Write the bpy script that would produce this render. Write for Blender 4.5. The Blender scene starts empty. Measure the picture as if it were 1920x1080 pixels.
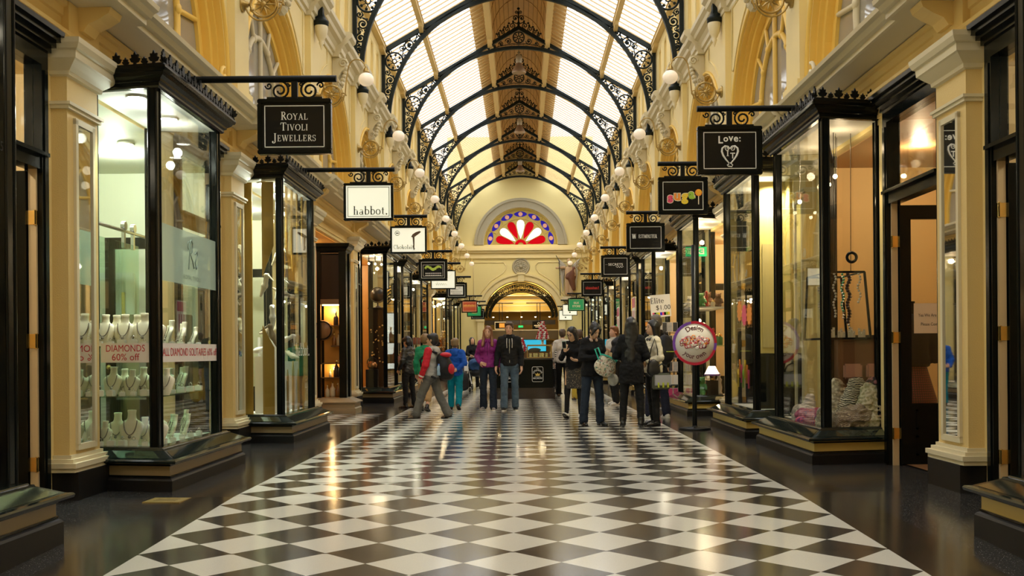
import bpy, bmesh, math, random
import numpy as np
from mathutils import Vector, Matrix
random.seed(7)
PI = math.pi
C = bpy.context.scene.collection
CAMX, CAMZ, F, VX, VY = 0.03, 1.165, 1950.0, 979.0, 660.0
def px(x, y, d):
    "point seen at photo position x, y at distance d down the arcade"
    return Vector(((x - VX) * d / F + CAMX, d, CAMZ + (VY - y) * d / F))

# ------------------------------------------------------------------ materials
MATS = {}
def mat(name, col, rough=0.5, metal=0.0, emit=0.0, ecol=None, coat=0.0, noise=0.0, nscale=8.0, bump=0.0, bscale=40.0, spec=0.5, sheen=0.0):
    if name in MATS: return MATS[name]
    m = bpy.data.materials.new(name); m.use_nodes = True
    nt = m.node_tree; b = nt.nodes['Principled BSDF']
    b.inputs['Base Color'].default_value = (*col, 1)
    b.inputs['Roughness'].default_value = rough
    b.inputs['Metallic'].default_value = metal
    b.inputs['Coat Weight'].default_value = coat
    b.inputs['Specular IOR Level'].default_value = spec
    if sheen: b.inputs['Sheen Weight'].default_value = sheen
    if emit:
        b.inputs['Emission Color'].default_value = (*(ecol or col), 1)
        b.inputs['Emission Strength'].default_value = emit
    if noise or bump:
        tc = nt.nodes.new('ShaderNodeTexCoord')
    if noise:
        n = nt.nodes.new('ShaderNodeTexNoise'); n.inputs['Scale'].default_value = nscale; n.inputs['Detail'].default_value = 4
        nt.links.new(tc.outputs['Object'], n.inputs['Vector'])
        r = nt.nodes.new('ShaderNodeMix'); r.data_type = 'RGBA'
        r.inputs[6].default_value = (*[max(0, c * (1 - noise)) for c in col], 1)
        r.inputs[7].default_value = (*[min(1, c * (1 + noise)) for c in col], 1)
        nt.links.new(n.outputs['Fac'], r.inputs[0]); nt.links.new(r.outputs[2], b.inputs['Base Color'])
    if bump:
        n2 = nt.nodes.new('ShaderNodeTexNoise'); n2.inputs['Scale'].default_value = bscale; n2.inputs['Detail'].default_value = 3
        nt.links.new(tc.outputs['Object'], n2.inputs['Vector'])
        bp = nt.nodes.new('ShaderNodeBump'); bp.inputs['Strength'].default_value = bump; bp.inputs['Distance'].default_value = 0.02
        nt.links.new(n2.outputs['Fac'], bp.inputs['Height']); nt.links.new(bp.outputs['Normal'], b.inputs['Normal'])
    MATS[name] = m
    return m
def glass(name, tint=(1, 1, 1), base=0.04, rough=0.0):
    "thin window glass: clear through, mirror-like at a glancing angle"
    if name in MATS: return MATS[name]
    m = bpy.data.materials.new(name); m.use_nodes = True
    nt = m.node_tree; nt.nodes.clear()
    out = nt.nodes.new('ShaderNodeOutputMaterial'); mix = nt.nodes.new('ShaderNodeMixShader')
    tr = nt.nodes.new('ShaderNodeBsdfTransparent'); tr.inputs['Color'].default_value = (*tint, 1)
    gl = nt.nodes.new('ShaderNodeBsdfGlossy'); gl.inputs['Roughness'].default_value = rough
    lw = nt.nodes.new('ShaderNodeLayerWeight'); lw.inputs['Blend'].default_value = 0.5
    p = nt.nodes.new('ShaderNodeMath'); p.operation = 'POWER'; p.inputs[1].default_value = 5
    ma = nt.nodes.new('ShaderNodeMath'); ma.operation = 'MULTIPLY_ADD'; ma.inputs[1].default_value = 1 - base; ma.inputs[2].default_value = base
    nt.links.new(lw.outputs['Facing'], p.inputs[0]); nt.links.new(p.outputs[0], ma.inputs[0])
    nt.links.new(ma.outputs[0], mix.inputs[0]); nt.links.new(tr.outputs[0], mix.inputs[1]); nt.links.new(gl.outputs[0], mix.inputs[2])
    nt.links.new(mix.outputs[0], out.inputs['Surface'])
    MATS[name] = m
    return m

# ------------------------------------------------------------------ mesh builder
KIDS = {}
class MB:
    def __init__(s): s.v = []; s.f = []; s.mi = []; s.sm = []; s.cur = 0; s.smooth = False
    def add(s, vs, fs, smooth=None):
        b = len(s.v); s.v.extend([tuple(p) for p in vs])
        sm = s.smooth if smooth is None else smooth
        for f in fs: s.f.append([b + i for i in f]); s.mi.append(s.cur); s.sm.append(sm)
        return s
    def m(s, i): s.cur = i; return s
    def box(s, x0, x1, y0, y1, z0, z1):
        vs = [(x, y, z) for x in (x0, x1) for y in (y0, y1) for z in (z0, z1)]
        return s.add(vs, [(0, 1, 3, 2), (4, 6, 7, 5), (0, 4, 5, 1), (2, 3, 7, 6), (0, 2, 6, 4), (1, 5, 7, 3)], False)
    def bevbox(s, x0, x1, y0, y1, z0, z1, b=0.01):
        bm = bmesh.new(); bmesh.ops.create_cube(bm, size=1)
        for v in bm.verts: v.co = Vector(((x0 + x1) / 2 + v.co.x * (x1 - x0), (y0 + y1) / 2 + v.co.y * (y1 - y0), (z0 + z1) / 2 + v.co.z * (z1 - z0)))
        bmesh.ops.bevel(bm, geom=bm.edges[:], offset=b, segments=2, affect='EDGES')
        return s.bm(bm)
    def bm(s, bm, M=None, smooth=None):
        bm.verts.ensure_lookup_table()
        vs = [(M @ v.co if M else v.co) for v in bm.verts]
        for i, v in enumerate(bm.verts): v.index = i
        s.add(vs, [[v.index for v in f.verts] for f in bm.faces], smooth); bm.free(); return s
    def prism(s, poly, fn, a0, a1, smooth=False):
        "poly 2-D points, fn(u,v,a) -> 3-D, extruded from a0 to a1"
        n = len(poly)
        vs = [fn(u, v, a0) for u, v in poly] + [fn(u, v, a1) for u, v in poly]
        fs = [list(range(n))[::-1], list(range(n, 2 * n))]
        b = len(s.v); s.add(vs, fs, False)
        s.f.extend([[b + i, b + (i + 1) % n, b + n + (i + 1) % n, b + n + i] for i in range(n)]); s.mi.extend([s.cur] * n); s.sm.extend([smooth] * n)
        return s
    def bar(s, p0, p1, w, h=None, up=(0, 0, 1)):
        h = h or w; p0 = Vector(p0); p1 = Vector(p1); d = (p1 - p0).normalized(); u = Vector(up)
        if abs(d.dot(u)) > 0.98: u = Vector((0, 1, 0))
        a = d.cross(u).normalized() * w / 2; b = a.cross(d).normalized() * h / 2
        vs = [p + x * a + y * b for p in (p0, p1) for x, y in ((-1, -1), (1, -1), (1, 1), (-1, 1))]
        return s.add(vs, [(3, 2, 1, 0), (4, 5, 6, 7), (0, 1, 5, 4), (1, 2, 6, 5), (2, 3, 7, 6), (3, 0, 4, 7)], False)
    def tube(s, pts, r, n=6, close=False, cap=True):
        pts = [Vector(p) for p in pts]; N = len(pts)
        rs = r if isinstance(r, (list, tuple)) else [r] * N
        vs = []; prev = None
        for i, p in enumerate(pts):
            if close: t = pts[(i + 1) % N] - pts[i - 1]
            else: t = pts[min(i + 1, N - 1)] - pts[max(i - 1, 0)]
            t.normalize()
            if prev is None:
                a = t.orthogonal().normalized()
            else:
                a = (prev - t * prev.dot(t))
                a = a.normalized() if a.length > 1e-6 else t.orthogonal().normalized()
            prev = a; b = t.cross(a)
            vs += [p + (a * math.cos(2 * PI * k / n) + b * math.sin(2 * PI * k / n)) * rs[i] for k in range(n)]
        fs = []
        for i in range(N if close else N - 1):
            j = (i + 1) % N
            fs += [(i * n + k, i * n + (k + 1) % n, j * n + (k + 1) % n, j * n + k) for k in range(n)]
        s.add(vs, fs, True)
        if cap and not close:
            s.add(vs[:n], [list(range(n))[::-1]], False); s.add(vs[-n:], [list(range(n))], False)
        return s
    def lathe(s, prof, c=(0, 0, 0), n=16, M=None, axis='z'):
        "prof: (r, h) list, turned about an axis"
        vs = []; c = Vector(c)
        for r, h in prof:
            for k in range(n):
                a = 2 * PI * k / n; p = Vector((r * math.cos(a), r * math.sin(a), h))
                if axis == 'x': p = Vector((p.z, p.x, p.y))
                if axis == 'y': p = Vector((p.x, p.z, p.y))
                if M: p = M @ p
                vs.append(p + c)
        fs = [(i * n + k, i * n + (k + 1) % n, (i + 1) * n + (k + 1) % n, (i + 1) * n + k) for i in range(len(prof) - 1) for k in range(n)]
        s.add(vs, fs, True)
        if prof[0][0] > 1e-4: s.add(vs[:n], [list(range(n))[::-1]], False)
        if prof[-1][0] > 1e-4 and not (prof[0][0] <= 1e-4 and abs(prof[-1][1] - prof[-2][1]) < 1e-6): s.add(vs[-n:], [list(range(n))], False)
        return s
    def ball(s, c, r, n=12, M=None):
        if not isinstance(r, (tuple, list)): r = (r, r, r)
        prof = [(math.sin(PI * i / (n - 2)), -math.cos(PI * i / (n - 2))) for i in range(n - 1)]
        prof[0] = (0.0, -1); prof[-1] = (0.0, 1)
        S = Matrix.Diagonal(Vector(r)); S = (M @ S) if M else S
        return s.lathe(prof, c, n, S)
    def ring(s, c, R, r, ax1=(1, 0, 0), ax2=(0, 0, 1), n=28, k=6, R2=None):
        c = Vector(c); a = Vector(ax1); b = Vector(ax2); R2 = R2 or R
        return s.tube([c + a * R * math.cos(2 * PI * i / n) + b * R2 * math.sin(2 * PI * i / n) for i in range(n)], r, k, True)
    def spiral(s, c, R, r, turns=1.6, start=0.0, dirn=1, ax1=(1, 0, 0), ax2=(0, 0, 1), n=26, k=5, inner=0.12):
        c = Vector(c); a = Vector(ax1); b = Vector(ax2)
        pts = []
        for i in range(n):
            t = i / (n - 1); q = R * (1 - t * (1 - inner)); an = start + dirn * turns * 2 * PI * t
            pts.append(c + a * q * math.cos(an) + b * q * math.sin(an))
        return s.tube(pts, r, k)
    def quad(s, *p): return s.add(p, [tuple(range(len(p)))], False)
    def data(s, name, mats):
        me = bpy.data.meshes.new(name); me.from_pydata(s.v, [], s.f)
        mats = mats if isinstance(mats, (list, tuple)) else [mats]
        for m_ in mats: me.materials.append(m_)
        if len(mats) > 1: me.polygons.foreach_set('material_index', s.mi)
        me.polygons.foreach_set('use_smooth', s.sm)
        me.update(); return me
    def build(s, name, mats, parent=None, loc=None):
        o = bpy.data.objects.new(name, s.data(name, mats)); C.objects.link(o)
        if parent is not None: o.parent = parent; KIDS.setdefault(parent.name, []).append(o)
        if loc is not None: o.location = loc
        return o
def weld(o, dist=1e-5):
    bm = bmesh.new(); bm.from_mesh(o.data); bmesh.ops.remove_doubles(bm, verts=bm.verts, dist=dist)
    bmesh.ops.recalc_face_normals(bm, faces=bm.faces); bm.to_mesh(o.data); bm.free(); return o
def tag(o, label=None, cat=None, group=None, kind=None):
    if label: o['label'] = label
    if cat: o['category'] = cat
    if group: o['group'] = group
    if kind: o['kind'] = kind
    return o
def thing(name, label, cat, loc=(0, 0, 0), rz=0.0, group=None):
    o = bpy.data.objects.new(name, None); C.objects.link(o); o.location = loc; o.rotation_euler = (0, 0, rz)
    o.empty_display_size = 0.2
    return tag(o, label, cat, group)
def dup(root, loc=None, rz=None, label=None, group=None, scale=None):
    "copy a thing, its parts and their sub-parts"
    def rec(o, parent):
        c = o.copy(); C.objects.link(c)
        if parent is not None: c.parent = parent; KIDS.setdefault(parent.name, []).append(c)
        for ch in KIDS.get(o.name, ()): rec(ch, c)
        return c
    r = rec(root, None)
    if loc is not None: r.location = loc
    if rz is not None: r.rotation_euler = (0, 0, rz)
    if scale is not None: r.scale = scale if isinstance(scale, (tuple, list)) else (scale,) * 3
    if label: r['label'] = label
    if group: r['group'] = group
    return r
def struct(name, mb, mats, parent=None):
    o = mb.build(name, mats, parent)
    if parent is None: o['kind'] = 'structure'
    return o
# ------------------------------------------------------------------ text
_TC = {}
def text_geo(body, bold=0.0):
    k = (body, bold)
    if k in _TC: return _TC[k]
    cu = bpy.data.curves.new('lettering', 'FONT'); cu.body = body; cu.size = 1.0; cu.align_x = 'CENTER'; cu.align_y = 'CENTER'
    cu.offset = bold; cu.resolution_u = 3; cu.fill_mode = 'FRONT'
    o = bpy.data.objects.new('lettering', cu); C.objects.link(o)
    dg = bpy.context.evaluated_depsgraph_get(); dg.update(); ev = o.evaluated_get(dg); me = ev.to_mesh()
    vs = [v.co.copy() for v in me.vertices]; fs = [list(p.vertices) for p in me.polygons]
    ev.to_mesh_clear(); bpy.data.objects.remove(o); bpy.data.curves.remove(cu)
    _TC[k] = (vs, fs); return vs, fs
def text(mb, body, c, size, ax=(1, 0, 0), up=(0, 0, 1), sx=1.0, bold=0.0, width=None, curve=None):
    "flat lettering centred on c, running along ax"
    vs, fs = text_geo(body, bold)
    c = Vector(c); a = Vector(ax); u = Vector(up)
    if width:
        w = max(v.x for v in vs) - min(v.x for v in vs); sx = width / (w * size)
    if curve:                                   # curve = radius; letters bent round a circle centred on c (positive: arched over, negative: cupped under)
        R = curve; out = []
        for v in vs:
            ang = v.x * size * sx / abs(R)
            if R > 0: r = R + v.y * size; out.append(c + a * r * math.sin(ang) + u * r * math.cos(ang))
            else: r = -R - v.y * size; out.append(c + a * r * math.sin(ang) - u * r * math.cos(ang))
        return mb.add(out, fs, False)
    return mb.add([c + a * v.x * size * sx + u * v.y * size for v in vs], fs, False)
# a small book-face alphabet of thick and thin strokes with feet
TK, TN = 0.13, 0.055
def _st(x, y0, y1, w=TK, foot=True, head=True):
    o = [('l', x, y0, x, y1, w)]
    if foot: o.append(('l', x - .14, y0 + .02, x + .14, y0 + .02, .045))
    if head: o.append(('l', x - .14, y1 - .02, x + .14, y1 - .02, .045))
    return o
GL = {
 'R': (.72, _st(.2, 0, 1) + [('a', .28, .76, .27, .235, -90, 90, TK * .9), ('l', .2, .975, .3, .975, TN), ('l', .2, .52, .3, .52, TN), ('l', .36, .52, .66, .02, TK), ('l', .58, .02, .78, .02, .045)]),
 'O': (.9, [('o', .45, .5, .36, .47, TK, TN)]), 'o': (.62, [('o', .31, .31, .24, .29, TK * .95, TN)]),
 'Y': (.78, [('l', .12, .98, .4, .48, TK), ('l', .68, .98, .4, .48, TN)] + _st(.4, 0, .5, head=False) + [('l', 0, .98, .24, .98, .045), ('l', .58, .98, .8, .98, .045)]),
 'A': (.84, [('l', .16, 0, .42, 1, TN), ('l', .42, 1, .7, 0, TK), ('l', .24, .34, .6, .34, TN), ('l', .04, .02, .28, .02, .045), ('l', .56, .02, .84, .02, .045)]),
 'L': (.66, _st(.2, 0, 1) + [('l', .2, .03, .6, .03, .06), ('l', .6, 0, .63, .26, TN)]),
 'T': (.74, _st(.37, 0, 1, head=False) + [('l', .04, .97, .7, .97, .06), ('l', .05, .98, .03, .74, TN), ('l', .69, .98, .71, .74, TN)]),
 'I': (.4, _st(.2, 0, 1)), 'V': (.8, [('l', .12, 1, .42, 0, TK), ('l', .42, 0, .68, 1, TN), ('l', 0, .98, .26, .98, .045), ('l', .56, .98, .8, .98, .045)]),
 'J': (.5, _st(.32, -.05, 1, foot=False) + [('a', .14, -.02, .18, .2, -150, 0, TK * .9), ('o', .03, -.06, .05, .05, .1, .1)]),
 'E': (.7, _st(.2, 0, 1) + [('l', .2, .03, .6, .03, .06), ('l', .2, .97, .58, .97, .06), ('l', .2, .52, .46, .52, TN), ('l', .6, 0, .63, .24, TN), ('l', .58, 1, .6, .78, TN), ('l', .46, .4, .46, .64, TN)]),
 'W': (1.1, [('l', .12, 1, .36, 0, TK), ('l', .36, 0, .56, .9, TN), ('l', .54, 1, .78, 0, TK), ('l', .78, 0, .98, 1, TN), ('l', 0, .98, .26, .98, .045), ('l', .42, .98, .68, .98, .045), ('l', .86, .98, 1.1, .98, .045)]),
 'S': (.62, [('a', .3, .74, .2, .22, 20, 270, TK * .8), ('a', .3, .27, .21, .25, -170, 90, TK * .8), ('l', .5, .98, .5, .72, TN), ('l', .1, .02, .1, .3, TN)]),
 'M': (1.0, _st(.16, 0, 1, w=TN) + _st(.82, 0, 1) + [('l', .18, 1, .48, .1, TK), ('l', .48, .1, .8, 1, TN)]),
 'N': (.86, _st(.16, 0, 1, w=TN) + _st(.72, 0, 1, w=TN, foot=False) + [('l', .16, 1, .72, 0, TK)]),
 'C': (.78, [('a', .42, .5, .33, .47, 45, 315, TK * .85), ('l', .68, .96, .68, .72, TN)]),
 'h': (.68, _st(.18, 0, 1, head=False) + _st(.52, 0, .42, head=False) + [('a', .35, .4, .17, .2, 0, 160, TN * 1.3), ('l', .06, .97, .2, .97, .045)]),
 'a': (.56, [('l', .42, .05, .42, .42, TK), ('a', .27, .42, .16, .18, 0, 150, TN * 1.2), ('o', .24, .16, .16, .15, TK * .7, TN), ('l', .42, .02, .54, .04, .05)]),
 'b': (.64, _st(.16, 0, 1, foot=False, head=False) + [('o', .35, .31, .22, .29, TK * .9, TN), ('l', .04, .97, .18, .97, .045)]),
 't': (.44, [('l', .2, .08, .2, .82, TK), ('l', .04, .57, .38, .57, .05), ('a', .3, .14, .1, .14, 180, 320, TN * 1.3)]),
 'k': (.66, _st(.18, 0, 1, head=False) + [('l', .2, .26, .5, .58, TN), ('l', .3, .36, .56, .02, TK), ('l', .06, .97, .2, .97, .045), ('l', .46, .02, .66, .02, .045), ('l', .38, .58, .6, .58, .045)]),
 'l': (.36, _st(.18, 0, 1, head=False) + [('l', .06, .97, .2, .97, .045)]), 'i': (.36, _st(.18, 0, .58, head=False) + [('l', .06, .57, .2, .57, .045), ('o', .18, .84, .05, .05, .1, .1)]),
 'e': (.58, [('a', .3, .31, .24, .29, 0, 320, TK * .9), ('l', .08, .33, .54, .33, TN)]),
 '.': (.3, [('o', .14, .07, .045, .045, .1, .1)]), ' ': (.4, []),
}
def serif(mb, body, c, size, ax=(1, 0, 0), up=(0, 0, 1), small=1.0, sx=1.0):
    "small < 1: the capitals after the first of each word are set smaller"
    a = Vector(ax); u = Vector(up); c = Vector(c)
    items = []; w = 0; first = True
    for ch in body:
        g = GL[ch]; sc = size if (first or small == 1.0) else size * small
        items.append((g, w, sc)); w += (g[0] + .06) * sc * sx; first = ch == ' '
    c = c - a * w / 2 - u * size * .45
    def P(x, y): return c + a * x + u * y
    for (gw, strokes), off, sc in items:
        for st in strokes:
            if st[0] == 'l':
                _, x0, y0, x1, y1, wd = st
                p, q = Vector((off + x0 * sc * sx, y0 * sc)), Vector((off + x1 * sc * sx, y1 * sc)); d = (q - p).normalized(); n_ = Vector((-d.y, d.x)) * wd * sc / 2
                mb.add([P(*(p - n_)), P(*(q - n_)), P(*(q + n_)), P(*(p + n_))], [(0, 1, 2, 3)], False)
            elif st[0] == 'a':
                _, cx, cy, rx, ry, a0, a1, wd = st; N = 14; vs = []
                for i in range(N + 1):
                    an = math.radians(a0 + (a1 - a0) * i / N); t = wd * (.45 + .55 * abs(math.cos(an)))
                    for sg in (-.5, .5): vs.append(P(off + (cx + (rx + sg * t) * math.cos(an)) * sc * sx, (cy + (ry + sg * t) * math.sin(an)) * sc))
                mb.add(vs, [(2 * i, 2 * i + 1, 2 * i + 3, 2 * i + 2) for i in range(N)], False)
            else:
                _, cx, cy, rx, ry, wk, wn = st; N = 20; vs = []
                for i in range(N):
                    an = 2 * PI * i / N; t = wn + (wk - wn) * abs(math.cos(an)) ** 1.2
                    for sg in (-.5, .5): vs.append(P(off + (cx + max(0, rx + sg * t) * math.cos(an)) * sc * sx, (cy + max(0, ry + sg * t) * math.sin(an)) * sc))
                mb.add(vs, [(2 * i, 2 * i + 1, (2 * i + 3) % (2 * N), (2 * i + 2) % (2 * N)) for i in range(N)], False)
    return mb
# ================================================================== THE ARCADE ITSELF
PITCH, P0 = 4.75, 8.7
def PY(k): return P0 + PITCH * k
JS, SS = 'on the jewellery-window side', 'on the scarf-window side'
SIDE = {-1: JS, 1: SS}
YB, YE = -5.55, 57.2                       # near and far end walls
NK = 10
CREAM = mat('cream wall paint', (.84, .68, .31), .55, noise=.07, nscale=1.5, bump=.05, bscale=60)
CREAM2 = mat('pale stone moulding paint', (.70, .62, .42), .5)
STUCCO = mat('textured cream pilaster paint', (.74, .55, .23), .6, bump=.25, bscale=120)
OCHRE = mat('arch gold with tracery light painted in', (.88, .58, .12), .45)
BLACK = mat('gloss black green shopfront paint', (.004, .0055, .005), .18, spec=.16)
IRON = mat('black painted iron', (.005, .006, .006), .38, spec=.15)
IRON2 = mat('dark green black truss paint', (.010, .015, .014), .42, spec=.2)
STONE = mat('black plinth stone', (.012, .0115, .011), .4, spec=.2, noise=.3, nscale=40)
WOOD = mat('warm varnished ridge boards', (.70, .46, .20), .5, noise=.12, nscale=3)
BARW = mat('tan painted glazing bars', (.60, .42, .19), .5)
GLASS = glass('shop window glass', (.97, .985, .975), .035)
GLASSR = glass('roof glass', (.94, .95, .94), .03)
MIRROR = mat('mirror silver', (.85, .86, .84), .02, metal=1.0)
BRASS = mat('polished brass', (.78, .55, .20), .25, metal=1.0)
DIM = mat('dim upper room', (.34, .27, .16), .8)
WHITE = mat('white paint', (.80, .80, .76), .5)

# ---- floor
def zf(y): return -0.028 * max(0.0, 8.5 - y) if y > 4 else -0.028 * 4.5
def floor_mat():
    m = bpy.data.materials.new('polished terrazzo floor'); m.use_nodes = True; nt = m.node_tree; L = nt.links.new
    b = nt.nodes['Principled BSDF']; tc = nt.nodes.new('ShaderNodeTexCoord'); sp = nt.nodes.new('ShaderNodeSeparateXYZ'); L(tc.outputs['Object'], sp.inputs[0])
    def M(op, a, b_=None, c=None):
        n = nt.nodes.new('ShaderNodeMath'); n.operation = op
        for i, q in enumerate((a, b_, c)):
            if q is None: continue
            if isinstance(q, (int, float)): n.inputs[i].default_value = q
            else: L(q, n.inputs[i])
        return n.outputs[0]
    w = 0.5747
    u = M('DIVIDE', M('ADD', sp.outputs[0], 2.336), w); v = M('DIVIDE', M('SUBTRACT', sp.outputs[1], 6.378), w)
    p = M('FLOOR', M('ADD', M('ADD', u, v), 100.0)); q = M('FLOOR', M('ADD', M('SUBTRACT', u, v), 300.0))
    chk = M('MODULO', M('ADD', p, q), 2.0)                       # one of the two tile colours
    inx = M('MULTIPLY', M('GREATER_THAN', sp.outputs[0], -2.336), M('LESS_THAN', sp.outputs[0], 2.262))
    ent = M('MULTIPLY', M('MULTIPLY', M('GREATER_THAN', sp.outputs[1], 17.0), M('LESS_THAN', sp.outputs[1], 19.9)), M('MULTIPLY', M('LESS_THAN', sp.outputs[0], -2.62), M('GREATER_THAN', sp.outputs[0], -3.9)))
    inx = M('MAXIMUM', inx, ent)
    white = M('MULTIPLY', inx, chk)
    # joints: straight cuts across the arcade
    j = M('LESS_THAN', M('ABSOLUTE', M('SUBTRACT', M('FRACT', M('DIVIDE', M('SUBTRACT', sp.outputs[1], 6.372 - 1.5), 3.0)), .5)), .0035)
    n1 = nt.nodes.new('ShaderNodeTexNoise'); n1.inputs['Scale'].default_value = 130; n1.inputs['Detail'].default_value = 2; L(tc.outputs['Object'], n1.inputs['Vector'])
    vo = nt.nodes.new('ShaderNodeTexVoronoi'); vo.inputs['Scale'].default_value = 75; L(tc.outputs['Object'], vo.inputs['Vector'])
    fleck = M('MULTIPLY', M('LESS_THAN', vo.outputs['Distance'], .22), M('GREATER_THAN', n1.outputs['Fac'], .52))
    n2 = nt.nodes.new('ShaderNodeTexNoise'); n2.inputs['Scale'].default_value = .9; L(tc.outputs['Object'], n2.inputs['Vector'])
    def mixc(f, a, b_):
        n = nt.nodes.new('ShaderNodeMix'); n.data_type = 'RGBA'
        if isinstance(f, (int, float)): n.inputs[0].default_value = f
        else: L(f, n.inputs[0])
        for i, q in ((6, a), (7, b_)):
            if isinstance(q, tuple): n.inputs[i].default_value = (*q, 1)
            else: L(q, n.inputs[i])
        return n.outputs[2]
    dark_tile = mixc(n1.outputs['Fac'], (.038, .034, .029), (.062, .057, .049))
    white_tile = mixc(n1.outputs['Fac'], (.60, .59, .52), (.72, .71, .63))
    granite = mixc(n1.outputs['Fac'], (.016, .016, .017), (.042, .041, .040)); granite = mixc(fleck, granite, (.30, .30, .29))
    strip = M('LESS_THAN', M('ABSOLUTE', M('ADD', sp.outputs[0], .037)), 2.72)
    edge = mixc(strip, granite, mixc(n1.outputs['Fac'], (.022, .018, .014), (.034, .028, .022)))
    base = mixc(inx, edge, mixc(white, dark_tile, white_tile))
    base = mixc(j, base, (.02, .018, .015))
    L(base, b.inputs['Base Color'])
    L(M('MULTIPLY_ADD', n2.outputs['Fac'], .10, .10), b.inputs['Roughness'])
    b.inputs['Specular IOR Level'].default_value = .32
    bp = nt.nodes.new('ShaderNodeBump'); bp.inputs['Strength'].default_value = .04; bp.inputs['Distance'].default_value = .01
    n3 = nt.nodes.new('ShaderNodeTexNoise'); n3.inputs['Scale'].default_value = 5; L(tc.outputs['Object'], n3.inputs['Vector']); L(n3.outputs['Fac'], bp.inputs['Height']); L(bp.outputs['Normal'], b.inputs['Normal'])
    return m
mb = MB(); ys = [YB, 0, 4, 5, 6, 7, 8, 8.5, 9, 20, 40, 80]
vs = [(x, y, zf(y)) for y in ys for x in (-12, 12)]
mb.add(vs, [(2 * i, 2 * i + 1, 2 * i + 3, 2 * i + 2) for i in range(len(ys) - 1)])
struct('floor', mb, floor_mat())

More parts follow.
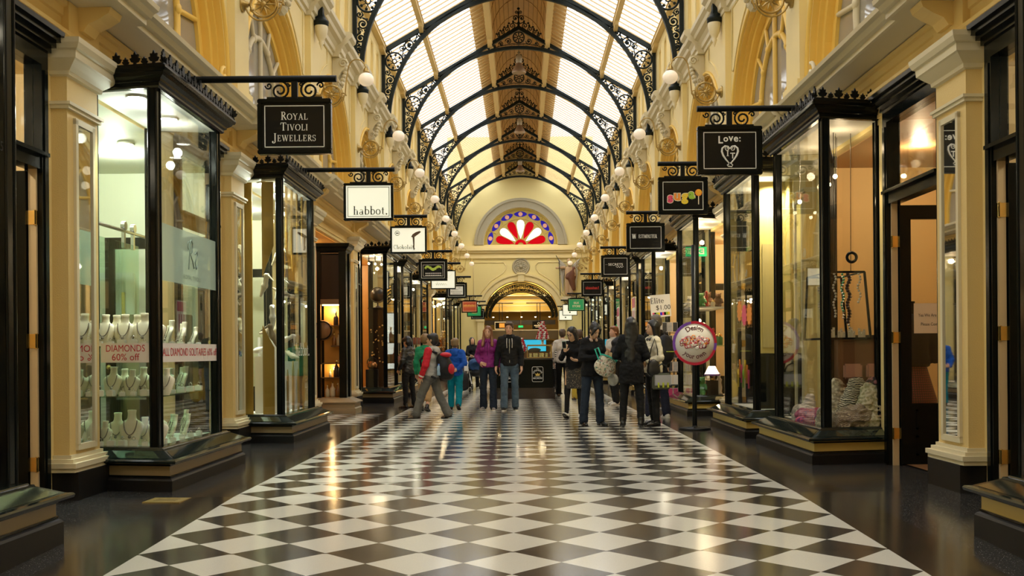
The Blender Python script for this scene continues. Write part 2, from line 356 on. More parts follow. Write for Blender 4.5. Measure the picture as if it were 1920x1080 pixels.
# ---- upper side walls with arched openings
ARC_R, ARC_Z, SILL_Z, WX = 1.98, 4.56, 4.30, 3.66
def side(sgn, nm):
    w = MB()
    def Q(*pts): w.quad(*[(sgn * x, y, z) for x, y, z in pts])
    for k in range(-3, NK):
        y0, y1 = PY(k), PY(k + 1); yc = (y0 + y1) / 2
        a, b = yc - ARC_R, yc + ARC_R
        Q((WX, y0, SILL_Z), (WX, a, SILL_Z), (WX, a, 7.3), (WX, y0, 7.3)); Q((WX, b, SILL_Z), (WX, y1, SILL_Z), (WX, y1, 7.3), (WX, b, 7.3))
        N = 24; pts = [(yc - ARC_R * math.cos(PI * i / N), ARC_Z + ARC_R * math.sin(PI * i / N)) for i in range(N + 1)]
        for i in range(N):
            (ya, za), (yb, zb) = pts[i], pts[i + 1]
            Q((WX, ya, za), (WX, yb, zb), (WX, yb, 7.3), (WX, ya, 7.3))
        # raised spandrel mouldings
        for sg in (-1, 1):
            R2 = ARC_R + .26
            path = [(yc + sg * R2 * math.cos(t), ARC_Z + R2 * math.sin(t)) for t in [math.radians(q) for q in range(22, 73, 5)]]
            path = [p for p in path if abs(p[0] - yc) < 1.86 and abs(p[0] - yc) > .36]
            path += [(path[-1][0], 6.98), (yc + sg * 1.86, 6.98), (yc + sg * 1.86, path[0][1])]
            w.tube([(sgn * (WX - .005), y, z) for y, z in path], .022, 4, True)
        # pilaster strip on the upper wall
        w.box(*sorted((sgn * 3.56, sgn * WX)), y0 - .33, y0 + .33, SILL_Z, 7.1)
        w.box(*sorted((sgn * 3.52, sgn * WX)), y0 - .37, y0 + .37, SILL_Z, SILL_Z + .28)
        # clerestory: a back wall, bands and piers standing in front of it
        w.box(*sorted((sgn * 3.80, sgn * 3.9)), y0, y1, 7.3, 9.3)
        w.box(*sorted((sgn * WX, sgn * 3.8)), y0, y1, 7.3, 7.72); w.box(*sorted((sgn * WX, sgn * 3.8)), y0, y1, 8.92, 9.3)
        edges = [0, .62, 1.02, 1.62, 2.02, 2.73, 3.13, 3.73, 4.13, 4.75]
        for i in range(0, 9, 2): w.box(*sorted((sgn * WX, sgn * 3.8)), y0 + edges[i], y0 + edges[i + 1], 7.72, 8.92)
        # small moulded frames round the recesses
        for i in range(1, 8, 2):
            w.tube([(sgn * WX, y0 + edges[i] - .04, 7.68), (sgn * WX, y0 + edges[i + 1] + .04, 7.68), (sgn * WX, y0 + edges[i + 1] + .04, 8.96), (sgn * WX, y0 + edges[i] - .04, 8.96)], .018, 4, True)
    Q((WX, YB, 3.6), (WX, PY(-3), 3.6), (WX, PY(-3), 9.3), (WX, YB, 9.3)); Q((WX, PY(NK), 3.6), (WX, YE, 3.6), (WX, YE, 9.3), (WX, PY(NK), 9.3))
    struct(nm, w, [CREAM])
    # cornice at the springing of the roof
    def ext(poly, y0, y1, m_): m_.prism(poly, lambda u, v, a: (sgn * u, a, v), y0, y1)
    t = MB()
    prof = [(3.7, 6.98), (3.63, 6.98), (3.62, 7.04), (3.58, 7.06), (3.57, 7.14), (3.52, 7.2), (3.45, 7.24), (3.43, 7.3), (3.37, 7.35), (3.36, 7.42), (3.40, 7.45), (3.7, 7.5)]
    ext(prof, YB, YE, t)
    for k in range(-3, NK + 1):
        for yc, hw, dx in ((PY(k), .37, .09), (PY(k) + PITCH / 2, .24, .12)):
            ext([(x - dx if x < 3.7 else x, z - .001) for x, z in prof], yc - hw, yc + hw, t)
    struct('trim_1' if sgn < 0 else 'trim_2', t, [CREAM2])
    # the shop entablature
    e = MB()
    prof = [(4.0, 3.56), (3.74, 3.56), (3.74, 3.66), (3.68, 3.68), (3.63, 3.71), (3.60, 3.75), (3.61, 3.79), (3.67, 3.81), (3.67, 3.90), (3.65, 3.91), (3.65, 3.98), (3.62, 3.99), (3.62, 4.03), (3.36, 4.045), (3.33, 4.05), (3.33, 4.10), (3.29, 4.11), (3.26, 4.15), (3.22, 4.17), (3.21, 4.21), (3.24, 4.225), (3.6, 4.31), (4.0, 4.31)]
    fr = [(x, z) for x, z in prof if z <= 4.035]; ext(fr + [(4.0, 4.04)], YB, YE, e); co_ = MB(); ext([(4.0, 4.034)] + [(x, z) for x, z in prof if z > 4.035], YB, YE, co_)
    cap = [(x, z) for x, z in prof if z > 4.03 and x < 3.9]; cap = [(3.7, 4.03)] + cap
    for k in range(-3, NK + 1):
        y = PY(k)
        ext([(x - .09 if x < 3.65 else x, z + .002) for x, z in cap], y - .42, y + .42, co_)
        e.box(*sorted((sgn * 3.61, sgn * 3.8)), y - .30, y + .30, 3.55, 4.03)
        # little scroll bracket under the cornice break
        e.prism([(3.62, 3.84), (3.57, 3.84), (3.53, 3.90), (3.44, 3.94), (3.36, 3.99), (3.34, 4.04), (3.62, 4.04)], lambda u, v, a: (sgn * u, a, v), y - .12, y + .12)
    eo = struct('trim_3' if sgn < 0 else 'trim_4', e, [mat('cream frieze with warm light painted in', (.78, .56, .21), .55)])  # warm shop light on the frieze is put into its ochre colour
    co_.build('cornice_edge', [CREAM2], eo)
    # arched windows
    for k in range(-2, NK):
        yc = PY(k) + PITCH / 2
        n_ = (k + 3) + (0 if sgn < 0 else 12)
        f = MB()
        def arch_pts(R, N=28): return [(yc - R, SILL_Z)] + [(yc - R * math.cos(PI * i / N), ARC_Z + R * math.sin(PI * i / N)) for i in range(N + 1)] + [(yc + R, SILL_Z)]
        # stepped golden reveal
        steps = [(ARC_R, WX), (ARC_R, 3.74), (ARC_R - .05, 3.74), (ARC_R - .05, 3.80), (ARC_R - .11, 3.81), (ARC_R - .11, 3.90), (ARC_R - .24, 3.90), (ARC_R - .24, 3.96)]
        rings = [[(sgn * x, y, z) for y, z in arch_pts(R)] for R, x in steps]
        n = len(rings[0])
        for a_, b_ in zip(rings, rings[1:]): f.add(a_ + b_, [(i, i + 1, n + i + 1, n + i) for i in range(n - 1)])
        # golden bead round the arch on the wall face
        f.tube([(sgn * (WX - .01), y, z) for y, z in arch_pts(ARC_R + .05)], .035, 5)
        fo = struct('window_%d' % n_, f, [OCHRE, CREAM2])
        t = MB(); X = 3.92
        def bar(pts, r=.034): t.tube([(sgn * X, yc + y, z) for y, z in pts], r, 6)
        cz, cr = 5.02, .92
        t.ring((sgn * X, yc, cz), cr, .045, (0, 1, 0), (0, 0, 1), 36, 6)
        bar([(0, SILL_Z), (0, ARC_Z + ARC_R - .22)], .042)
        for sg in (-1, 1):
            for an in (8, 38, 64):
                dy, dz = math.cos(math.radians(an)), math.sin(math.radians(an)); L = 1.0
                while math.hypot(dy * L, cz + dz * L - ARC_Z) < ARC_R - .24: L += .02
                bar([(sg * dy * cr, cz + dz * cr), (sg * dy * L, cz + dz * L)], .034)
                t.ball((sgn * (X - .02), yc + sg * dy * cr, cz + dz * cr), (.04, .06, .07), 8)
            bar([(sg * cr * .80, cz - cr * .6), (sg * 1.15, SILL_Z)])
            # shell scroll at the foot of the arch
            t.spiral((sgn * (WX - .02), yc + sg * (ARC_R - .16), 4.55), .17, .028, 1.5, PI / 2, sg, (0, 1, 0), (0, 0, 1), 22, 5)
        t.build('window_tracery', [OCHRE if (k % 2 == (0 if sgn < 0 else 1)) else CREAM2], fo)  # ochre tracery has the warm light on the bars painted in
        p = MB(); pts = arch_pts(ARC_R - .2); p.add([(sgn * 3.945, y, z) for y, z in pts], [tuple(range(len(pts)))]); p.build('pane', mat('silvery upper window glass', (.34, .32, .27), .06, spec=1.0), fo)
    # keystone brackets
    def kb():
        m_ = MB(); body = [(3.655, 6.36), (3.58, 6.36), (3.53, 6.42), (3.52, 6.50), (3.55, 6.58), (3.50, 6.68), (3.42, 6.76), (3.37, 6.86), (3.38, 6.96), (3.655, 6.975)]
        m_.prism(body, lambda u, v, a: (sgn * u, a, v), -.15, .15)
        return m_
    for k in range(-1, NK):
        yc = PY(k) + PITCH / 2
        if k == -1:
            root = thing('keystone_bracket', 'carved cream scroll bracket at the crown of an upper arch ' + SIDE[sgn], 'bracket', (0, yc, 0), 0, 'keystone brackets')
            kb().build('bracket_body', [CREAM2], root)
            for sg in (-1, 1):
                MB().spiral((sgn * 3.44, sg * .155, 6.86), .085, .02, 1.6, 0, 1, (1, 0, 0), (0, 0, 1), 22, 5).build('scroll', [CREAM2], root); MB().spiral((sgn * 3.555, sg * .155, 6.46), .055, .014, 1.5, 0, 1, (1, 0, 0), (0, 0, 1), 18, 5).build('scroll', [CREAM2], root)
            v = MB()
            for i in range(5): v.ball((sgn * (3.49 - .02 * i), 0, 6.5 + .07 * i), (.05, .09, .05), 8)
            v.build('leaf_carving', [CREAM2], root); first = root
        else: dup(first, (0, yc, 0))
    return
side(-1, 'wall_left'); side(1, 'wall_right')
# near end wall, behind the photographer
mb = MB(); mb.quad((-5, YB, -.2), (5, YB, -.2), (5, YB, 12.5), (-5, YB, 12.5)); struct('wall_back', mb, [CREAM])

# ---- roof
RK, RA, RX = 9.17, 11.28, 3.65
def rz(x): return RA - (RA - RK) / RX * abs(x)
LIFT = .14
ce = MB()
# ridge: curved boarded ceiling between the two upper purlins
N = 16; prev = None
for i in range(N + 1):
    t = PI * i / N; p = (-.84 * math.cos(t), rz(.84) + LIFT + .12 + 1.15 * math.sin(t))
    if prev: ce.quad((prev[0], YB, prev[1]), (p[0], YB, p[1]), (p[0], YE, p[1]), (prev[0], YE, prev[1]))
    prev = p
ceil = struct('ceiling', ce, [WOOD])
g = MB()
for i in range(1, N):
    t = PI * i / N; g.box(-.84 * math.cos(t) - .006, -.84 * math.cos(t) + .006, YB, YE, rz(.84) + LIFT + .105 + 1.14 * math.sin(t), rz(.84) + LIFT + .125 + 1.14 * math.sin(t))
y = YB
while y < YE:
    g.tube([(-.835 * math.cos(PI * i / 12), y, rz(.84) + LIFT + .12 + 1.14 * math.sin(PI * i / 12)) for i in range(13)], .012, 4); y += PITCH / 3
g.build('ceiling_beading', [mat('dark brown board joints', (.36, .20, .07), .6)], ceil)  # joint lines in a darker brown than the boards
bd = MB()
for s_ in (-1, 1):
    x0, x1 = .84, 1.36
    bd.quad(*[(s_ * x, y, rz(x) + LIFT + .10) for x, y in ((x0, YB), (x1, YB), (x1, YE), (x0, YE))])
bd.build('ceiling_board', [WOOD], ceil)
for s_ in (-1, 1):
    for x, wd, h in ((.90, .17, .24), (2.58, .13, .18), (3.60, .16, .16)):
        p = MB(); zc = rz(x) + .02
        p.box(*sorted((s_ * (x - wd / 2), s_ * (x + wd / 2))), YB, YE, zc, zc + h)
        p.box(*sorted((s_ * (x - wd / 2 - .02), s_ * (x + wd / 2 + .02))), YB, YE, zc + h * .55, zc + h * .7)
        for k in range(-2, NK + 1):
            for sg in (-1, 1):
                p.prism([(0, 0), (.5, 0), (.42, -.07), (.28, -.10), (.12, -.12), (0, -.13)], lambda u, v, a, sg=sg, k=k: (s_ * x + a, PY(k) + sg * u, zc + v), -wd / 2 * .8, wd / 2 * .8)
        p.build('purlin', [mat('warm cream purlin paint', (.74, .55, .25), .5)], ceil)
    bars = MB(); y = YB + .1
    while y < YE:
        bars.bar((s_ * .86, y, rz(.86) + LIFT), (s_ * 3.68, y, rz(3.68) + LIFT), .034, .03, (0, 0, 1)); y += PITCH / 14
    bars.build('glazing_bars', [BARW], ceil)
    gl = MB(); gl.quad(*[(s_ * x, y, rz(x) + LIFT + .06) for x, y in ((1.34, YB), (3.9, YB), (3.9, YE), (1.34, YE))]); gl.build('roof_glass', [GLASSR], ceil)

# ---- iron trusses
def truss_parts(root):
    A, B = 3.47, 3.36; Z0 = 7.3
    def ez(x): return Z0 + B * math.sqrt(max(0, 1 - (x / A) ** 2))
    m_ = MB(); pts = [(A * math.cos(PI * i / 48), Z0 + B * math.sin(PI * i / 48)) for i in range(49)]
    prof = 0.05
    for i in range(48):
        (x0, z0), (x1, z1) = pts[i], pts[i + 1]; n0 = Vector((x0 / A, (z0 - Z0) / B)).normalized() * prof; n1 = Vector((x1 / A, (z1 - Z0) / B)).normalized() * prof
        vs = [(x0 - n0.x, -.05, z0 - n0.y), (x0 + n0.x, -.05, z0 + n0.y), (x0 + n0.x, .05, z0 + n0.y), (x0 - n0.x, .05, z0 - n0.y), (x1 - n1.x, -.05, z1 - n1.y), (x1 + n1.x, -.05, z1 + n1.y), (x1 + n1.x, .05, z1 + n1.y), (x1 - n1.x, .05, z1 - n1.y)]
        m_.add(vs, [(0, 1, 5, 4), (1, 2, 6, 5), (2, 3, 7, 6), (3, 0, 4, 7)])
    for sg in (-1, 1): m_.box(sg * A - .07, sg * A + .07, -.07, .07, 7.02, 7.34)
    m_.build('arch_rib', [IRON2], root)
    for sg in (-1, 1):
        MB().bar((sg * RX, 0, RK), (0, 0, RA), .10, .11, (0, 0, 1)).build('rafter', [IRON2], root)
        MB().box(sg * 3.60 - .045, sg * 3.60 + .045, -.05, .05, 7.35, RK + .02).build('leg', [IRON2], root)
        s_ = MB()
        def sp(x, z, R, t=1.7, st=0, d=1, r=.016): s_.spiral((sg * x, 0, z), R, r, t, st, d * sg, (sg, 0, 0), (0, 0, 1), 24, 5, .15)
        cx, cz, R = 3.31, 8.93, .235
        s_.ring((sg * cx, 0, cz), R, .024, n=24); s_.ring((sg * cx, 0, cz), .06, .016, n=12, k=5)
        for i in range(8):
            a = 2 * PI * i / 8; s_.tube([(sg * (cx + .06 * math.cos(a)), 0, cz + .06 * math.sin(a)), (sg * (cx + R * math.cos(a + .3)), 0, cz + R * math.sin(a + .3))], .010, 4)
            s_.ball((sg * (cx + .17 * math.cos(a + .2)), 0, cz + .17 * math.sin(a + .2)), .036, 6)
        for x, z, R in ((3.46, 9.18, .075), (3.10, 9.28, .10), (3.50, 8.64, .075), (3.02, 9.08, .06)): s_.spiral((sg * x, 0, z), R, .015, 1.6, 1.0, sg, n=18); s_.ball((sg * x, 0, z), .022, 5)
        # scrolls climbing the rafter
        for x, R, d in ((2.90, .165, 1), (2.60, .115, -1), (2.38, .08, 1), (2.20, .055, -1), (2.05, .04, 1)):
            top = rz(x) - .05; z = (top + ez(x) + .05) / 2
            s_.spiral((sg * x, 0, z), R, .021, 1.8, sg * .6, d * sg, n=24); s_.ball((sg * x, 0, z), .25 * R + .01, 6)
            s_.tube([(sg * (x + R * 1.3), 0, ez(x + R * 1.3) + .05), (sg * (x + R * .95), 0, z), (sg * (x - R * .2), 0, z + R * .95)], .018, 4); s_.ball((sg * (x - R * 1.1), 0, z + R * .5), (.05, .015, .04), 6)
            for q in (-.8, .9): s_.ball((sg * (x + q * R), 0, z + .55 * R), (.045, .015, .03), 6)
            for q in range(6): s_.ball((sg * (x + R * 1.12 * math.cos(q * 1.05 + .4)), 0, z + R * 1.12 * math.sin(q * 1.05 + .4)), (.13 * R + .012, .012, .13 * R + .012), 5)
        # scrolls dropping down the leg
        for z, R, d in ((8.43, .13, 1), (8.12, .11, -1), (7.86, .085, 1), (7.66, .055, -1)):
            xe = A * math.sqrt(max(0, 1 - ((z - Z0) / B) ** 2)) + .03; x = (3.56 + xe) / 2; R = min(R, (3.57 - xe) / 2 + .035)
            s_.spiral((sg * x, 0, z), R, .02, 1.8, PI / 2, d * sg, n=22); s_.ball((sg * x, 0, z), .035, 6)
            s_.tube([(sg * x, 0, z + R), (sg * (x + .02), 0, z + R * 1.25), (sg * (x - .02 * d), 0, z + R * 1.6)], .013, 4)
            for q in (-.7, .7): s_.ball((sg * (x + q * R), 0, z - .8 * R), (.03, .015, .04), 6)
            for q in range(6): s_.ball((sg * (x + R * 1.1 * math.cos(q * 1.05 + .2)), 0, z + R * 1.1 * math.sin(q * 1.05 + .2)), (.024, .012, .024), 5)
            s_.spiral((sg * (x + .06), 0, z - R * 1.25), R * .42, .012, 1.3, 0, -d * sg, n=14)
        s_.tube([(sg * 3.5, 0, 7.62), (sg * 3.52, 0, 7.5), (sg * 3.5, 0, 7.4)], [.02, .03, .008], 5)
        s_.build('spandrel_scrollwork', [IRON2], root)
        # leaf scrolls riding on the rafter beside the finial
        l = MB()
        for x, R in ((.20, .10), (.36, .085), (.50, .07), (.63, .055)):
            z = rz(x) + .08 + R
            l.spiral((sg * x, 0, z), R, .016, 1.5, -PI / 2, -sg, n=20); l.ball((sg * (x - .3 * R), 0, z + R * 1.2), (.03, .02, .055), 6); l.ball((sg * (x + R), 0, z + R * .8), (.04, .02, .03), 6)
            l.tube([(sg * (x - .02), 0, rz(x) + .03), (sg * x, 0, z - R)], .016, 4)
        l.build('rafter_leaf_scroll', [IRON2], root)
    c = MB()
    c.ring((0, 0, 10.98), .17, .022, n=24); c.ring((0, 0, 10.98), .05, .016, n=10)
    for i in range(8):
        a = 2 * PI * i / 8; c.tube([(.05 * math.cos(a), 0, 10.98 + .05 * math.sin(a)), (.17 * math.cos(a), 0, 10.98 + .17 * math.sin(a))], .010, 4); c.ball((.115 * math.cos(a), 0, 10.98 + .115 * math.sin(a)), .028, 6)
    for sg in (-1, 1):
        for x, R in ((.32, .10), (.55, .075), (.76, .055), (.94, .035)):
            z = (rz(x) - .05 + ez(x) + .05) / 2 - .01
            c.spiral((sg * x, 0, z), R, .015, 1.6, PI, sg, n=20); c.ball((sg * x, 0, z), .028, 6)
        c.tube([(sg * 1.1, 0, ez(1.1) + .04), (sg * .6, 0, ez(.6) + .10), (sg * .2, 0, ez(.2) + .13), (0, 0, ez(0) + .10)], .014, 4)
    c.build('crown_scrollwork', [IRON2], root)
    f = MB()
    f.lathe([(.05, RA - .05), (.035, RA + .12), (.05, RA + .16), (.02, RA + .20), (.02, RA + .42), (.045, RA + .46), (.015, RA + .50), (.012, RA + .62), (.0, RA + .66)], n=8)
    for sg in (-1, 1):
        f.spiral((sg * .10, 0, RA + .30), .085, .016, 1.5, PI / 2 + sg * PI / 2, -sg, n=20); f.spiral((sg * .065, 0, RA + .48), .05, .013, 1.4, PI / 2 + sg * PI / 2, -sg, n=18)
        f.tube([(0, 0, RA + .12), (sg * .13, 0, RA + .16), (sg * .2, 0, RA + .22)], [.018, .016, .006], 5); f.ball((sg * .10, 0, RA + .30), .03, 6)
    f.ball((0, 0, RA + .60), (.05, .02, .04), 6)
    f.build('finial', [IRON2], root)
TR0 = None
ORD = ['nearest', 'second', 'third', 'fourth', 'fifth', 'sixth', 'seventh', 'eighth', 'ninth', 'tenth', 'eleventh', 'twelfth']
for i, k in enumerate(range(2, NK + 1)):
    lab = 'black iron arched roof truss with scrollwork, %s one down the glass roof' % ORD[i]
    if i == 0:
        TR0 = thing('roof_truss', lab, 'truss', (0, PY(k), 0), 0, 'roof trusses'); truss_parts(TR0)
    else: dup(TR0, (0, PY(k), 0), None, lab)

# ---- far end wall with its lower arch and the coloured fan window
mb = MB(); AR, AZ, AX = 2.06, 3.15, 2.06; LZ, LR = 7.07, 2.04; Y = YE
def Qe(*p): mb.quad(*[(x, Y, z) for x, z in p])
N = 28
lo = [(-AX * math.cos(PI * i / N), AZ + 1.95 * math.sin(PI * i / N)) for i in range(N + 1)]
for (xa, za), (xb, zb) in zip(lo, lo[1:]): Qe((xa, za), (xb, zb), (xb, 6.2), (xa, 6.2))
Qe((-4, -.1), (-AX, -.1), (-AX, 6.2), (-4, 6.2)); Qe((AX, -.1), (4, -.1), (4, 6.2), (AX, 6.2))
up = [(-LR * math.cos(PI * i / N), LZ + LR * math.sin(PI * i / N)) for i in range(N + 1)]
for (xa, za), (xb, zb) in zip(up, up[1:]): Qe((xa, za), (xb, zb), (xb, 13), (xa, 13))
Qe((-4, 6.2), (4, 6.2), (4, LZ), (-4, LZ)); Qe((-4, LZ), (-LR, LZ), (-LR, 13), (-4, 13)); Qe((LR, LZ), (4, LZ), (4, 13), (LR, 13))
for y0, y1 in ((Y, Y + .6),):
    for p, q in zip(lo, lo[1:]): mb.quad((p[0], y0, p[1]), (q[0], y0, q[1]), (q[0], y1, q[1]), (p[0], y1, p[1]))
    for p, q in zip(up, up[1:]): mb.quad((p[0], y0, p[1]), (q[0], y0, q[1]), (q[0], y1, q[1]), (p[0], y1, p[1]))
    for s_ in (-1, 1): mb.quad((s_ * AX, y0, 0), (s_ * AX, y1, 0), (s_ * AX, y1, AZ), (s_ * AX, y0, AZ))
struct('wall_end', mb, [mat('end wall yellow paint', (.80, .69, .32), .55)])
def ring_band(m_, cx, cz, R0, R1, y0, y1, a0=0, a1=180, N=30, sz=1.0, sx=1.0):
    for i in range(N):
        t0, t1 = [math.radians(a0 + (a1 - a0) * q / N) for q in (i, i + 1)]
        P = lambda R, t, y: (cx + R * math.cos(t) * sx, y, cz + R * math.sin(t) * sz)
        vs = [P(R, t, y) for t in (t0, t1) for R in (R0, R1) for y in (y0, y1)]
        m_.add(vs, [(0, 2, 6, 4), (1, 5, 7, 3), (0, 4, 5, 1), (2, 3, 7, 6)])
t = MB(); GREY = mat('grey beige stone trim', (.40, .36, .25), .6)
ring_band(t, 0, LZ, 2.04, 2.14, Y - .10, Y); ring_band(t, 0, LZ, 2.14, 2.42, Y - .06, Y); ring_band(t, 0, LZ, 2.42, 2.56, Y - .13, Y)
struct('trim_5', t, [GREY])
t = MB()
ring_band(t, 0, AZ, 2.06, 2.20, Y - .12, Y, sz=.945); ring_band(t, 0, AZ, 2.20, 2.36, Y - .07, Y, sz=.945); ring_band(t, 0, AZ, 2.36, 2.46, Y - .14, Y, sz=.945)
for z0, z1, d in ((6.32, 6.42, .10), (6.42, 6.62, .05), (6.62, 6.74, .16), (6.74, 6.86, .26), (6.86, 7.02, .10)): t.box(-3.7, 3.7, Y - d, Y, z0, z1)
for s_ in (-1, 1):
    t.box(*sorted((s_ * 2.02, s_ * 2.5)), Y - .16, Y, 2.86, 3.14); t.box(*sorted((s_ * 2.06, s_ * 2.42)), Y - .09, Y, 0, 2.86)
    path = [(s_ * 2.6, 6.1), (s_ * .95, 6.1), (s_ * .80, 5.9), (s_ * .84, 5.72), (s_ * 1.0, 5.5), (s_ * 1.7, 5.05), (s_ * 2.25, 4.4), (s_ * 2.6, 3.9)]
    t.tube([(x, Y - .01, z) for x, z in path], .035, 4, True)
t.box(-.17, .17, Y - .24, Y, 5.03, 5.5); t.box(-.22, .22, Y - .28, Y, 5.42, 5.52)
struct('trim_6', t, [mat('cream end wall moulding paint', (.80, .68, .36), .5)])
ro = thing('wall_rosette', 'round carved flower rosette on the far end wall above the archway', 'rosette', (0, Y - .02, 5.85))
r = MB(); r.ring((0, 0, 0), .44, .05); r.build('rosette_rim', [GREY], ro)
r = MB()
for i in range(8):
    a = 2 * PI * i / 8; r.ring((.23 * math.cos(a), 0, .23 * math.sin(a)), .11, .03, n=14); r.ball((.23 * math.cos(a), 0, .23 * math.sin(a)), .05, 8)
r.ball((0, -.02, 0), .1, 10); r.lathe([(.42, 0), (.42, .02)], axis='y', n=24)
r.build('rosette_petals', [GREY], ro)
# coloured fan window
fw = struct('window_30', MB().quad((-LR, Y + .34, LZ), (LR, Y + .34, LZ), (LR, Y + .34, LZ + LR + .1), (-LR, Y + .34, LZ + LR + .1)), [mat('lit amber background glass', (.52, .40, .12), .9, emit=.12, spec=0)])
RED = mat('lit ruby window glass', (.50, .004, .010), .9, emit=.26, spec=0); WHT = mat('lit white window glass', (.9, .92, .86), .9, emit=.5, spec=0); BLU = mat('lit blue window glass', (.03, .02, .36), .9, emit=.3, spec=0); PINK = mat('lit pink window glass', (.62, .32, .22), .9, emit=.3, spec=0)
def petal(a, r0, r1, w, y): 
    pts = []; d = Vector((math.cos(a), math.sin(a))); n_ = Vector((-d.y, d.x))
    prof = [(r0, .09), (r0 + .25 * (r1 - r0), .55), (r0 + .55 * (r1 - r0), .88), (r0 + .72 * (r1 - r0), 1.0), (r0 + .87 * (r1 - r0), .88), (r0 + .96 * (r1 - r0), .55), (r1, .0)]
    for rr, q in prof: pts.append(d * rr + n_ * w * q)
    for rr, q in prof[-2::-1]: pts.append(d * rr - n_ * w * q)
    return [(p.x, y, LZ + p.y) for p in pts]
for i in range(7):
    a = PI * (i + .5) / 7; pp = petal(a if 0 < i < 6 else (PI * .085 if i == 0 else PI * .915), .36, 1.43, .235, Y + .33)
    MB().add(pp, [tuple(range(len(pp)))]).build('petal_glass', [RED if i % 2 == 0 else WHT], fw)
    m_ = MB(); m_.tube([(x, Y + .32, z) for x, _, z in pp], .016, 4, True); m_.build('petal_leading', [mat('gold leading', (.62, .48, .16), .4)], fw)
h = MB(); ring_band(h, 0, LZ, .16, .32, Y + .30, Y + .33); h.build('hub_glass', [RED], fw)
for i in range(7):
    a = PI * (i + .5) / 7; cx, cz = 1.72 * math.cos(a), LZ + 1.72 * math.sin(a); tx, tz = -math.sin(a), math.cos(a)
    h = MB(); N = 16; pts = []
    for q in range(N):
        t_ = 2 * PI * q / N; u, v = .36 * math.cos(t_), .15 * math.sin(t_) * abs(math.sin(t_)) ** .3; pts.append((cx + tx * u + math.cos(a) * v, Y + .325, cz + tz * u + math.sin(a) * v))
    h.add(pts, [tuple(range(N))]); h.build('border_glass', [BLU], fw)
    h = MB(); h.add([(cx + .12 * math.cos(2 * PI * q / 12), Y + .315, cz + .12 * math.sin(2 * PI * q / 12)) for q in range(12)], [tuple(range(12))]); h.build('border_flower', [PINK], fw)
h = MB()
for R in (1.46, 1.94): h.tube([(R * math.cos(PI * i / 30), Y + .31, LZ + R * math.sin(PI * i / 30)) for i in range(31)], .025, 4)
for i in range(8): a = PI * i / 7; h.tube([(1.46 * math.cos(a), Y + .31, LZ + 1.46 * math.sin(a)), (1.94 * math.cos(a), Y + .31, LZ + 1.94 * math.sin(a))], .02, 4)
h.build('window_leading', [MATS['gold leading']], fw)
# ================================================================== PILASTERS, SHOPFRONTS, ROOMS
LEDGE = mat('green black polished ledge', (.010, .016, .014), .10, spec=.5)
LEDGEG = mat('sloping mirror ledge panel', (.16, .20, .17), .06, metal=.9)
def pilaster_parts(root, s):
    def B(m_, x0, x1, y0, y1, z0, z1): m_.box(*sorted((s * x0, s * x1)), y0, y1, z0, z1)
    m_ = MB(); B(m_, 3.545, 3.95, -.335, .335, -.02, .225); m_.build('plinth_block', [STONE], root)
    m_ = MB()
    for off, z0, z1 in ((.07, .225, .26), (.085, .26, .30), (.05, .30, .33), (.02, .33, .36)): B(m_, 3.63 - off, 3.95, -.30 - off, .30 + off, z0, z1)
    m_.build('base_moulding', [CREAM2], root)
    m_ = MB(); B(m_, 3.63, 3.95, -.30, .30, .36, 3.44); m_.build('shaft', [STUCCO], root)
    m_ = MB()
    for off, z0, z1 in ((.025, 3.16, 3.19), (.04, 3.19, 3.215)): B(m_, 3.63 - off, 3.95, -.30 - off, .30 + off, z0, z1)
    m_.build('necking', [CREAM2], root)
    m_ = MB(); pr = [(.0, 3.42), (.03, 3.43), (.035, 3.46), (.07, 3.49), (.11, 3.53), (.125, 3.54), (.13, 3.60), (.15, 3.61), (.17, 3.65), (.175, 3.69)]
    for (o0, z0), (o1, z1) in zip(pr, pr[1:]):
        q = lambda o, z: [(s * (3.63 - o), -.30 - o, z), (s * (3.63 - o), .30 + o, z), (s * 3.95, .30 + o, z), (s * 3.95, -.30 - o, z)]
        m_.add(q(o0, z0) + q(o1, z1), [(0, 1, 5, 4), (1, 2, 6, 5), (2, 3, 7, 6), (3, 0, 4, 7)])
    m_.add(q(.175, 3.69), [(0, 1, 2, 3)]); m_.build('capital', [CREAM2], root)
    m_ = MB()
    for y0, y1, z0, z1 in ((-.19, -.145, .43, 3.10), (.145, .19, .43, 3.10), (-.19, .19, .39, .44), (-.19, .19, 3.06, 3.11)): B(m_, 3.605, 3.635, y0, y1, z0, z1)
    f_ = m_.build('mirror_frame', [CREAM2], root)
    m_ = MB(); B(m_, 3.618, 3.629, -.145, .145, .44, 3.06); m_.build('mirror_glass', [MIRROR], f_)
WHERE_L = ['before the jewellery window', 'between the jewellery window and the shoe window', 'between the shoe window and the bottle cabinet', 'between the bottle cabinet and the globe window', 'just past the globe window', 'sixth from the camera', 'seventh from the camera', 'eighth from the camera', 'ninth from the camera', 'tenth from the camera', 'eleventh from the camera']
WHERE_R = ['beside the scarf shop doorway', 'between the scarf window and the tall yellow window', 'between the tall yellow window and the toy window', 'just past the postcard rack', 'fifth from the camera', 'sixth from the camera', 'seventh from the camera', 'eighth from the camera', 'ninth from the camera', 'tenth from the camera', 'eleventh from the camera']
for s, wl in ((-1, WHERE_L), (1, WHERE_R)):
    for k in range(0, NK + 1):
        if k > NK - 0: continue
        lab = 'cream pilaster %s%s' % (wl[k], '' if k < 4 and s < 0 or k < 3 and s > 0 else ' ' + SIDE[s])
        if k == 0:
            r0 = thing('pilaster', lab, 'pilaster', (0, PY(k), 0), 0, 'cream pilasters with mirrors'); pilaster_parts(r0, s)
        else: dup(r0, (0, PY(k), 0), None, lab)

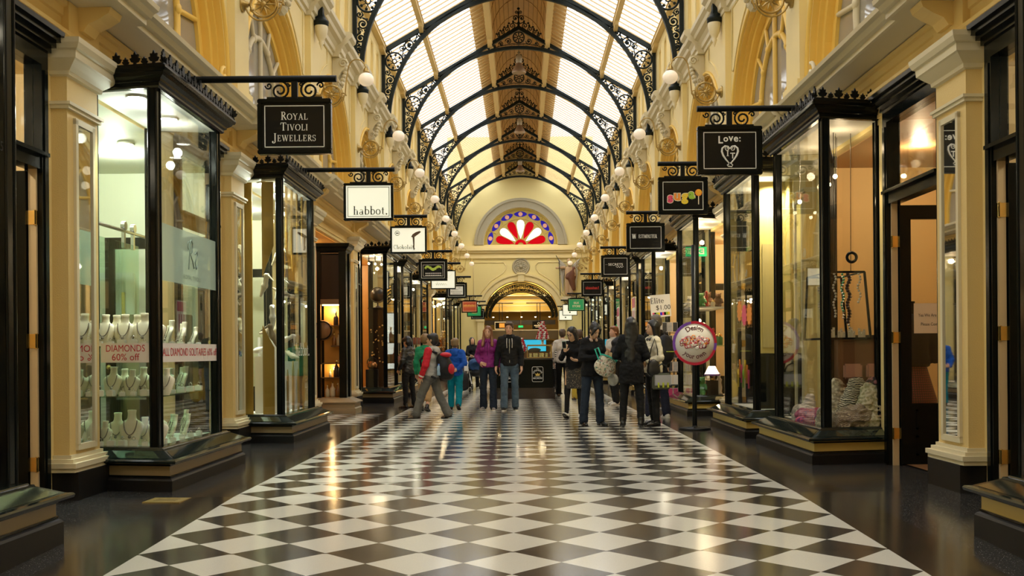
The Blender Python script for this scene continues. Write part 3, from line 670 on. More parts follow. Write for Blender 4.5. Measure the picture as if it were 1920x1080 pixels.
def offs(plan, o, cen):
    "offset an open plan line outward (away from cen), mitred"
    P = [Vector(p) for p in plan]; N = []
    for a, b in zip(P, P[1:]):
        d = (b - a).normalized(); n = Vector((-d.y, d.x))
        if n.dot((a + b) / 2 - Vector(cen)) < 0: n = -n
        N.append(n)
    out = []
    for i, p in enumerate(P):
        if i == 0: out.append(p + N[0] * o)
        elif i == len(P) - 1: out.append(p + N[-1] * o)
        else:
            m_ = (N[i - 1] + N[i]).normalized(); out.append(p + m_ * (o / max(.3, m_.dot(N[i]))))
    return out
def plan_sweep(mb, plan, prof, s, cen):
    rings = []
    lines = [offs(plan, o, cen) for o, z in prof]
    for i in range(len(plan)): rings.append([(s * lines[j][i].x, lines[j][i].y, prof[j][1]) for j in range(len(prof))])
    n = len(prof); b = [p for r in rings for p in r]
    fs = [(i * n + j, i * n + (j + 1) % n, (i + 1) * n + (j + 1) % n, (i + 1) * n + j) for i in range(len(plan) - 1) for j in range(n)]
    fs += [list(range(n)), list(range((len(plan) - 1) * n, len(plan) * n))]
    return mb.add(b, fs, False)
def palmette(w, h):
    half = [(0, 0), (.22, .02), (.14, .18), (.10, .24), (.34, .30), (.50, .52), (.30, .56), (.34, .78), (.14, .76), (0, 1.0)]
    p = [(x * w, z * h) for x, z in half] + [(-x * w, z * h) for x, z in half[-2:0:-1]]
    return p
def shop_bay(s, y0, y1, label, band, X=3.13, XB=3.80, back=.14, low=0.0, crest=True, far=False, glassmat=None, posts=(1, 1), group=None):
    "a projecting shop window: stone plinth, sloped ledge, black posts, moulded head with a crest"
    t = thing('shop_window', label, 'shop window', (0, 0, 0), 0, group)
    plan = [(XB, y0 + back), (X, y0), (X, y1), (XB, y1 - back)]; cen = (XB + 1, (y0 + y1) / 2)
    H = glassmat or GLASS; up_ = .06 if s > 0 else 0
    plan_sweep(MB(), plan, [(-.03, -.1 + low), (.18, -.1 + low), (.18, .09), (.17, .105), (.155, .115), (-.03, .115)], s, cen).build('plinth', [STONE], t)
    b_ = MB(); plan_sweep(b_, plan, [(-.03, .115), (.148, .115), (.148, .245), (-.03, .245)], s, cen); bo = b_.build('base_panel', [band], t)
    if not far:
        b_ = MB()
        for z in (.125, .222): plan_sweep(b_, plan, [(.14, z - .007), (.158, z - .007), (.158, z + .007), (.14, z + .007)], s, cen)
        b_.build('panel_moulding', [BLACK], bo)
    l_ = MB(); plan_sweep(l_, plan, [(-.05, .235), (.20, .235), (.225, .243), (.23, .26), (.222, .272), (.19, .276), (.065, .338), (.06, .35), (.04, .353), (.035, .362), (-.05, .365)], s, cen); lo = l_.build('sill_ledge', [LEDGE], t)
    if not far:
        g_ = MB()
        for (a, b, e0, e1) in ((0, 1, .25, .0), (1, 2, .0, .0)):
            o_, i_ = offs(plan, .182, cen), offs(plan, .078, cen)
            P = [o_[a].lerp(o_[b], .02), o_[a].lerp(o_[b], .98), i_[a].lerp(i_[b], .98), i_[a].lerp(i_[b], .02)]
            g_.add([(s * p.x, p.y, z) for p, z in zip(P, (.283, .283, .3345, .3345))], [(0, 1, 2, 3)])
        g_.build('ledge_panel', [LEDGEG], lo)
    for i, (px_, py_) in enumerate(plan):
        q = offs(plan, -.045, cen)[i]; hw, hy = (.032, .052) if i in (1, 2) else (.045, .045)
        p_ = MB(); p_.box(*sorted((s * (q.x - hw), s * (q.x + hw))), q.y - hy, q.y + hy, .34, 3.53 + up_)
        if not far:
            for dx, dy in ((-1, -1), (-1, 1), (1, -1)): p_.tube([(s * (q.x + dx * hw), q.y + dy * hy, .35), (s * (q.x + dx * hw), q.y + dy * hy, 3.52 + up_)], .011, 5)
        p_.build('post', [BLACK], t)
    for a, b, nm in ((0, 1, 'window_pane'), (1, 2, 'window_pane'), (2, 3, 'window_pane')):
        q = offs(plan, -.05, cen); A, B_ = q[a], q[b]; d = (B_ - A).normalized(); n = Vector((-d.y, d.x)) * .004
        A2, B2 = A + d * .05, B_ - d * .05
        vs = [(s * p.x, p.y, z) for z in (.345, 3.51 + up_) for p in (A2 - n, B2 - n, B2 + n, A2 + n)]
        g_ = MB(); g_.add(vs, [(0, 1, 5, 4), (2, 3, 7, 6)], False); g_.build(nm, [H], t)
    c_ = MB(); plan_sweep(c_, plan, [(o_, z_ + up_) for o_, z_ in [(-.07, 3.49), (.015, 3.49), (.03, 3.505), (.03, 3.53), (.05, 3.54), (.055, 3.56), (.085, 3.58), (.10, 3.605), (.115, 3.61), (.125, 3.635), (.125, 3.65), (-.07, 3.66)]], s, cen); c_.build('cornice', [BLACK], t)
    if crest:
        k_ = MB()
        for a, b in ((0, 1), (1, 2), (2, 3)):
            q = offs(plan, .10, cen); A, B_ = q[a], q[b]; L = (B_ - A).length; d = (B_ - A).normalized(); n = Vector((-d.y, d.x))
            m_ = max(2, int(L / .085)); 
            for i in range(m_ + 1):
                big = i % 2 == 0; c0 = A + d * (L * i / m_); pl = palmette(.10 if big else .065, .135 if big else .085)
                k_.prism(pl, lambda u, v, e: (s * (c0.x + d.x * u + n.x * e), c0.y + d.y * u + n.y * e, 3.655 + v + up_), -.008, .008)
            k_.bar((s * A.x, A.y, 3.665 + up_), (s * B_.x, B_.y, 3.665 + up_), .02, .02)
        k_.build('cresting', [IRON], t)
    f_ = MB(); q = offs(plan, -.03, cen)
    f_.add([(s * p.x, p.y, .352) for p in q], [(0, 1, 2, 3)]); f_.add([(s * p.x, p.y, 3.488 + up_) for p in q], [(3, 2, 1, 0)])
    f_.build('display_base', [WHITE], t)
    return t
def room(s, k, wall, ceil_, floor_=None, depth=6.0, x0=3.86, ya=None, yb=None, z1=3.49):
    ya = PY(k) + .12 if ya is None else ya; yb = PY(k + 1) - .12 if yb is None else yb
    def Q(m_, *p): m_.quad(*[(s * x, y, z) for x, y, z in p])
    m_ = MB(); Q(m_, (depth, ya, 0), (depth, yb, 0), (depth, yb, z1), (depth, ya, z1)); Q(m_, (x0, ya, 0), (depth, ya, 0), (depth, ya, z1), (x0, ya, z1)); Q(m_, (x0, yb, 0), (depth, yb, 0), (depth, yb, z1), (x0, yb, z1))
    o = struct('wall_shop_interior', m_, [wall])
    m_ = MB(); Q(m_, (x0, ya, z1), (depth, ya, z1), (depth, yb, z1), (x0, yb, z1)); m_.build('shop_ceiling', [ceil_], o)
    m_ = MB(); Q(m_, (x0, ya, .012), (depth, ya, .012), (depth, yb, .012), (x0, yb, .012)); m_.build('shop_floor', [floor_ or mat('shop floor boards', (.20, .11, .05), .35)], o)
    return o
NDOOR = [0]
def doorway(s, y0, y1, leaf=True, glazed=True, tz=2.62, edge=None, notice=False, far=False):
    "black door frame with fanlight; the leaf stands open inward, hung on the far jamb"
    NDOOR[0] += 1
    def B(m_, x0, x1, a, b, z0, z1): m_.box(*sorted((s * x0, s * x1)), a, b, z0, z1); return m_
    f_ = MB(); B(f_, 3.70, 3.84, y0, y0 + .11, 0, 3.6); B(f_, 3.70, 3.84, y1 - .11, y1, 0, 3.6); B(f_, 3.70, 3.84, y0 + .11, y1 - .11, 3.44, 3.6); B(f_, 3.71, 3.83, y0 + .11, y1 - .11, tz, tz + .10); B(f_, 3.66, 3.84, y0 + .06, y1 - .06, tz + .10, tz + .13)
    B(f_, 3.69, 3.70, y0 + .02, y0 + .08, 0, 3.4); B(f_, 3.69, 3.70, y1 - .08, y1 - .02, 0, 3.4)
    for i, (x, z0, z1) in enumerate(((3.68, 3.56, 3.60), (3.64, 3.60, 3.64), (3.60, 3.64, 3.68), (3.57, 3.68, 3.72))): B(f_, x, 3.86, y0 - .02, y1 + .02, z0, z1)
    d = struct('door_%d' % NDOOR[0], f_, [BLACK])
    g_ = MB(); B(g_, 3.765, 3.771, y0 + .11, y1 - .11, tz + .13, 3.44); g_.build('fanlight_pane', [GLASS], d)
    m_ = MB(); B(m_, 3.74, 3.80, y1 - .135, y1 - .111, 0, tz); m_.build('door_stop', [edge or mat('beige door stop paint', (.55, .42, .24), .5)], d)
    if leaf:
        X0, X1, ya, yb = 3.81, 3.81 + (y1 - y0 - .26), y1 - .165, y1 - .12
        zg = .62; zt = tz - .16
        l_ = MB(); B(l_, X0, X0 + .11, ya, yb, .01, tz - .02); B(l_, X1 - .11, X1, ya, yb, .01, tz - .02); B(l_, X0 + .11, X1 - .11, ya, yb, zt, tz - .02)
        B(l_, X0 + .11, X1 - .11, ya, yb, .01, zg) if glazed else B(l_, X0 + .11, X1 - .11, ya + .01, yb - .01, .01, zt)
        for z0, z1 in ((.10, .30), (.36, .56)) if glazed else ((.14, .9), (1.05, 1.9), (2.0, zt - .06)):
            B(l_, X0 + .15, X1 - .15, ya - .012, ya, z0, z0 + .02); B(l_, X0 + .15, X1 - .15, ya - .012, ya, z1 - .02, z1); B(l_, X0 + .15, X0 + .17, ya - .012, ya, z0, z1); B(l_, X1 - .17, X1 - .15, ya - .012, ya, z0, z1)
        lo = l_.build('door_leaf', [BLACK], d)
        if glazed: g_ = MB(); B(g_, X0 + .11, X1 - .11, (ya + yb) / 2 - .002, (ya + yb) / 2 + .002, zg, zt); g_.build('door_pane', [GLASS], lo)
        if not far:
            for z in (.32, 1.28, 2.24):
                h_ = MB(); B(h_, 3.735, 3.742, y1 - .175, y1 - .10, z - .055, z + .055); B(h_, 3.75, 3.83, y1 - .1385, y1 - .1345, z - .055, z + .055)
                h_.tube([(s * 3.745, y1 - .138, z - .06), (s * 3.745, y1 - .138, z + .06)], .012, 8)
                h_.build('hinge', [BRASS], d)
            h_ = MB(); h_.ball((s * (X1 - .06), ya - .05, 1.02), .032, 10); h_.tube([(s * (X1 - .06), ya - .05, 1.02), (s * (X1 - .06), ya, 1.02)], .012, 6); h_.build('door_knob', [BRASS], lo)
    return d
def lintel(s, y0, y1):
    pass
# walls of plain cream beside and over the doors (one skin each side, with gaps where the shopfronts open)
OPEN = {-1: [], 1: []}
# paints of rooms
MINT = mat('pale mint shop wall', (.80, .84, .66), .5); IVORY = mat('ivory shop wall', (.82, .80, .58), .55); TAN = mat('warm tan shop wall', (.74, .53, .24), .6)
LEMON = mat('lemon yellow shop wall', (.80, .64, .22), .55); PEACH = mat('peach shop wall', (.80, .60, .33), .6); SHOPC = mat('cream shop wall', (.78, .62, .34), .6); OAK = mat('honey oak panelling', (.62, .33, .07), .4, noise=.25, nscale=2.5)
DARKB = mat('dark brown band', (.018, .012, .009), .4, spec=.2); BANDB = mat('beige brown base panel', (.30, .23, .13), .35); BANDY = mat('ochre base panel', (.62, .46, .14), .4)
PLANK = mat('plank ceiling', (.40, .23, .10), .5)
LAMPS = []
def lamp(x, y, z, w, col, size=.5, sy=None, rot=(0, 0, 0)):
    n = 1 if (sy or size) < 1 else 2
    for i in range(n):
        la = bpy.data.lights.new('shop_light', 'POINT'); la.energy = w / n; la.color = col; la.shadow_soft_size = .05
        o = bpy.data.objects.new('shop_light', la); C.objects.link(o); o.location = (x, y + (0 if n == 1 else (i - .5) * (sy or size) * .55), z - .06)
WARM, COOL, NEUT = (1.0, .74, .44), (.94, 1.0, .84), (1.0, .88, .66)
# ---- unit by unit: (side, k, bay or None, door or None, walls, ceiling, band, light colour, watts, bay label)
UN = [
 (-1, -1, (4.0, 6.52), (6.75, 8.22), SHOPC, SHOPC, BANDB, NEUT, 60, 'black framed shop window nearest the camera %s, only its far corner in view' % JS),
 (-1, 0, (9.05, 10.95), (11.35, 12.85), MINT, WHITE, BANDB, COOL, 85, 'bright jewellery shop window with red sale banners and rows of necklace stands'),
 (-1, 1, (13.75, 15.86), (16.15, 17.7), IVORY, WHITE, BANDB, COOL, 85, 'shoe shop window with mustard panels and hanging shoes'),
 (-1, 2, None, None, OAK, OAK, BANDB, WARM, 45, ''),
 (-1, 3, (24.35, 26.5), (23.25, 24.0), OAK, OAK, BANDB, WARM, 70, 'amber lit shop window with a globe on a tall dark cabinet'),
 (-1, 4, (27.9, 30.2), (30.6, 31.9), IVORY, WHITE, BANDB, NEUT, 70, 'black framed shop window behind the teenager in the black jacket'),
 (-1, 5, (33.2, 35.4), (35.7, 36.8), IVORY, WHITE, BANDB, NEUT, 60, 'black framed shop window next past the one behind the black jacket'),
 (-1, 6, None, (38.6, 40.2), SHOPC, SHOPC, BANDB, NEUT, 50, ''),
 (-1, 7, (44.0, 46.2), (42.5, 43.6), TAN, PEACH, BANDB, WARM, 110, 'orange lit toy shop window seen past the black posts'),
 (-1, 8, (47.1, 49.3), (49.7, 51.0), SHOPC, SHOPC, BANDB, NEUT, 50, 'second to last shop window %s' % JS),
 (-1, 9, (52.0, 54.2), (54.5, 55.8), SHOPC, SHOPC, BANDB, NEUT, 50, 'last shop window before the end arch %s' % JS),
 (1, -1, (4.0, 6.52), (6.75, 8.22), SHOPC, SHOPC, BANDY, NEUT, 25, 'black framed shop window nearest the camera %s, only its ledge in view' % SS),
 (1, 0, (10.72, 12.8), (9.08, 10.55), TAN, PLANK, BANDY, WARM, 45, 'tan walled scarf and jewellery shop window with a hanging display rack'),
 (1, 1, (13.9, 15.95), (16.25, 17.7), LEMON, WHITE, BANDY, NEUT, 75, 'tall yellow shop window with a black lower half'),
 (1, 2, (18.68, 20.7), (21.1, 22.5), PEACH, PEACH, BANDY, WARM, 90, 'toy and gift shop window behind the round sign stand'),
 (1, 3, (24.7, 27.0), (23.4, 24.4), PEACH, SHOPC, BANDY, NEUT, 70, 'black framed shop window behind the cream jacket woman'),
 (1, 4, (28.2, 30.4), (30.7, 32.0), SHOPC, SHOPC, BANDY, WARM, 60, 'sixth projecting shop window %s' % SS),
 (1, 5, (33.0, 35.2), (35.5, 36.8), SHOPC, SHOPC, BANDY, NEUT, 55, 'seventh projecting shop window %s' % SS),
 (1, 6, (37.9, 40.0), (40.3, 41.5), SHOPC, SHOPC, BANDY, WARM, 55, 'eighth projecting shop window %s' % SS),
 (1, 7, (42.7, 44.8), (45.0, 46.3), SHOPC, SHOPC, BANDY, NEUT, 50, 'ninth projecting shop window %s' % SS),
 (1, 8, (47.1, 49.3), (49.7, 51.0), IVORY, WHITE, BANDY, COOL, 60, 'second to last shop window %s' % SS),
 (1, 9, (52.0, 54.2), (54.5, 55.8), IVORY, WHITE, BANDY, COOL, 60, 'last shop window before the end arch %s' % SS),
]
SKIN = {-1: MB(), 1: MB()}
BAY = {}
for s, k, bay, dr, wm, cm, band, lc, watts, lab in UN:
    rm = room(s, k, wm, mat('pale mint ceiling', (.62, .66, .52), .6) if k == 0 and s < 0 else cm, ya=(4.1 if k < 0 else None))
    y0, y1 = PY(k), PY(k + 1)
    holes = []
    if bay:
        BAY[(s, k)] = shop_bay(s, bay[0], bay[1], lab, band, low=-.05 if k < 0 else 0, far=k > 3, group='projecting shop windows')
        holes.append((bay[0] + .1, bay[1] - .1, .0))
    if dr:
        doorway(s, dr[0], dr[1], leaf=k < 5, glazed=not (k == -1 and s == 1), far=k > 3)
        holes.append((dr[0] + .02, dr[1] - .02, .0))
    if s == -1 and k == 2: holes.append((18.3, 22.5, 0))
    holes.sort(); a = y0
    def wallseg(a, b, z0, z1):
        if b - a > .01: SKIN[s].box(*sorted((s * 3.76, s * 3.86)), a, b, z0, z1)
    for h0, h1, _ in holes: wallseg(a, h0, 0, 3.6); wallseg(h0, h1, 3.5, 3.6); a = h1
    wallseg(a, y1, 0, 3.6)
    yc = (y0 + y1) / 2
    lamp(s * 4.6, yc, 3.44, watts, lc, 1.2, 3.0)
    if bay: lamp(s * 3.5, (bay[0] + bay[1]) / 2, 3.40, watts * .12, lc, .35, bay[1] - bay[0] - .4)
SKIN[-1].box(-3.86, -3.76, YB, 4.0, 0, 3.6); SKIN[1].box(3.76, 3.86, YB, 4.0, 0, 3.6)
for s in (-1, 1): SKIN[s].box(*sorted((s * 3.66, s * 3.9)), PY(NK), YE, 0, 3.6)
struct('wall_left_shopfront', SKIN[-1], [CREAM]); struct('wall_right_shopfront', SKIN[1], [CREAM])
# ================================================================== HANGING SIGNS AND LAMPS
SBLK = mat('black sign board', (.008, .008, .008), .2, spec=.2); SWHT = mat('white sign paint', (.86, .86, .82), .5)
SLIT = mat('lit cream sign face', (.86, .86, .70), .4, emit=.38); SGRN = mat('green sign face', (.02, .36, .13), .35, emit=.08); SRED = mat('rust red sign face', (.36, .06, .025), .35)
SINK = mat('black sign lettering', (.015, .015, .015), .5); SCREAM = mat('cream sign lettering', (.80, .76, .50), .5)
def sign(x, y, zt, label, art, board, w=.72, h=.54, bar_x=None, line=SWHT, frame_w=.045):
    s = -1 if x < 0 else 1
    t = thing('hanging_sign', label, 'sign', (x, y, 0), 0, 'signs hung out from the shopfronts')
    zb = zt + .20; inner = (bar_x if bar_x is not None else s * 1.72) - x; wall = s * (3.25 if zt > 3.6 else 3.0) - x
    MB().tube([(inner, 0, zb), (wall, 0, zb)], .034, 10).build('support_bar', [IRON], t)
    b = MB(); b.box(-.03, .03, -.02, .02, zt, zb); b.box(-.27, .27, -.015, .015, zt - .004, zt + .022)
    for sg in (-1, 1):
        b.spiral((sg * .145, 0, zt + .088), .095, .011, 1.75, PI / 2 - sg * PI / 2 * 0 - sg * .2, sg, n=30, k=5, inner=.22)
        b.spiral((sg * .255, 0, zt + .135), .035, .009, 1.2, PI, -sg, n=16, k=5); b.spiral((sg * .065, 0, zt + .145), .022, .008, 1.2, 0, sg, n=14, k=5)
    b.build('scroll_bracket', [IRON], t)
    f = MB(); fw = frame_w
    for z0, z1, x0, x1 in ((zt - fw, zt, -w / 2, w / 2), (zt - h, zt - h + fw, -w / 2, w / 2), (zt - h + fw, zt - fw, -w / 2, -w / 2 + fw), (zt - h + fw, zt - fw, w / 2 - fw, w / 2)): f.bevbox(x0, x1, -.045, .045, z0, z1, .008)
    f.build('frame', [BLACK], t)
    MB().box(-w / 2 + fw, w / 2 - fw, -.025, .025, zt - h + fw, zt - fw).build('sign_board', [board], t)
    zc = zt - h / 2
    if line:
        l = MB(); a, c = w / 2 - fw - .022, h / 2 - fw - .02
        for yy in (-.0265, .0265):
            for x0, x1, z0, z1 in ((-a, a, c - .008, c), (-a, a, -c, -c + .008), (-a, -a + .008, -c, c), (a - .008, a, -c, c)): l.quad((x0, yy, zc + z0), (x1, yy, zc + z0), (x1, yy, zc + z1), (x0, yy, zc + z1))
        l.build('border_line', [line], t)
    for sg in (-1, 1): art(t, zc, sg * .0275, (-sg, 0, 0))
    return t
def letters(mats, fn):
    "art made of one mesh on each face; fn(mb, centre, ax)"
    def art(t, zc, y, ax):
        m_ = MB(); fn(m_, Vector((0, y, zc)), Vector(ax)); m_.build('lettering', mats, t)
    return art
Z = Vector((0, 0, 1))
def a_tivoli(m_, c, ax):
    for i, w_ in enumerate(('ROYAL', 'TIVOLI', 'JEWELLERS')): serif(m_, w_, c + Z * (.10 - i * .105), .078, ax, Z, .78, 1.0)
def a_habbot(m_, c, ax): serif(m_, 'habbot.', c - Z * .13 + ax * .03, .125, ax, Z, 1.0, .95)
def a_spoon(m_, c, ax):
    serif(m_, 'Chokolait.', c - Z * .14 - ax * .08, .085, ax, Z, 1.0, .85)
    n = Vector((0, -1 if ax.x > 0 else 1, 0)) * .001
    m_.m(1)
    pts = [(.05, .06), (.10, .045), (.15, .08), (.22, .13), (.25, .16), (.22, .175), (.14, .15), (.08, .11)]
    m_.add([c + n + ax * x + Z * z for x, z in pts], [tuple(range(len(pts)))]); pts = [(.08, .06), (.12, .055), (.115, -.20), (.10, -.20)]; m_.add([c + n + ax * x + Z * z for x, z in pts], [(0, 1, 2, 3)])
    m_.m(0)
    q = c - ax * .22 + Z * .135; m_.ring(q, .045, .005, ax, Z, 20, 4); pts = [(-.03, 0), (-.005, .022), (-.005, .008), (.03, .008), (.03, -.008), (-.005, -.008), (-.005, -.022)]; m_.add([q + ax * x + Z * z for x, z in pts], [tuple(range(7))])
def wave(m_, c, ax, w, amp, th, n=40, f=2.0, ph=0):
    vs = []
    for i in range(n + 1):
        t = i / n; x = (t - .5) * w; z = amp * math.sin(f * 2 * PI * t + ph); tt = th * (.55 + .45 * math.sin(PI * t))
        vs += [c + ax * x + Z * (z - tt), c + ax * x + Z * (z + tt)]
    m_.add(vs, [(2 * i, 2 * i + 2, 2 * i + 3, 2 * i + 1) for i in range(n)], False)
def a_squig(m_, c, ax):
    m_.m(1); wave(m_, c + Z * .05, ax, .42, .035, .035, f=1.5)
    for i in range(7): m_.ring(c + Z * .05 + ax * (-.18 + .06 * i) + Z * .03 * math.sin(i * 1.4), .022, .007, ax, Z, 10, 4)
    m_.m(0)
    for i in range(2):
        for x in [-.19 + .045 * j for j in range(9)]: m_.quad(*[c + ax * (x + dx) + Z * (-.09 - .05 * i + dz) for dx, dz in ((0, 0), (.035, 0), (.035, .018), (0, .018))])
    for x0, x1, z0, z1 in ((-.25, .25, .125, .131), (-.25, .25, -.155, -.149), (-.25, -.244, -.155, .131), (.244, .25, -.155, .131)): m_.quad(*[c + ax * x + Z * z for x, z in ((x0, z0), (x1, z0), (x1, z1), (x0, z1))])
def a_script(m_, c, ax):
    wave(m_, c - Z * .13 - ax * .06, ax, .34, .022, .006, 50, 6); m_.bar(c + ax * .18 + Z * .10, c + ax * .25 + Z * .16, .006, .003); m_.bar(c - ax * .2 - Z * .15, c - ax * .16 - Z * .06, .008, .003)
    for i in range(4): m_.bar(c + ax * (.05 + .05 * i) + Z * .03, c + ax * (.07 + .05 * i) + Z * .05, .005, .003)
def a_fashion(m_, c, ax):
    m_.m(1); m_.quad(*[c + ax * x + Z * z for x, z in ((-.22, -.14), (.22, -.14), (.22, .14), (-.22, .14))]); m_.m(0)
    n = Vector((0, -1 if ax.x > 0 else 1, 0)) * .0015
    for z, k, w_ in ((-.04, 11, .36), (-.10, 8, .26)):       # too small to read in the photograph: rows of letter-like strokes
        for i in range(k): x = -w_ / 2 + w_ * i / (k - 1); m_.bar(c + n + ax * x + Z * (z - .02), c + n + ax * x + Z * (z + .02), .009, .001); m_.bar(c + n + ax * x + Z * (z + (.017, -.017, 0)[i % 3]), c + n + ax * (x + .018) + Z * (z + (.017, -.017, 0)[i % 3]), .007, .001)
    wave(m_, c + n + Z * .03 - ax * .05, ax, .22, .012, .005, 40, 5); wave(m_, c + n + Z * .09 + ax * .1, ax, .1, .02, .006, 20, 2)
def a_red(m_, c, ax):
    m_.quad(*[c + ax * x + Z * z for x, z in ((-.27, -.01), (.27, -.01), (.27, 0), (-.27, 0))])
    for i in range(11): m_.bar(c + ax * (-.24 + .048 * i) + Z * .02, c + ax * (-.24 + .048 * i) + Z * (.07 + .01 * (i % 3)), .022, .002)
    for i in range(9): m_.bar(c + ax * (-.2 + .05 * i) - Z * .06, c + ax * (-.17 + .05 * i) - Z * .06, .014, .002)
def a_oval(m_, c, ax):
    m_.ring(c - Z * .04, .15, .014, ax, Z, 24, 4, .06); wave(m_, c - Z * .04, ax, .2, .012, .014, 20, 3)
def a_ring(m_, c, ax): m_.ring(c, .12, .01, ax, Z, 20, 4, .08)
def a_love(m_, c, ax):
    # hand drawn letters over a scrolled heart
    for ch, x, z, sz, sk in (('L', -.105, .115, .115, 0), ('o', -.045, .13, .10, 0), ('v', .012, .138, .11, 0), ('e', .068, .132, .11, 0), (':', .112, .13, .10, 0)): text(m_, ch, c + ax * x + Z * z, sz, ax, Z, bold=.022)
    c = c - Z * .012
    text(m_, 'I', c + ax * -.025 - Z * .022, .09, ax, Z, bold=.02); text(m_, 'T', c + ax * .03 - Z * .05, .09, ax, Z, bold=.02)
    for dx, dz, w_ in ((-.025, .005, .03), (-.025, -.05, .03)): m_.bar(c + ax * (dx - w_ / 2) + Z * dz, c + ax * (dx + w_ / 2) + Z * dz, .008, .002)
    for sg in (-1, 1):
        pts = [(0, .03), (.02, .055), (.055, .06), (.085, .035), (.09, 0), (.075, -.045), (.045, -.09), (.01, -.13)]
        m_.tube([c + ax * sg * x + Z * z for x, z in pts], [.006, .008, .010, .011, .012, .011, .009, .007], 5)
        m_.spiral(c + ax * sg * .028 + Z * .032, .03, .006, 1.2, PI / 2, -sg, ax, Z, 16, 4)
    m_.tube([c + ax * x + Z * z for x, z in ((0, -.125), (.03, -.15), (.02, -.17), (-.02, -.165), (-.03, -.15), (-.01, -.14))], .007, 4)
CANDY = [mat('candy pink', (.75, .07, .18), .4), mat('candy orange', (.85, .28, .03), .4), mat('candy yellow', (.85, .62, .04), .4), mat('candy green', (.30, .55, .05), .4), mat('candy cream', (.85, .78, .6), .5)]
def a_sugar(m_, c, ax):
    for i, (ch, x, z, sz) in enumerate((('s', -.185, -.03, .20), ('u', -.085, .0, .19), ('g', .025, -.005, .20), ('a', .125, .02, .19))):
        m_.m(4); text(m_, ch, c + ax * x + Z * z, sz, ax, Z, bold=.085); m_.m(i); text(m_, ch, c + Vector((0, -.0015 if ax.x > 0 else .0015, 0)) + ax * x + Z * z, sz, ax, Z, bold=.045)
    q = c + ax * .225 + Z * .045; m_.m(4); m_.bar(q, q - Z * .17, .012, .003); m_.m(1)
    n = Vector((0, -1 if ax.x > 0 else 1, 0)); m_.add([q + n * .002 + ax * .05 * math.cos(a) + Z * .05 * math.sin(a) for a in [2 * PI * i / 20 for i in range(20)]], [tuple(range(20))])
    m_.m(2); m_.spiral(q + n * .003, .042, .005, 2, 0, 1, ax, Z, 26, 4)
def a_west(m_, c, ax):
    serif(m_, 'ESTMINSTER', c + ax * .04 + Z * .02, .068, ax, Z, 1.0, .66)
    serif(m_, 'W', c - ax * .215 + Z * .02, .085, ax, Z, 1.0, .85)
    for i in range(5): m_.bar(c - ax * (.245 - .014 * i) + Z * -.02, c - ax * (.245 - .014 * i) + Z * .06, .004, .002)
def a_secrets(m_, c, ax):
    text(m_, 'SECRETS', c + Z * .04, .085, ax, Z, width=.36); wave(m_, c + ax * .10 - Z * .02, ax, .20, .014, .006, 40, 3.5); m_.bar(c - ax * .26 + Z * .04, c - ax * .2 + Z * .04, .005, .002)
def a_redword(m_, c, ax):
    for i in range(8):
        x = -.21 + .048 * i; h = (.045, .06, .045, .035, .035, .05, .035, .035)[i]; m_.bar(c + ax * x - Z * .035, c + ax * x + Z * h, .017, .002); m_.bar(c + ax * x + Z * (.025 if i % 2 else -.025), c + ax * (x + .035) + Z * (.025 if i % 2 else -.025), .016, .002); m_.bar(c + ax * (x + .033) - Z * .035, c + ax * (x + .033) + Z * .025, .013, .002)
    text(m_, '!', c + ax * .2 + Z * .01, .13, ax, Z, bold=.02)
def a_silk(m_, c, ax): text(m_, 'SILK', c + Z * .07, .12, ax, Z, width=.24, bold=.03); text(m_, 'STORE', c - Z * .07, .12, ax, Z, width=.34, bold=.03)
def a_crest(m_, c, ax):
    pts = [(0, -.16), (.04, -.12), (.04, -.08), (-.04, -.08), (-.04, -.12)]; m_.add([c + ax * x + Z * z for x, z in pts], [(0, 1, 2, 3, 4)])
    m_.bar(c - ax * .2 + Z * .06, c - ax * .08 + Z * .06, .02, .002)
LIME = mat('lime sign paint', (.55, .72, .12), .5); REDL = mat('red sign lettering', (.62, .03, .02), .5); CHOC = mat('chocolate brown', (.10, .055, .03), .4); GOLDL = mat('gold sign lettering', (.72, .52, .12), .4)
sign(-2.18, 10.2, 3.66, 'black hanging sign with three lines of white old-style capitals', letters([SWHT], a_tivoli), SBLK, bar_x=-1.77)
sign(-2.18, 15.1, 3.63, 'lit cream hanging sign with one lower-case black word', letters([SINK], a_habbot), SLIT, bar_x=-1.80, line=SINK, frame_w=.035)
sign(-2.20, 20.6, 3.67, 'cream hanging sign with arrow and a dripping chocolate spoon', letters([SINK, CHOC], a_spoon), SLIT, bar_x=-1.83, line=None, frame_w=.035)
sign(-2.18, 26.0, 3.50, 'black hanging sign with a lime green squiggle', letters([SWHT, LIME], a_squig), SBLK, bar_x=-1.70)
sign(-2.22, 29.9, 3.53, 'white hanging sign with thin handwritten script', letters([SINK], a_script), SLIT, line=None, frame_w=.03)
sign(-2.22, 36.0, 3.58, 'black hanging sign with a white inset panel of small text', letters([SINK, SWHT], a_fashion), SBLK)
sign(-2.28, 46.0, 3.46, 'rust red hanging sign with gold lettering', letters([GOLDL], a_red), SRED, line=SCREAM)
sign(-2.28, 50.6, 3.44, 'green hanging sign with a gold oval %s' % JS, letters([GOLDL], a_oval), SGRN, line=None)
sign(-2.28, 54.6, 3.44, 'black hanging sign with a thin oval, last before the end arch', letters([SWHT], a_ring), SBLK)
sign(2.36, 11.6, 3.66, 'black hanging sign with a white scrolled heart', letters([SWHT], a_love), SBLK, bar_x=2.0)
sign(2.38, 15.1, 3.68, 'black hanging sign with multicoloured candy letters and a lollipop', letters(CANDY, a_sugar), SBLK, bar_x=2.02)
sign(2.36, 19.5, 3.56, 'black hanging sign with one wide white word in capitals', letters([SWHT], a_west), SBLK, bar_x=2.0)
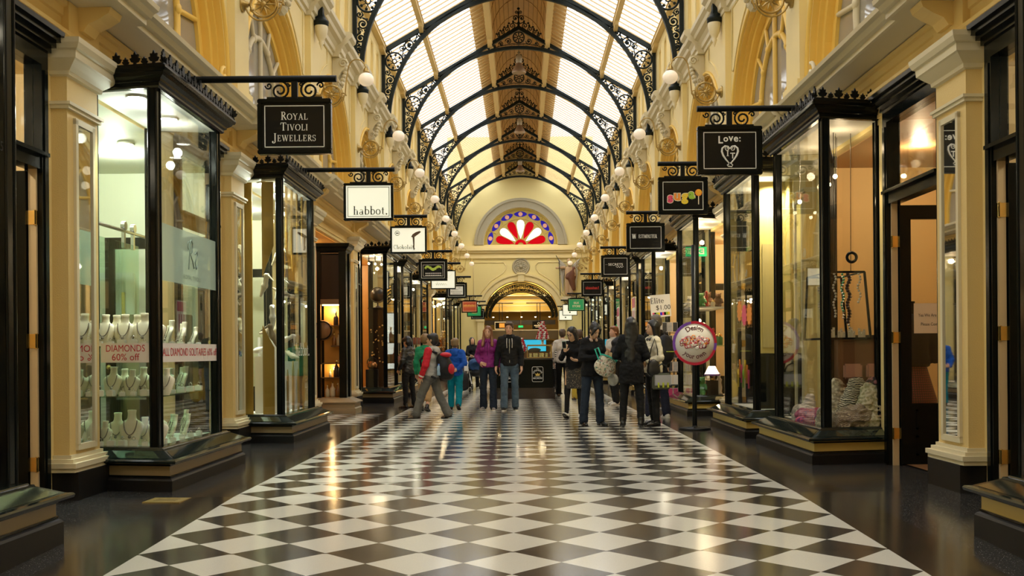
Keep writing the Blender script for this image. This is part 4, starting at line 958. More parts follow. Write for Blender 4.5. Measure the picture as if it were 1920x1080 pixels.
sign(2.38, 26.0, 3.56, 'black hanging sign with small white capitals and a signature flourish', letters([SWHT], a_secrets), SBLK, bar_x=2.0)
sign(2.34, 34.0, 3.50, 'black hanging sign with a red word', letters([REDL], a_redword), SBLK, bar_x=1.95)
sign(2.34, 44.0, 3.42, 'bright green hanging sign with two cream words', letters([SCREAM], a_silk), SGRN, bar_x=1.95, line=SCREAM, frame_w=.035)
sign(2.34, 50.0, 3.44, 'white hanging sign with a tiny crest, behind the bright green one', letters([SINK], a_crest), SLIT, bar_x=1.9, line=None, frame_w=.03)
sign(2.34, 55.0, 3.36, 'white hanging sign with a tiny crest, last before the end arch', letters([SINK], a_crest), SLIT, bar_x=1.9, line=None, frame_w=.03)

# ---- globe lamps on ringed brass brackets, one at each pilaster
AGED = mat('aged brass', (.42, .29, .10), .35, metal=.85); GLOBE = mat('opal globe glass', (.90, .80, .66), .25, emit=.22, ecol=(1.0, .80, .58))
def globe_parts(t, s):
    Zr, Xr = 5.69, 3.28
    m_ = MB(); m_.lathe([(.10, 0), (.105, .02), (.05, .05), (.035, .09)], (s * 3.56, 0, Zr), 14, Matrix.Rotation(-s * PI / 2, 3, 'Y')); m_.ball((s * 3.49, 0, Zr), .035, 10); m_.build('wall_rose', [AGED], t)
    m_ = MB(); m_.ring((s * Xr, 0, Zr), .165, .016, n=32); m_.spiral((s * Xr, 0, Zr), .235, .013, .72, PI / 2 + s * PI / 2 * -1 if s > 0 else PI, -1 if s > 0 else 1, n=30, inner=.72)
    for q in (.9, 2.3, 3.6): m_.ball((s * Xr + .165 * math.cos(q), 0, Zr + .165 * math.sin(q)), .03, 8)
    m_.tube([(s * 3.47, 0, Zr), (s * (Xr + .165), 0, Zr)], .014, 6)
    m_.spiral((s * (Xr - .21), 0, Zr - .02), .06, .012, 1.2, 0, 1, n=16); m_.build('bracket_ring', [AGED], t)
    m_ = MB(); m_.ball((s * Xr, 0, Zr), (.045, .03, .045), 10)
    for i in range(10):
        a = 2 * PI * i / 10; m_.tube([(s * Xr + .03 * math.cos(a), 0, Zr + .03 * math.sin(a)), (s * Xr + .06 * math.cos(a), 0, Zr + .06 * math.sin(a)), (s * Xr + (.125 if i % 2 else .145) * math.cos(a), 0, Zr + (.125 if i % 2 else .145) * math.sin(a))], [.012, .017, .002], 5)
    m_.build('star_rosette', [AGED], t)
    m_ = MB(); gx = 2.66; pts = [(Xr - .20, Zr - .12), (Xr - .25, Zr + .02), (Xr - .27, Zr + .25), (Xr - .30, Zr + .42)]
    pts += [(gx + .16 + .16 * math.cos(a) + .02 * 0, Zr + .42 + .20 * math.sin(a)) for a in [math.radians(q) for q in range(0, 181, 20)]]
    m_.tube([(s * x, 0, z) for x, z in pts] + [(s * gx, 0, Zr + .40)], .012, 6); m_.lathe([(.012, .10), (.05, .04), (.06, .0)], (s * gx, 0, 5.955 + .13), 10); m_.build('lamp_arm', [AGED], t)
    m_ = MB(); m_.ball((s * gx, 0, 5.955), (.135, .135, .12), 16); m_.build('globe_shade', [GLOBE], t)
for s in (-1, 1):
    for i, k in enumerate(range(1, NK + 1)):
        lab = 'brass ringed wall lamp with white globe, %s one %s' % (ORD[i], SIDE[s])
        if i == 0: g0 = thing('globe_lamp', lab, 'lamp', (0, PY(k), 0), 0, 'globe lamps along the walls'); globe_parts(g0, s)
        else: dup(g0, (0, PY(k), 0), None, lab)
# ---- urn pendants with dark bell caps under the truss feet
URN = mat('cream urn', (.80, .70, .46), .35)
g0 = None
for s in (-1, 1):
    for i, k in enumerate(range(1, NK + 1)):
        lab = 'cream urn pendant with dark bell cap, %s one %s' % (ORD[i], SIDE[s])
        if g0 is None:
            g0 = thing('urn_pendant', lab, 'pendant', (s * 3.44, PY(k), 0), 0, 'urn pendants under the truss feet')
            MB().lathe([(.03, 7.26), (.045, 7.14), (.07, 7.06), (.10, 7.00), (.13, 6.98), (.135, 6.95), (.125, 6.935), (.13, 6.91), (.11, 6.89)], n=18).build('bell_cap', [IRON2], g0)
            MB().lathe([(.112, 6.895), (.115, 6.86), (.108, 6.80), (.09, 6.73), (.06, 6.66), (.035, 6.62), (.045, 6.60), (.03, 6.56), (.012, 6.50), (.0, 6.47)], n=18).build('urn', [URN], g0)
        else: dup(g0, (s * 3.44, PY(k), 0), None, lab)
# ---- pendant lamps down the ridge
COPPER = mat('brown enamel lamp shade', (.30, .20, .12), .35, metal=.4); BULB = mat('lit lamp disc', (1, .95, .85), .5, emit=5.0, ecol=(1, .88, .68))
for i, y in enumerate((25.3, 34.8, 44.3, 53.8)):
    if i == 0: continue
    lab = 'brown dome pendant lamp under the roof ridge, %s' % ('', 'nearest one', 'middle one', 'farthest one')[i]
    t = thing('ridge_lamp', lab, 'lamp', (0, y, 10.5), 0, 'pendant lamps under the ridge')
    MB().lathe([(.235, 0), (.24, .03), (.20, .12), (.15, .22), (.10, .30), (.085, .33)], n=24).build('lamp_shade', [COPPER], t)
    MB().lathe([(.085, .33), (.10, .36), (.11, .50), (.09, .58), (.04, .62), (.02, .7), (.02, 1.5)], n=14).build('lamp_housing', [mat('grey lamp housing', (.45, .40, .30), .4)], t)
    MB().lathe([(.0, .02), (.22, .02)], n=24).build('bulb', [BULB], t)
    la = bpy.data.lights.new('ridge_lamp_light', 'SPOT'); la.energy = 380; la.color = (1, .82, .56); la.spot_size = 2.3; la.spot_blend = .5; la.shadow_soft_size = .12
    lo_ = bpy.data.objects.new('ridge_lamp_light', la); C.objects.link(lo_); lo_.location = (0, y, 10.48)
# ================================================================== PEOPLE
def surf(prims, res, pad=.03):
    """one continuous skin over rounded cones and ellipsoids blended together.
    prim: ('c', a, b, ra, rb, k) | ('e', centre, radii, k[, R]) | ('-', centre, radii, k[, R]) carve | ('p', point, normal) keep the side the normal points away from"""
    los, his = [], []
    for p in prims:
        if p[0] == 'c':
            r = max(p[3], p[4]); los.append(np.minimum(p[1], p[2]) - r); his.append(np.maximum(p[1], p[2]) + r)
        elif p[0] == 'e': r = max(p[2]); los.append(np.array(p[1]) - r); his.append(np.array(p[1]) + r)
    lo = np.min(los, 0) - pad; hi = np.max(his, 0) + pad
    n = np.ceil((hi - lo) / res).astype(int) + 1
    ax = [lo[i] + res * np.arange(n[i]) for i in range(3)]
    D = np.full(n, 1.0, dtype=np.float32)
    def sub(l, h):
        i0 = np.clip(np.floor((l - lo) / res).astype(int), 0, n - 1); i1 = np.clip(np.ceil((h - lo) / res).astype(int) + 1, 1, n)
        return tuple(slice(a, b) for a, b in zip(i0, i1))
    for p in prims:
        if p[0] == 'c':
            a, b = np.array(p[1], float), np.array(p[2], float); ra, rb, k = p[3], p[4], p[5]; m = max(ra, rb) + k + 2.5 * res
            sl = sub(np.minimum(a, b) - m, np.maximum(a, b) + m)
            X, Y, Z_ = np.meshgrid(*[ax[i][sl[i]] for i in range(3)], indexing='ij')
            d = b - a; L = max(1e-9, d @ d); t = np.clip(((X - a[0]) * d[0] + (Y - a[1]) * d[1] + (Z_ - a[2]) * d[2]) / L, 0, 1)
            f = np.sqrt((X - a[0] - t * d[0]) ** 2 + (Y - a[1] - t * d[1]) ** 2 + (Z_ - a[2] - t * d[2]) ** 2) - (ra + (rb - ra) * t)
        elif p[0] in 'e-':
            c, r, k = np.array(p[1], float), np.array(p[2], float), p[3]; m = max(r) + k + 2.5 * res
            sl = sub(c - m, c + m)
            X, Y, Z_ = np.meshgrid(*[ax[i][sl[i]] for i in range(3)], indexing='ij'); q = [X - c[0], Y - c[1], Z_ - c[2]]
            if len(p) > 4:
                R = np.array(p[4]); q = [R[0, i] * q[0] + R[1, i] * q[1] + R[2, i] * q[2] for i in range(3)]
            e0 = np.sqrt(sum((q[i] / r[i]) ** 2 for i in range(3))); e1 = np.sqrt(sum((q[i] / r[i] ** 2) ** 2 for i in range(3))) + 1e-9
            f = e0 * (e0 - 1) / e1
        else:
            X, Y, Z_ = np.meshgrid(*ax, indexing='ij'); P, N = p[1], p[2]
            D = np.maximum(D, (X - P[0]) * N[0] + (Y - P[1]) * N[1] + (Z_ - P[2]) * N[2]); continue
        g = D[sl]
        if p[0] == '-':
            f = -f; h = np.clip(.5 + .5 * (f - g) / k, 0, 1); D[sl] = g * (1 - h) + f * h + k * h * (1 - h)
        else:
            h = np.clip(.5 + .5 * (g - f) / k, 0, 1); D[sl] = g * (1 - h) + f * h - k * h * (1 - h)
    # surface nets
    S = D < 0; acc = np.zeros(tuple(n - 1) + (3,)); cnt = np.zeros(tuple(n - 1))
    for axis in range(3):
        s0 = [slice(None)] * 3; s1 = [slice(None)] * 3; s0[axis] = slice(0, -1); s1[axis] = slice(1, None); s0, s1 = tuple(s0), tuple(s1)
        d0, d1 = D[s0], D[s1]; cross = S[s0] != S[s1]; t = np.where(cross, d0 / np.where(d0 - d1 == 0, 1, d0 - d1), 0)
        o = [i for i in range(3) if i != axis]
        for u in (0, 1):
            for v in (0, 1):
                sl = [slice(None)] * 3; sl[o[0]] = slice(u, u + n[o[0]] - 1); sl[o[1]] = slice(v, v + n[o[1]] - 1); sl = tuple(sl)
                c = cross[sl]; tt = t[sl]
                acc[..., axis] += np.where(c, tt, 0); acc[..., o[0]] += np.where(c, u, 0); acc[..., o[1]] += np.where(c, v, 0); cnt += c
    act = cnt > 0; idx = -np.ones(tuple(n - 1), dtype=np.int64); idx[act] = np.arange(act.sum())
    ijk = np.argwhere(act); V = lo + res * (ijk + acc[act] / cnt[act][:, None])
    faces = []
    for axis in range(3):
        o = [(axis + 1) % 3, (axis + 2) % 3]
        s0 = [slice(None)] * 3; s1 = [slice(None)] * 3; s0[axis] = slice(0, -1); s1[axis] = slice(1, None)
        a, b = S[tuple(s0)], S[tuple(s1)]; e = np.argwhere(a != b); e = e[(e[:, o[0]] > 0) & (e[:, o[1]] > 0) & (e[:, o[0]] < n[o[0]] - 1) & (e[:, o[1]] < n[o[1]] - 1)]
        if not len(e): continue
        def at(du, dv):
            q = e.copy(); q[:, o[0]] -= du; q[:, o[1]] -= dv; return idx[q[:, 0], q[:, 1], q[:, 2]]
        f = np.stack([at(0, 0), at(1, 0), at(1, 1), at(0, 1)], 1); flip = ~a[e[:, 0], e[:, 1], e[:, 2]]; f[flip] = f[flip][:, ::-1]
        faces.append(f)
    return V, np.concatenate(faces)
def smesh(name, parts, mats, parent=None, loc=None, rz=0, wrinkle=0):
    "parts: list of (V, F) joined in one mesh object"
    V = np.concatenate([p[0] for p in parts]); off = 0; Fs = []
    for v, f in parts: Fs.append(f + off); off += len(v)
    Fc = np.concatenate(Fs); me = bpy.data.meshes.new(name); me.from_pydata(V.tolist(), [], Fc.tolist())
    me.materials.append(mats); me.polygons.foreach_set('use_smooth', [True] * len(me.polygons)); me.update()
    if wrinkle:
        from mathutils import noise
        nn = [v.vector.copy() for v in me.vertex_normals]
        for v, n_ in zip(me.vertices, nn):
            q = v.co; a_ = noise.noise(Vector((q.x * 9, q.y * 9, q.z * 15))); b_ = noise.noise(Vector((q.x * 20 + 7, q.y * 20, q.z * 26)))
            v.co = q + n_ * (max(.0, .34 - abs(a_)) * wrinkle + max(0, b_) * wrinkle * .3)
        me.update()
    o = bpy.data.objects.new(name, me); C.objects.link(o)
    if parent is not None: o.parent = parent; KIDS.setdefault(parent.name, []).append(o)
    if loc is not None: o.location = loc; o.rotation_euler = (0, 0, rz)
    return o
def v3(*a): return np.array(a, float)
def rotm(ax, deg): return np.array(Matrix.Rotation(math.radians(deg), 3, ax))
SKIN_M = mat('fair skin', (.62, .36, .24), .5); SKIN_A = mat('light tan skin', (.60, .37, .23), .5); LIPS = mat('lips', (.45, .13, .11), .5); EYE = mat('dark eyes', (.015, .01, .01), .2)
HAIRS = dict(black=mat('black hair', (.010, .009, .010), .38), ginger=mat('auburn hair', (.20, .075, .025), .45), brown=mat('brown hair', (.075, .042, .022), .5), blond=mat('dark blond hair', (.20, .125, .05), .5), grey=mat('grey brown hair', (.16, .13, .10), .55))
def cloth(nm, c, r=.8, noise=.18): return mat(nm, c, r, noise=noise, nscale=9, bump=.7, bscale=11, spec=.2)
def hand_prims(w, d, n, side, curl=.5):
    d = d / np.linalg.norm(d); n = n - d * (n @ d); n = n / np.linalg.norm(n); t = np.cross(d, n) * side
    P = [('c', w, w + d * .055, .024, .026, .01)]
    for o in (-.026, -.009, .009, .026): P.append(('c', w + d * .03 + t * o * .7, w + d * .088 + t * o, .014, .012, .012))
    for o, L in ((-.028, .058), (-.0095, .072), (.0095, .078), (.028, .070)):
        b = w + d * .09 + t * o; c1 = curl * .9; m = b + (d * math.cos(c1) + n * math.sin(c1)) * L * .5; c2 = curl * 1.9; e = m + (d * math.cos(c2) + n * math.sin(c2)) * L * .5
        P += [('c', b, m, .0095, .0085, .004), ('c', m, e, .0085, .007, .004)]
    b = w + d * .03 + t * .026; m = b + (d * .6 + t * .75 + n * .2) * .038; e = m + (d * .9 + t * .25 + n * .4) * .032
    P += [('c', b, m, .013, .010, .008), ('c', m, e, .010, .008, .004)]
    return P
DEF_POSE = dict(
    lleg=(0, 0, 4), rleg=(0, 0, 4),          # thigh swing forward (deg), knee bend, splay
    lel=(.215, .03, 1.12), lwr=(.235, -.04, .86), rel=(-.215, .03, 1.12), rwr=(-.235, -.04, .86), lhd=None, rhd=None, lhn=(-1, 0, 0), rhn=(1, 0, 0), curl=.5,
    lean=0, head=(0, 0), foot=(0, 0), child=0)
def person(label, x, y, H, face_deg, pose={}, skin=SKIN_M, hair=('short', 'brown'), top=None, bottom=None, shoes=None, res=.013, female=False, build=1.0, extra=None):
    """top: dict(name, mat, hem, puff, sleeve_mat, neck, hood); bottom: dict(name, mat, kind trousers/skirt, flare, hem); shoes: (mat, sole mat)"""
    P = dict(DEF_POSE); P.update(pose); k = H / 1.75; f = build
    lean = math.radians(P['lean']); hz = .93
    def up(p):                                 # upper body leans about the hip
        p = v3(*p); q = p - v3(0, 0, hz); return v3(p[0], q[1] * math.cos(lean) - q[2] * math.sin(lean), hz + q[2] * math.cos(lean) + q[1] * math.sin(lean))
    sw = (.140 if female else .160) * f; hw = .092
    lsh, rsh = up((sw, 0, 1.405)), up((-sw, 0, 1.405)); lel, lwr, rel, rwr = [up(P[q]) for q in ('lel', 'lwr', 'rel', 'rwr')]
    legs = {}
    for nm, sx in (('lleg', 1), ('rleg', -1)):
        a, b, c = [math.radians(q) for q in P[nm]]
        hip = v3(sx * hw, 0, .90); kn = hip + .42 * v3(sx * math.sin(c), -math.sin(a), -math.cos(a)); an = kn + .40 * v3(sx * math.sin(c) * .5, -math.sin(a - b), -math.cos(a - b))
        legs[nm] = (hip, kn, an)
    low = min(legs['lleg'][2][2], legs['rleg'][2][2]) - .085
    dz = v3(0, 0, -low)
    hp = math.radians(P['head'][0]); hyaw = math.radians(P['head'][1])
    Rh = rotm('Z', P['head'][1]) @ rotm('X', P['head'][0]) @ np.array(Matrix.Rotation(lean, 3, 'X'))
    nk = up((0, .005, 1.47)); hc = nk + Rh @ v3(0, -.015, .155)
    hs = 1.0 + .12 * P['child']
    def hd(x_, y_, z_): return hc + Rh @ (v3(x_, y_, z_) * hs)
    # --- the body
    B = [('e', v3(0, .005, .96), (.155 * f, .105 * f, .12), .05), ('e', up((0, .0, 1.10)), (.128 * f, .092 * f, .14), .05), ('e', up((0, .0, 1.29)), (.158 * f, .105 * f, .15), .05), ('c', lsh, up((0, .012, 1.445)), .046, .050, .03), ('c', rsh, up((0, .012, 1.445)), .046, .050, .03), ('c', up((0, .01, 1.40)), hd(0, .01, -.07), .056, .052, .03)]
    if female: B += [('e', up((sx * .07, -.085, 1.27)), (.06, .05, .06), .03) for sx in (-1, 1)]
    for s_, e_, w_ in ((lsh, lel, lwr), (rsh, rel, rwr)): B += [('c', s_, e_, .046 * f, .036 * f, .03), ('c', e_, w_, .035 * f, .025, .02)]
    for hip, kn, an in legs.values(): B += [('c', hip, kn, .082 * f, .054 * f, .04), ('c', kn, an, .054 * f, .036, .02), ('e', kn + (an - kn) * .3 + v3(0, .010, 0), (.042, .043, .1), .02)]
    Rt = Rh.T if False else Rh
    B += [('e', hd(0, .01, .035), (.076 * hs, .096 * hs, .088 * hs), .02, Rt), ('e', hd(0, -.028, -.035), (.058 * hs, .066 * hs, .080 * hs), .03, Rt), ('c', hd(0, -.088, .01), hd(0, -.108, -.028), .010, .013, .012), ('e', hd(0, -.078, -.092), (.022, .018, .018), .02)]
    B += [('-', hd(sx * .032, -.097, .006), (.019, .014, .013), .012) for sx in (-1, 1)] + [('e', hd(sx * .079 * hs, .012, -.008), (.010, .020, .030), .006, Rt) for sx in (-1, 1)]
    B += [('c', hd(-.022, -.090, -.064), hd(.022, -.090, -.064), .008, .008, .008)]
    parts = [surf(B, res)]
    for w_, e_, dn, nn, sd in ((lwr, lel, 'lhd', 'lhn', 1), (rwr, rel, 'rhd', 'rhn', -1)):
        d = v3(*P[dn]) if P[dn] is not None else (w_ - e_); parts.append(surf(hand_prims(w_, d, v3(*P[nn]), sd, P['curl']), .0065 if res < .018 else .01))
    def fin(parts): return [((v + dz) * k, f_) for v, f_ in parts]
    root = smesh('person', fin(parts), skin, None, (x, y, 0), math.radians(face_deg)); tag(root, label, 'person')
    root['kind'] = 'thing'; del root['kind']
    if res < .018:
        e_ = MB()
        for sx in (-1, 1): e_.ball((hd(sx * .032, -.0835, .006) + dz) * k, (.0125 * k, .009 * k, .006 * k), 8)
        e_.build('eye', [EYE], root)
        m_ = MB(); q = [(hd(t * .022, -.099 + .004 * t * t, -.064 + .003 * t * t) + dz) * k for t in (-1, -.5, 0, .5, 1)]; m_.tube(q, [.002, .005, .006, .005, .002], 6); m_.build('mouth', [LIPS], root)
        m_ = MB()
        for sx in (-1, 1): m_.tube([(hd(sx * a_, b_, .030) + dz) * k for a_, b_ in ((.016, -.098), (.034, -.094), (.050, -.082))], .004, 5)
        m_.build('eyebrow', [HAIRS[hair[1]]], root)
    if P.get('glasses'):
        m_ = MB()
        for sx in (-1, 1):
            m_.tube([(hd(sx * .032 + .022 * math.cos(q), -.104, .004 + .017 * math.sin(q)) + dz) * k for q in [2 * PI * i / 14 for i in range(14)]], .0022, 5, True); m_.tube([(hd(sx * .054, -.102, .008) + dz) * k, (hd(sx * .078, -.02, .008) + dz) * k], .002, 4)
        m_.tube([(hd(-.01, -.106, .006) + dz) * k, (hd(.01, -.106, .006) + dz) * k], .002, 4); m_.build('glasses', [HAIRS['black']], root)
    # --- hair
    st, hcol = hair; Hh = [('e', hd(0, .022, .045), (.088 * hs, .100 * hs, .094 * hs), .02, Rt)]
    if st in ('short', 'mop'): Hh += [('e', hd(0, .05, -.01), (.080 * hs, .068 * hs, .07 * hs), .03, Rt)]
    if st == 'mop': Hh += [('e', hd(sx * .05, -.03, .07), (.05, .06, .045), .02, Rt) for sx in (-1, 1)] + [('e', hd(0, .05, -.03), (.085, .06, .08), .03, Rt)]
    if st == 'short': Hh += [('e', hd(a_, b_, .115), (.035, .04, .025), .015) for a_, b_ in ()] + [('e', hd(a_, b_, c_), (.036, .036, .026), .014) for a_, b_, c_ in ((-.045, -.052, .088), (.005, -.066, .094), (.045, -.045, .09), (-.03, -.005, .118), (.035, .01, .116), (0, .06, .105), (.06, .03, .08), (-.06, .03, .08))]
    Hh += [('-', hd(0, -.098, -.035), (.068 * hs, .075, .098 * hs), .012, Rt)]
    if st == 'long':
        bk = P.get('hairlen', .42)
        Hh += [('c', hd(0, .055, .02), up((0, .10, 1.68 - bk)), .078, .055, .04), ('c', hd(.05, .05, 0), up((.075, .085, 1.72 - bk)), .048, .030, .03), ('c', hd(-.05, .05, 0), up((-.075, .085, 1.70 - bk)), .048, .028, .03), ('c', hd(-.02, .06, 0), up((-.03, .11, 1.64 - bk)), .05, .022, .03), ('c', hd(.03, .06, 0), up((.035, .11, 1.65 - bk)), .05, .022, .03)]
        for sx in (-1, 1): Hh += [('c', hd(sx * .072, -.005, .03), hd(sx * .082, -.005, -.11), .028, .032, .02), ('c', hd(sx * .082, -.005, -.11), up((sx * .10, P.get('hairfront', -.06), 1.64 - bk * .72)), .034, .028, .02)]
    if st == 'bob':
        Hh += [('c', hd(0, .055, .02), hd(0, .07, -.13), .085, .070, .03)]
        for sx in (-1, 1): Hh += [('c', hd(sx * .068, .0, .02), hd(sx * .075, .015, -.13), .032, .028, .02)]
    if st == 'updo':
        Hh += [('e', hd(.0, .085, .095), (.045, .045, .04), .02), ('c', hd(-.05, -.06, .07), hd(-.072, -.05, -.05), .025, .016, .015), ('c', hd(.05, -.06, .07), hd(.072, -.05, -.05), .025, .016, .015), ('c', hd(.0, .09, .11), hd(-.045, .08, .135), .018, .006, .01), ('e', hd(0, .05, -.03), (.075, .06, .07), .02)]
    smesh('hair', fin([surf(Hh, res)]), HAIRS[hcol], root, wrinkle=.012)
    # --- top
    if top:
        pf = top.get('puff', .014); hem = top.get('hem', .86)
        T = [('e', up((0, .0, 1.10)), (.135 * f + pf, .095 * f + pf, .16), .05), ('e', up((0, .0, 1.28)), (.156 * f + pf, .105 * f + pf, .155), .05), ('c', lsh, up((0, .012, 1.445)), .047 + pf * .7, .052 + pf * .5, .03), ('c', rsh, up((0, .012, 1.445)), .047 + pf * .7, .052 + pf * .5, .03), ('c', up((0, .01, 1.40)), up((0, .012, 1.475)), .066, .062, .03)]
        hh = hem - .02
        T += [('c', up((0, 0, 1.10)), v3(0, .005, max(.93, hh)), .110 * f + pf * .6, .125 * f + pf * .7, .05), ('e', v3(0, .005, max(hem, .86) + .05), (.160 * f + pf, .112 * f + pf, .20), .04)]
        if hem < .84: T += [('c', v3(sx * .05, .005, .95), v3(sx * .07, .005, hem - .03), .105 * f + pf, .10 * f + pf * 1.5, .05) for sx in (-1, 1)]
        if female: T += [('e', up((sx * .07, -.085, 1.27)), (.06 + pf * .6, .05 + pf * .6, .06), .03) for sx in (-1, 1)]
        T.append(('p', v3(0, 0, hem), v3(0, 0, -1)))
        sl = []
        for s_, e_, w_ in ((lsh, lel, lwr), (rsh, rel, rwr)): sl.append([('c', s_, e_, .049 * f + pf * .8, .039 * f + pf * .8, .03), ('c', e_, e_ + (w_ - e_) * .93, .039 * f + pf * .8, .028 + pf * .7, .02)])
        tm, sm = top['mat'], top.get('sleeve')
        if sm is None:
            for q in sl: T = q + T
            smesh(top.get('name', 'jacket'), fin([surf(T, res)]), tm, root, wrinkle=.022)
        else:
            smesh(top.get('name', 'jacket'), fin([surf(T, res)]), tm, root, wrinkle=.022)
            for q in sl: smesh('sleeve', fin([surf(q, res)]), sm, root, wrinkle=.02)
        if top.get('cuff'):
            for e_, w_ in ((lel, lwr), (rel, rwr)):
                m_ = MB(); d = (w_ - e_); q = [((e_ + d * t) + dz) * k for t in (.84, .95)]; m_.tube(q, (.030 + pf) * k, 12); m_.build('cuff', [top['cuff']], root)
        if top.get('hood'):
            Hd = [('c', up((-.08, .05, 1.46)), up((0, .10, 1.44)), .045, .055, .03), ('c', up((.08, .05, 1.46)), up((0, .10, 1.44)), .045, .055, .03), ('c', up((-.085, .03, 1.47)), up((-.06, -.06, 1.45)), .036, .026, .02), ('c', up((.085, .03, 1.47)), up((.06, -.06, 1.45)), .036, .026, .02), ('e', up((0, .12, 1.39)), (.10, .05, .08), .03)]
            smesh('hood', fin([surf(Hd, res)]), top['hood'], root)
        elif top.get('collar'):
            Cc = [('c', up((-.075, .03, 1.475)), up((-.045, -.075, 1.43)), .028, .026, .02), ('c', up((.075, .03, 1.475)), up((.045, -.075, 1.43)), .028, .026, .02), ('c', up((-.075, .03, 1.475)), up((.075, .03, 1.475)), .03, .03, .02)]
            smesh('collar', fin([surf(Cc, res)]), top['collar'], root)
        if top.get('zip'):
            m_ = MB(); zz = np.linspace(1.42, hem + .02, 9); pts = []
            for z_ in zz:
                yy = -(.105 * f + pf) * (1 - .10 * abs(z_ - 1.25)) - .004 if z_ > 1.0 else -(.108 * f + pf) - .006
                pts.append((up((0, yy, z_)) + dz) * k)
            m_.tube(pts, .007, 5); m_.build('zip', [top['zip']], root)
            for sx in (-1, 1):
                m_ = MB(); m_.tube([(up((sx * .05, -.10, 1.43)) + dz) * k, (up((sx * .055, -.128 - pf, 1.33)) + dz) * k, (up((sx * .05, -.13 - pf, 1.24)) + dz) * k], .006, 5); m_.build('drawstring', [top['zip']], root)
    # --- bottom
    if bottom:
        kind = bottom.get('kind', 'trousers'); pf = bottom.get('puff', .010); fl = bottom.get('flare', .058); hem = bottom.get('hem', .05)
        if kind == 'trousers':
            T = [('e', v3(0, .005, .95), (.158 * f + pf, .112 * f + pf, .125), .05), ('e', v3(0, .005, .86), (.09, .085, .07), .04)]
            for hip, kn, an in legs.values(): T += [('c', hip, kn, .085 * f + pf, .057 * f + pf, .03), ('c', kn, an + (kn - an) * hem, .057 * f + pf, fl, .02)]
            smesh(bottom.get('name', 'trousers'), fin([surf(T, res)]), bottom['mat'], root, wrinkle=.018)
        else:
            T = [('e', v3(0, .005, .96), (.158 * f + pf, .11 * f + pf, .10), .05), ('c', v3(-.04, .005, .90), v3(-.075, .005, hem - .06), .12, .125, .06), ('c', v3(.04, .005, .90), v3(.075, .005, hem - .06), .12, .125, .06), ('p', v3(0, 0, hem), v3(0, 0, -1))]
            smesh(bottom.get('name', 'skirt'), fin([surf(T, res)]), bottom['mat'], root)
            T = []
            for hip, kn, an in legs.values(): T += [('c', hip, kn, .078 * f, .056 * f, .03), ('c', kn, an, .055 * f, .040, .02)]
            for q in ((v, f_) for v, f_ in [surf(T, res)]): smesh('tights', fin([q]), bottom['tights'], root)
    # --- shoes
    if shoes:
        um, solem, heel = (list(shoes) + [0])[:3]
        for (nm, sx, tilt) in (('lleg', 1, P['foot'][0]), ('rleg', -1, P['foot'][1])):
            hip, kn, an = legs[nm]; R = rotm('X', tilt) @ rotm('Z', 8 * sx); o = lambda a_, b_, c_: an + R @ v3(a_, b_, c_)
            h2 = heel
            S = [('c', o(0, .035, -.045 + h2 * .6), o(0, -.09, -.060 + h2 * .15), .040, .036, .03), ('c', o(0, -.09, -.058), o(sx * .004, -.165, -.066), .036, .026, .03), ('c', o(0, .02, -.03), o(0, .015, .03 + h2), .042, .044, .03), ('p', o(0, 0, -.088), R @ v3(0, 0, -1))]
            sh = smesh('shoe', fin([surf(S, min(res, .011))]), um, root)
            m_ = MB(); pl = [(-.034, .07), (-.044, 0), (-.038, -.10), (-.026, -.18), (0, -.197), (.026, -.18), (.038, -.10), (.044, 0), (.034, .07), (0, .082)]
            if not heel: m_.prism(pl, lambda u, v, a: tuple((o(u, v, a) + dz) * k), -.088, -.064)
            else: m_.prism([(-.02, .07), (-.02, .02), (.02, .02), (.02, .07)], lambda u, v, a: tuple((o(u, v, a) + dz) * k), -.088, -.03); m_.build('heel', [solem], sh); m_ = MB(); m_.prism([(u, v) for u, v in pl if v < -.05], lambda u, v, a: tuple((o(u, v, a) + dz) * k), -.088, -.076)
            m_.build('sole', [solem], sh)
    # a way to place things on the figure
    Mw = Matrix.Translation((x, y, 0)) @ Matrix.Rotation(math.radians(face_deg), 4, 'Z')
    def place(p, upper=True): q = up(p) if upper else v3(*p); return Mw @ Vector((q + dz) * k)
    return root, place
BLK = cloth('black wool', (.006, .006, .007)); BLK2 = cloth('black cotton', (.010, .010, .010)); JEAN = cloth('washed blue denim', (.075, .115, .16), .8, .45); JEAND = cloth('dark indigo denim', (.018, .026, .042), .8, .4); JEANM = cloth('mid blue denim', (.045, .07, .115), .8, .4)
PURPLE = cloth('purple shell jacket', (.21, .018, .16), .55); BLUEH = cloth('royal blue sweatshirt', (.012, .085, .42), .75); TEAL = cloth('teal trousers', (.0, .20, .27), .75); GREEN = cloth('green jumper', (.02, .26, .13), .8); GREYB = cloth('light grey sweatshirt', (.44, .42, .38), .8); REDS = cloth('red sleeve', (.52, .02, .035), .7); GREYT = cloth('grey school trousers', (.13, .125, .115), .8); LEATH = mat('black leather', (.014, .014, .013), .32, bump=.3, bscale=18)
CREAMJ = cloth('cream jacket', (.66, .60, .45), .75); WHT_S = cloth('white shirt', (.62, .58, .52), .8); NAVY = cloth('navy trousers', (.012, .014, .03), .8); TANT = cloth('tan cloth', (.40, .26, .12), .8); MUST = cloth('mustard cloth', (.48, .31, .05), .8)
SHG = mat('grey canvas shoe', (.22, .20, .18), .7); SHB = mat('black shoe leather', (.012, .012, .012), .25); SOLEW = mat('white rubber sole', (.65, .63, .56), .6); SOLEB = mat('black rubber sole', (.015, .015, .015), .5); SHW = mat('white shoe', (.66, .65, .60), .5); BROWNSH = mat('brown suede shoe', (.12, .08, .05), .8); METALZ = mat('pale metal zip', (.62, .62, .60), .35, metal=.7)
SKIRTM = bpy.data.materials.new('patterned black skirt'); SKIRTM.use_nodes = True
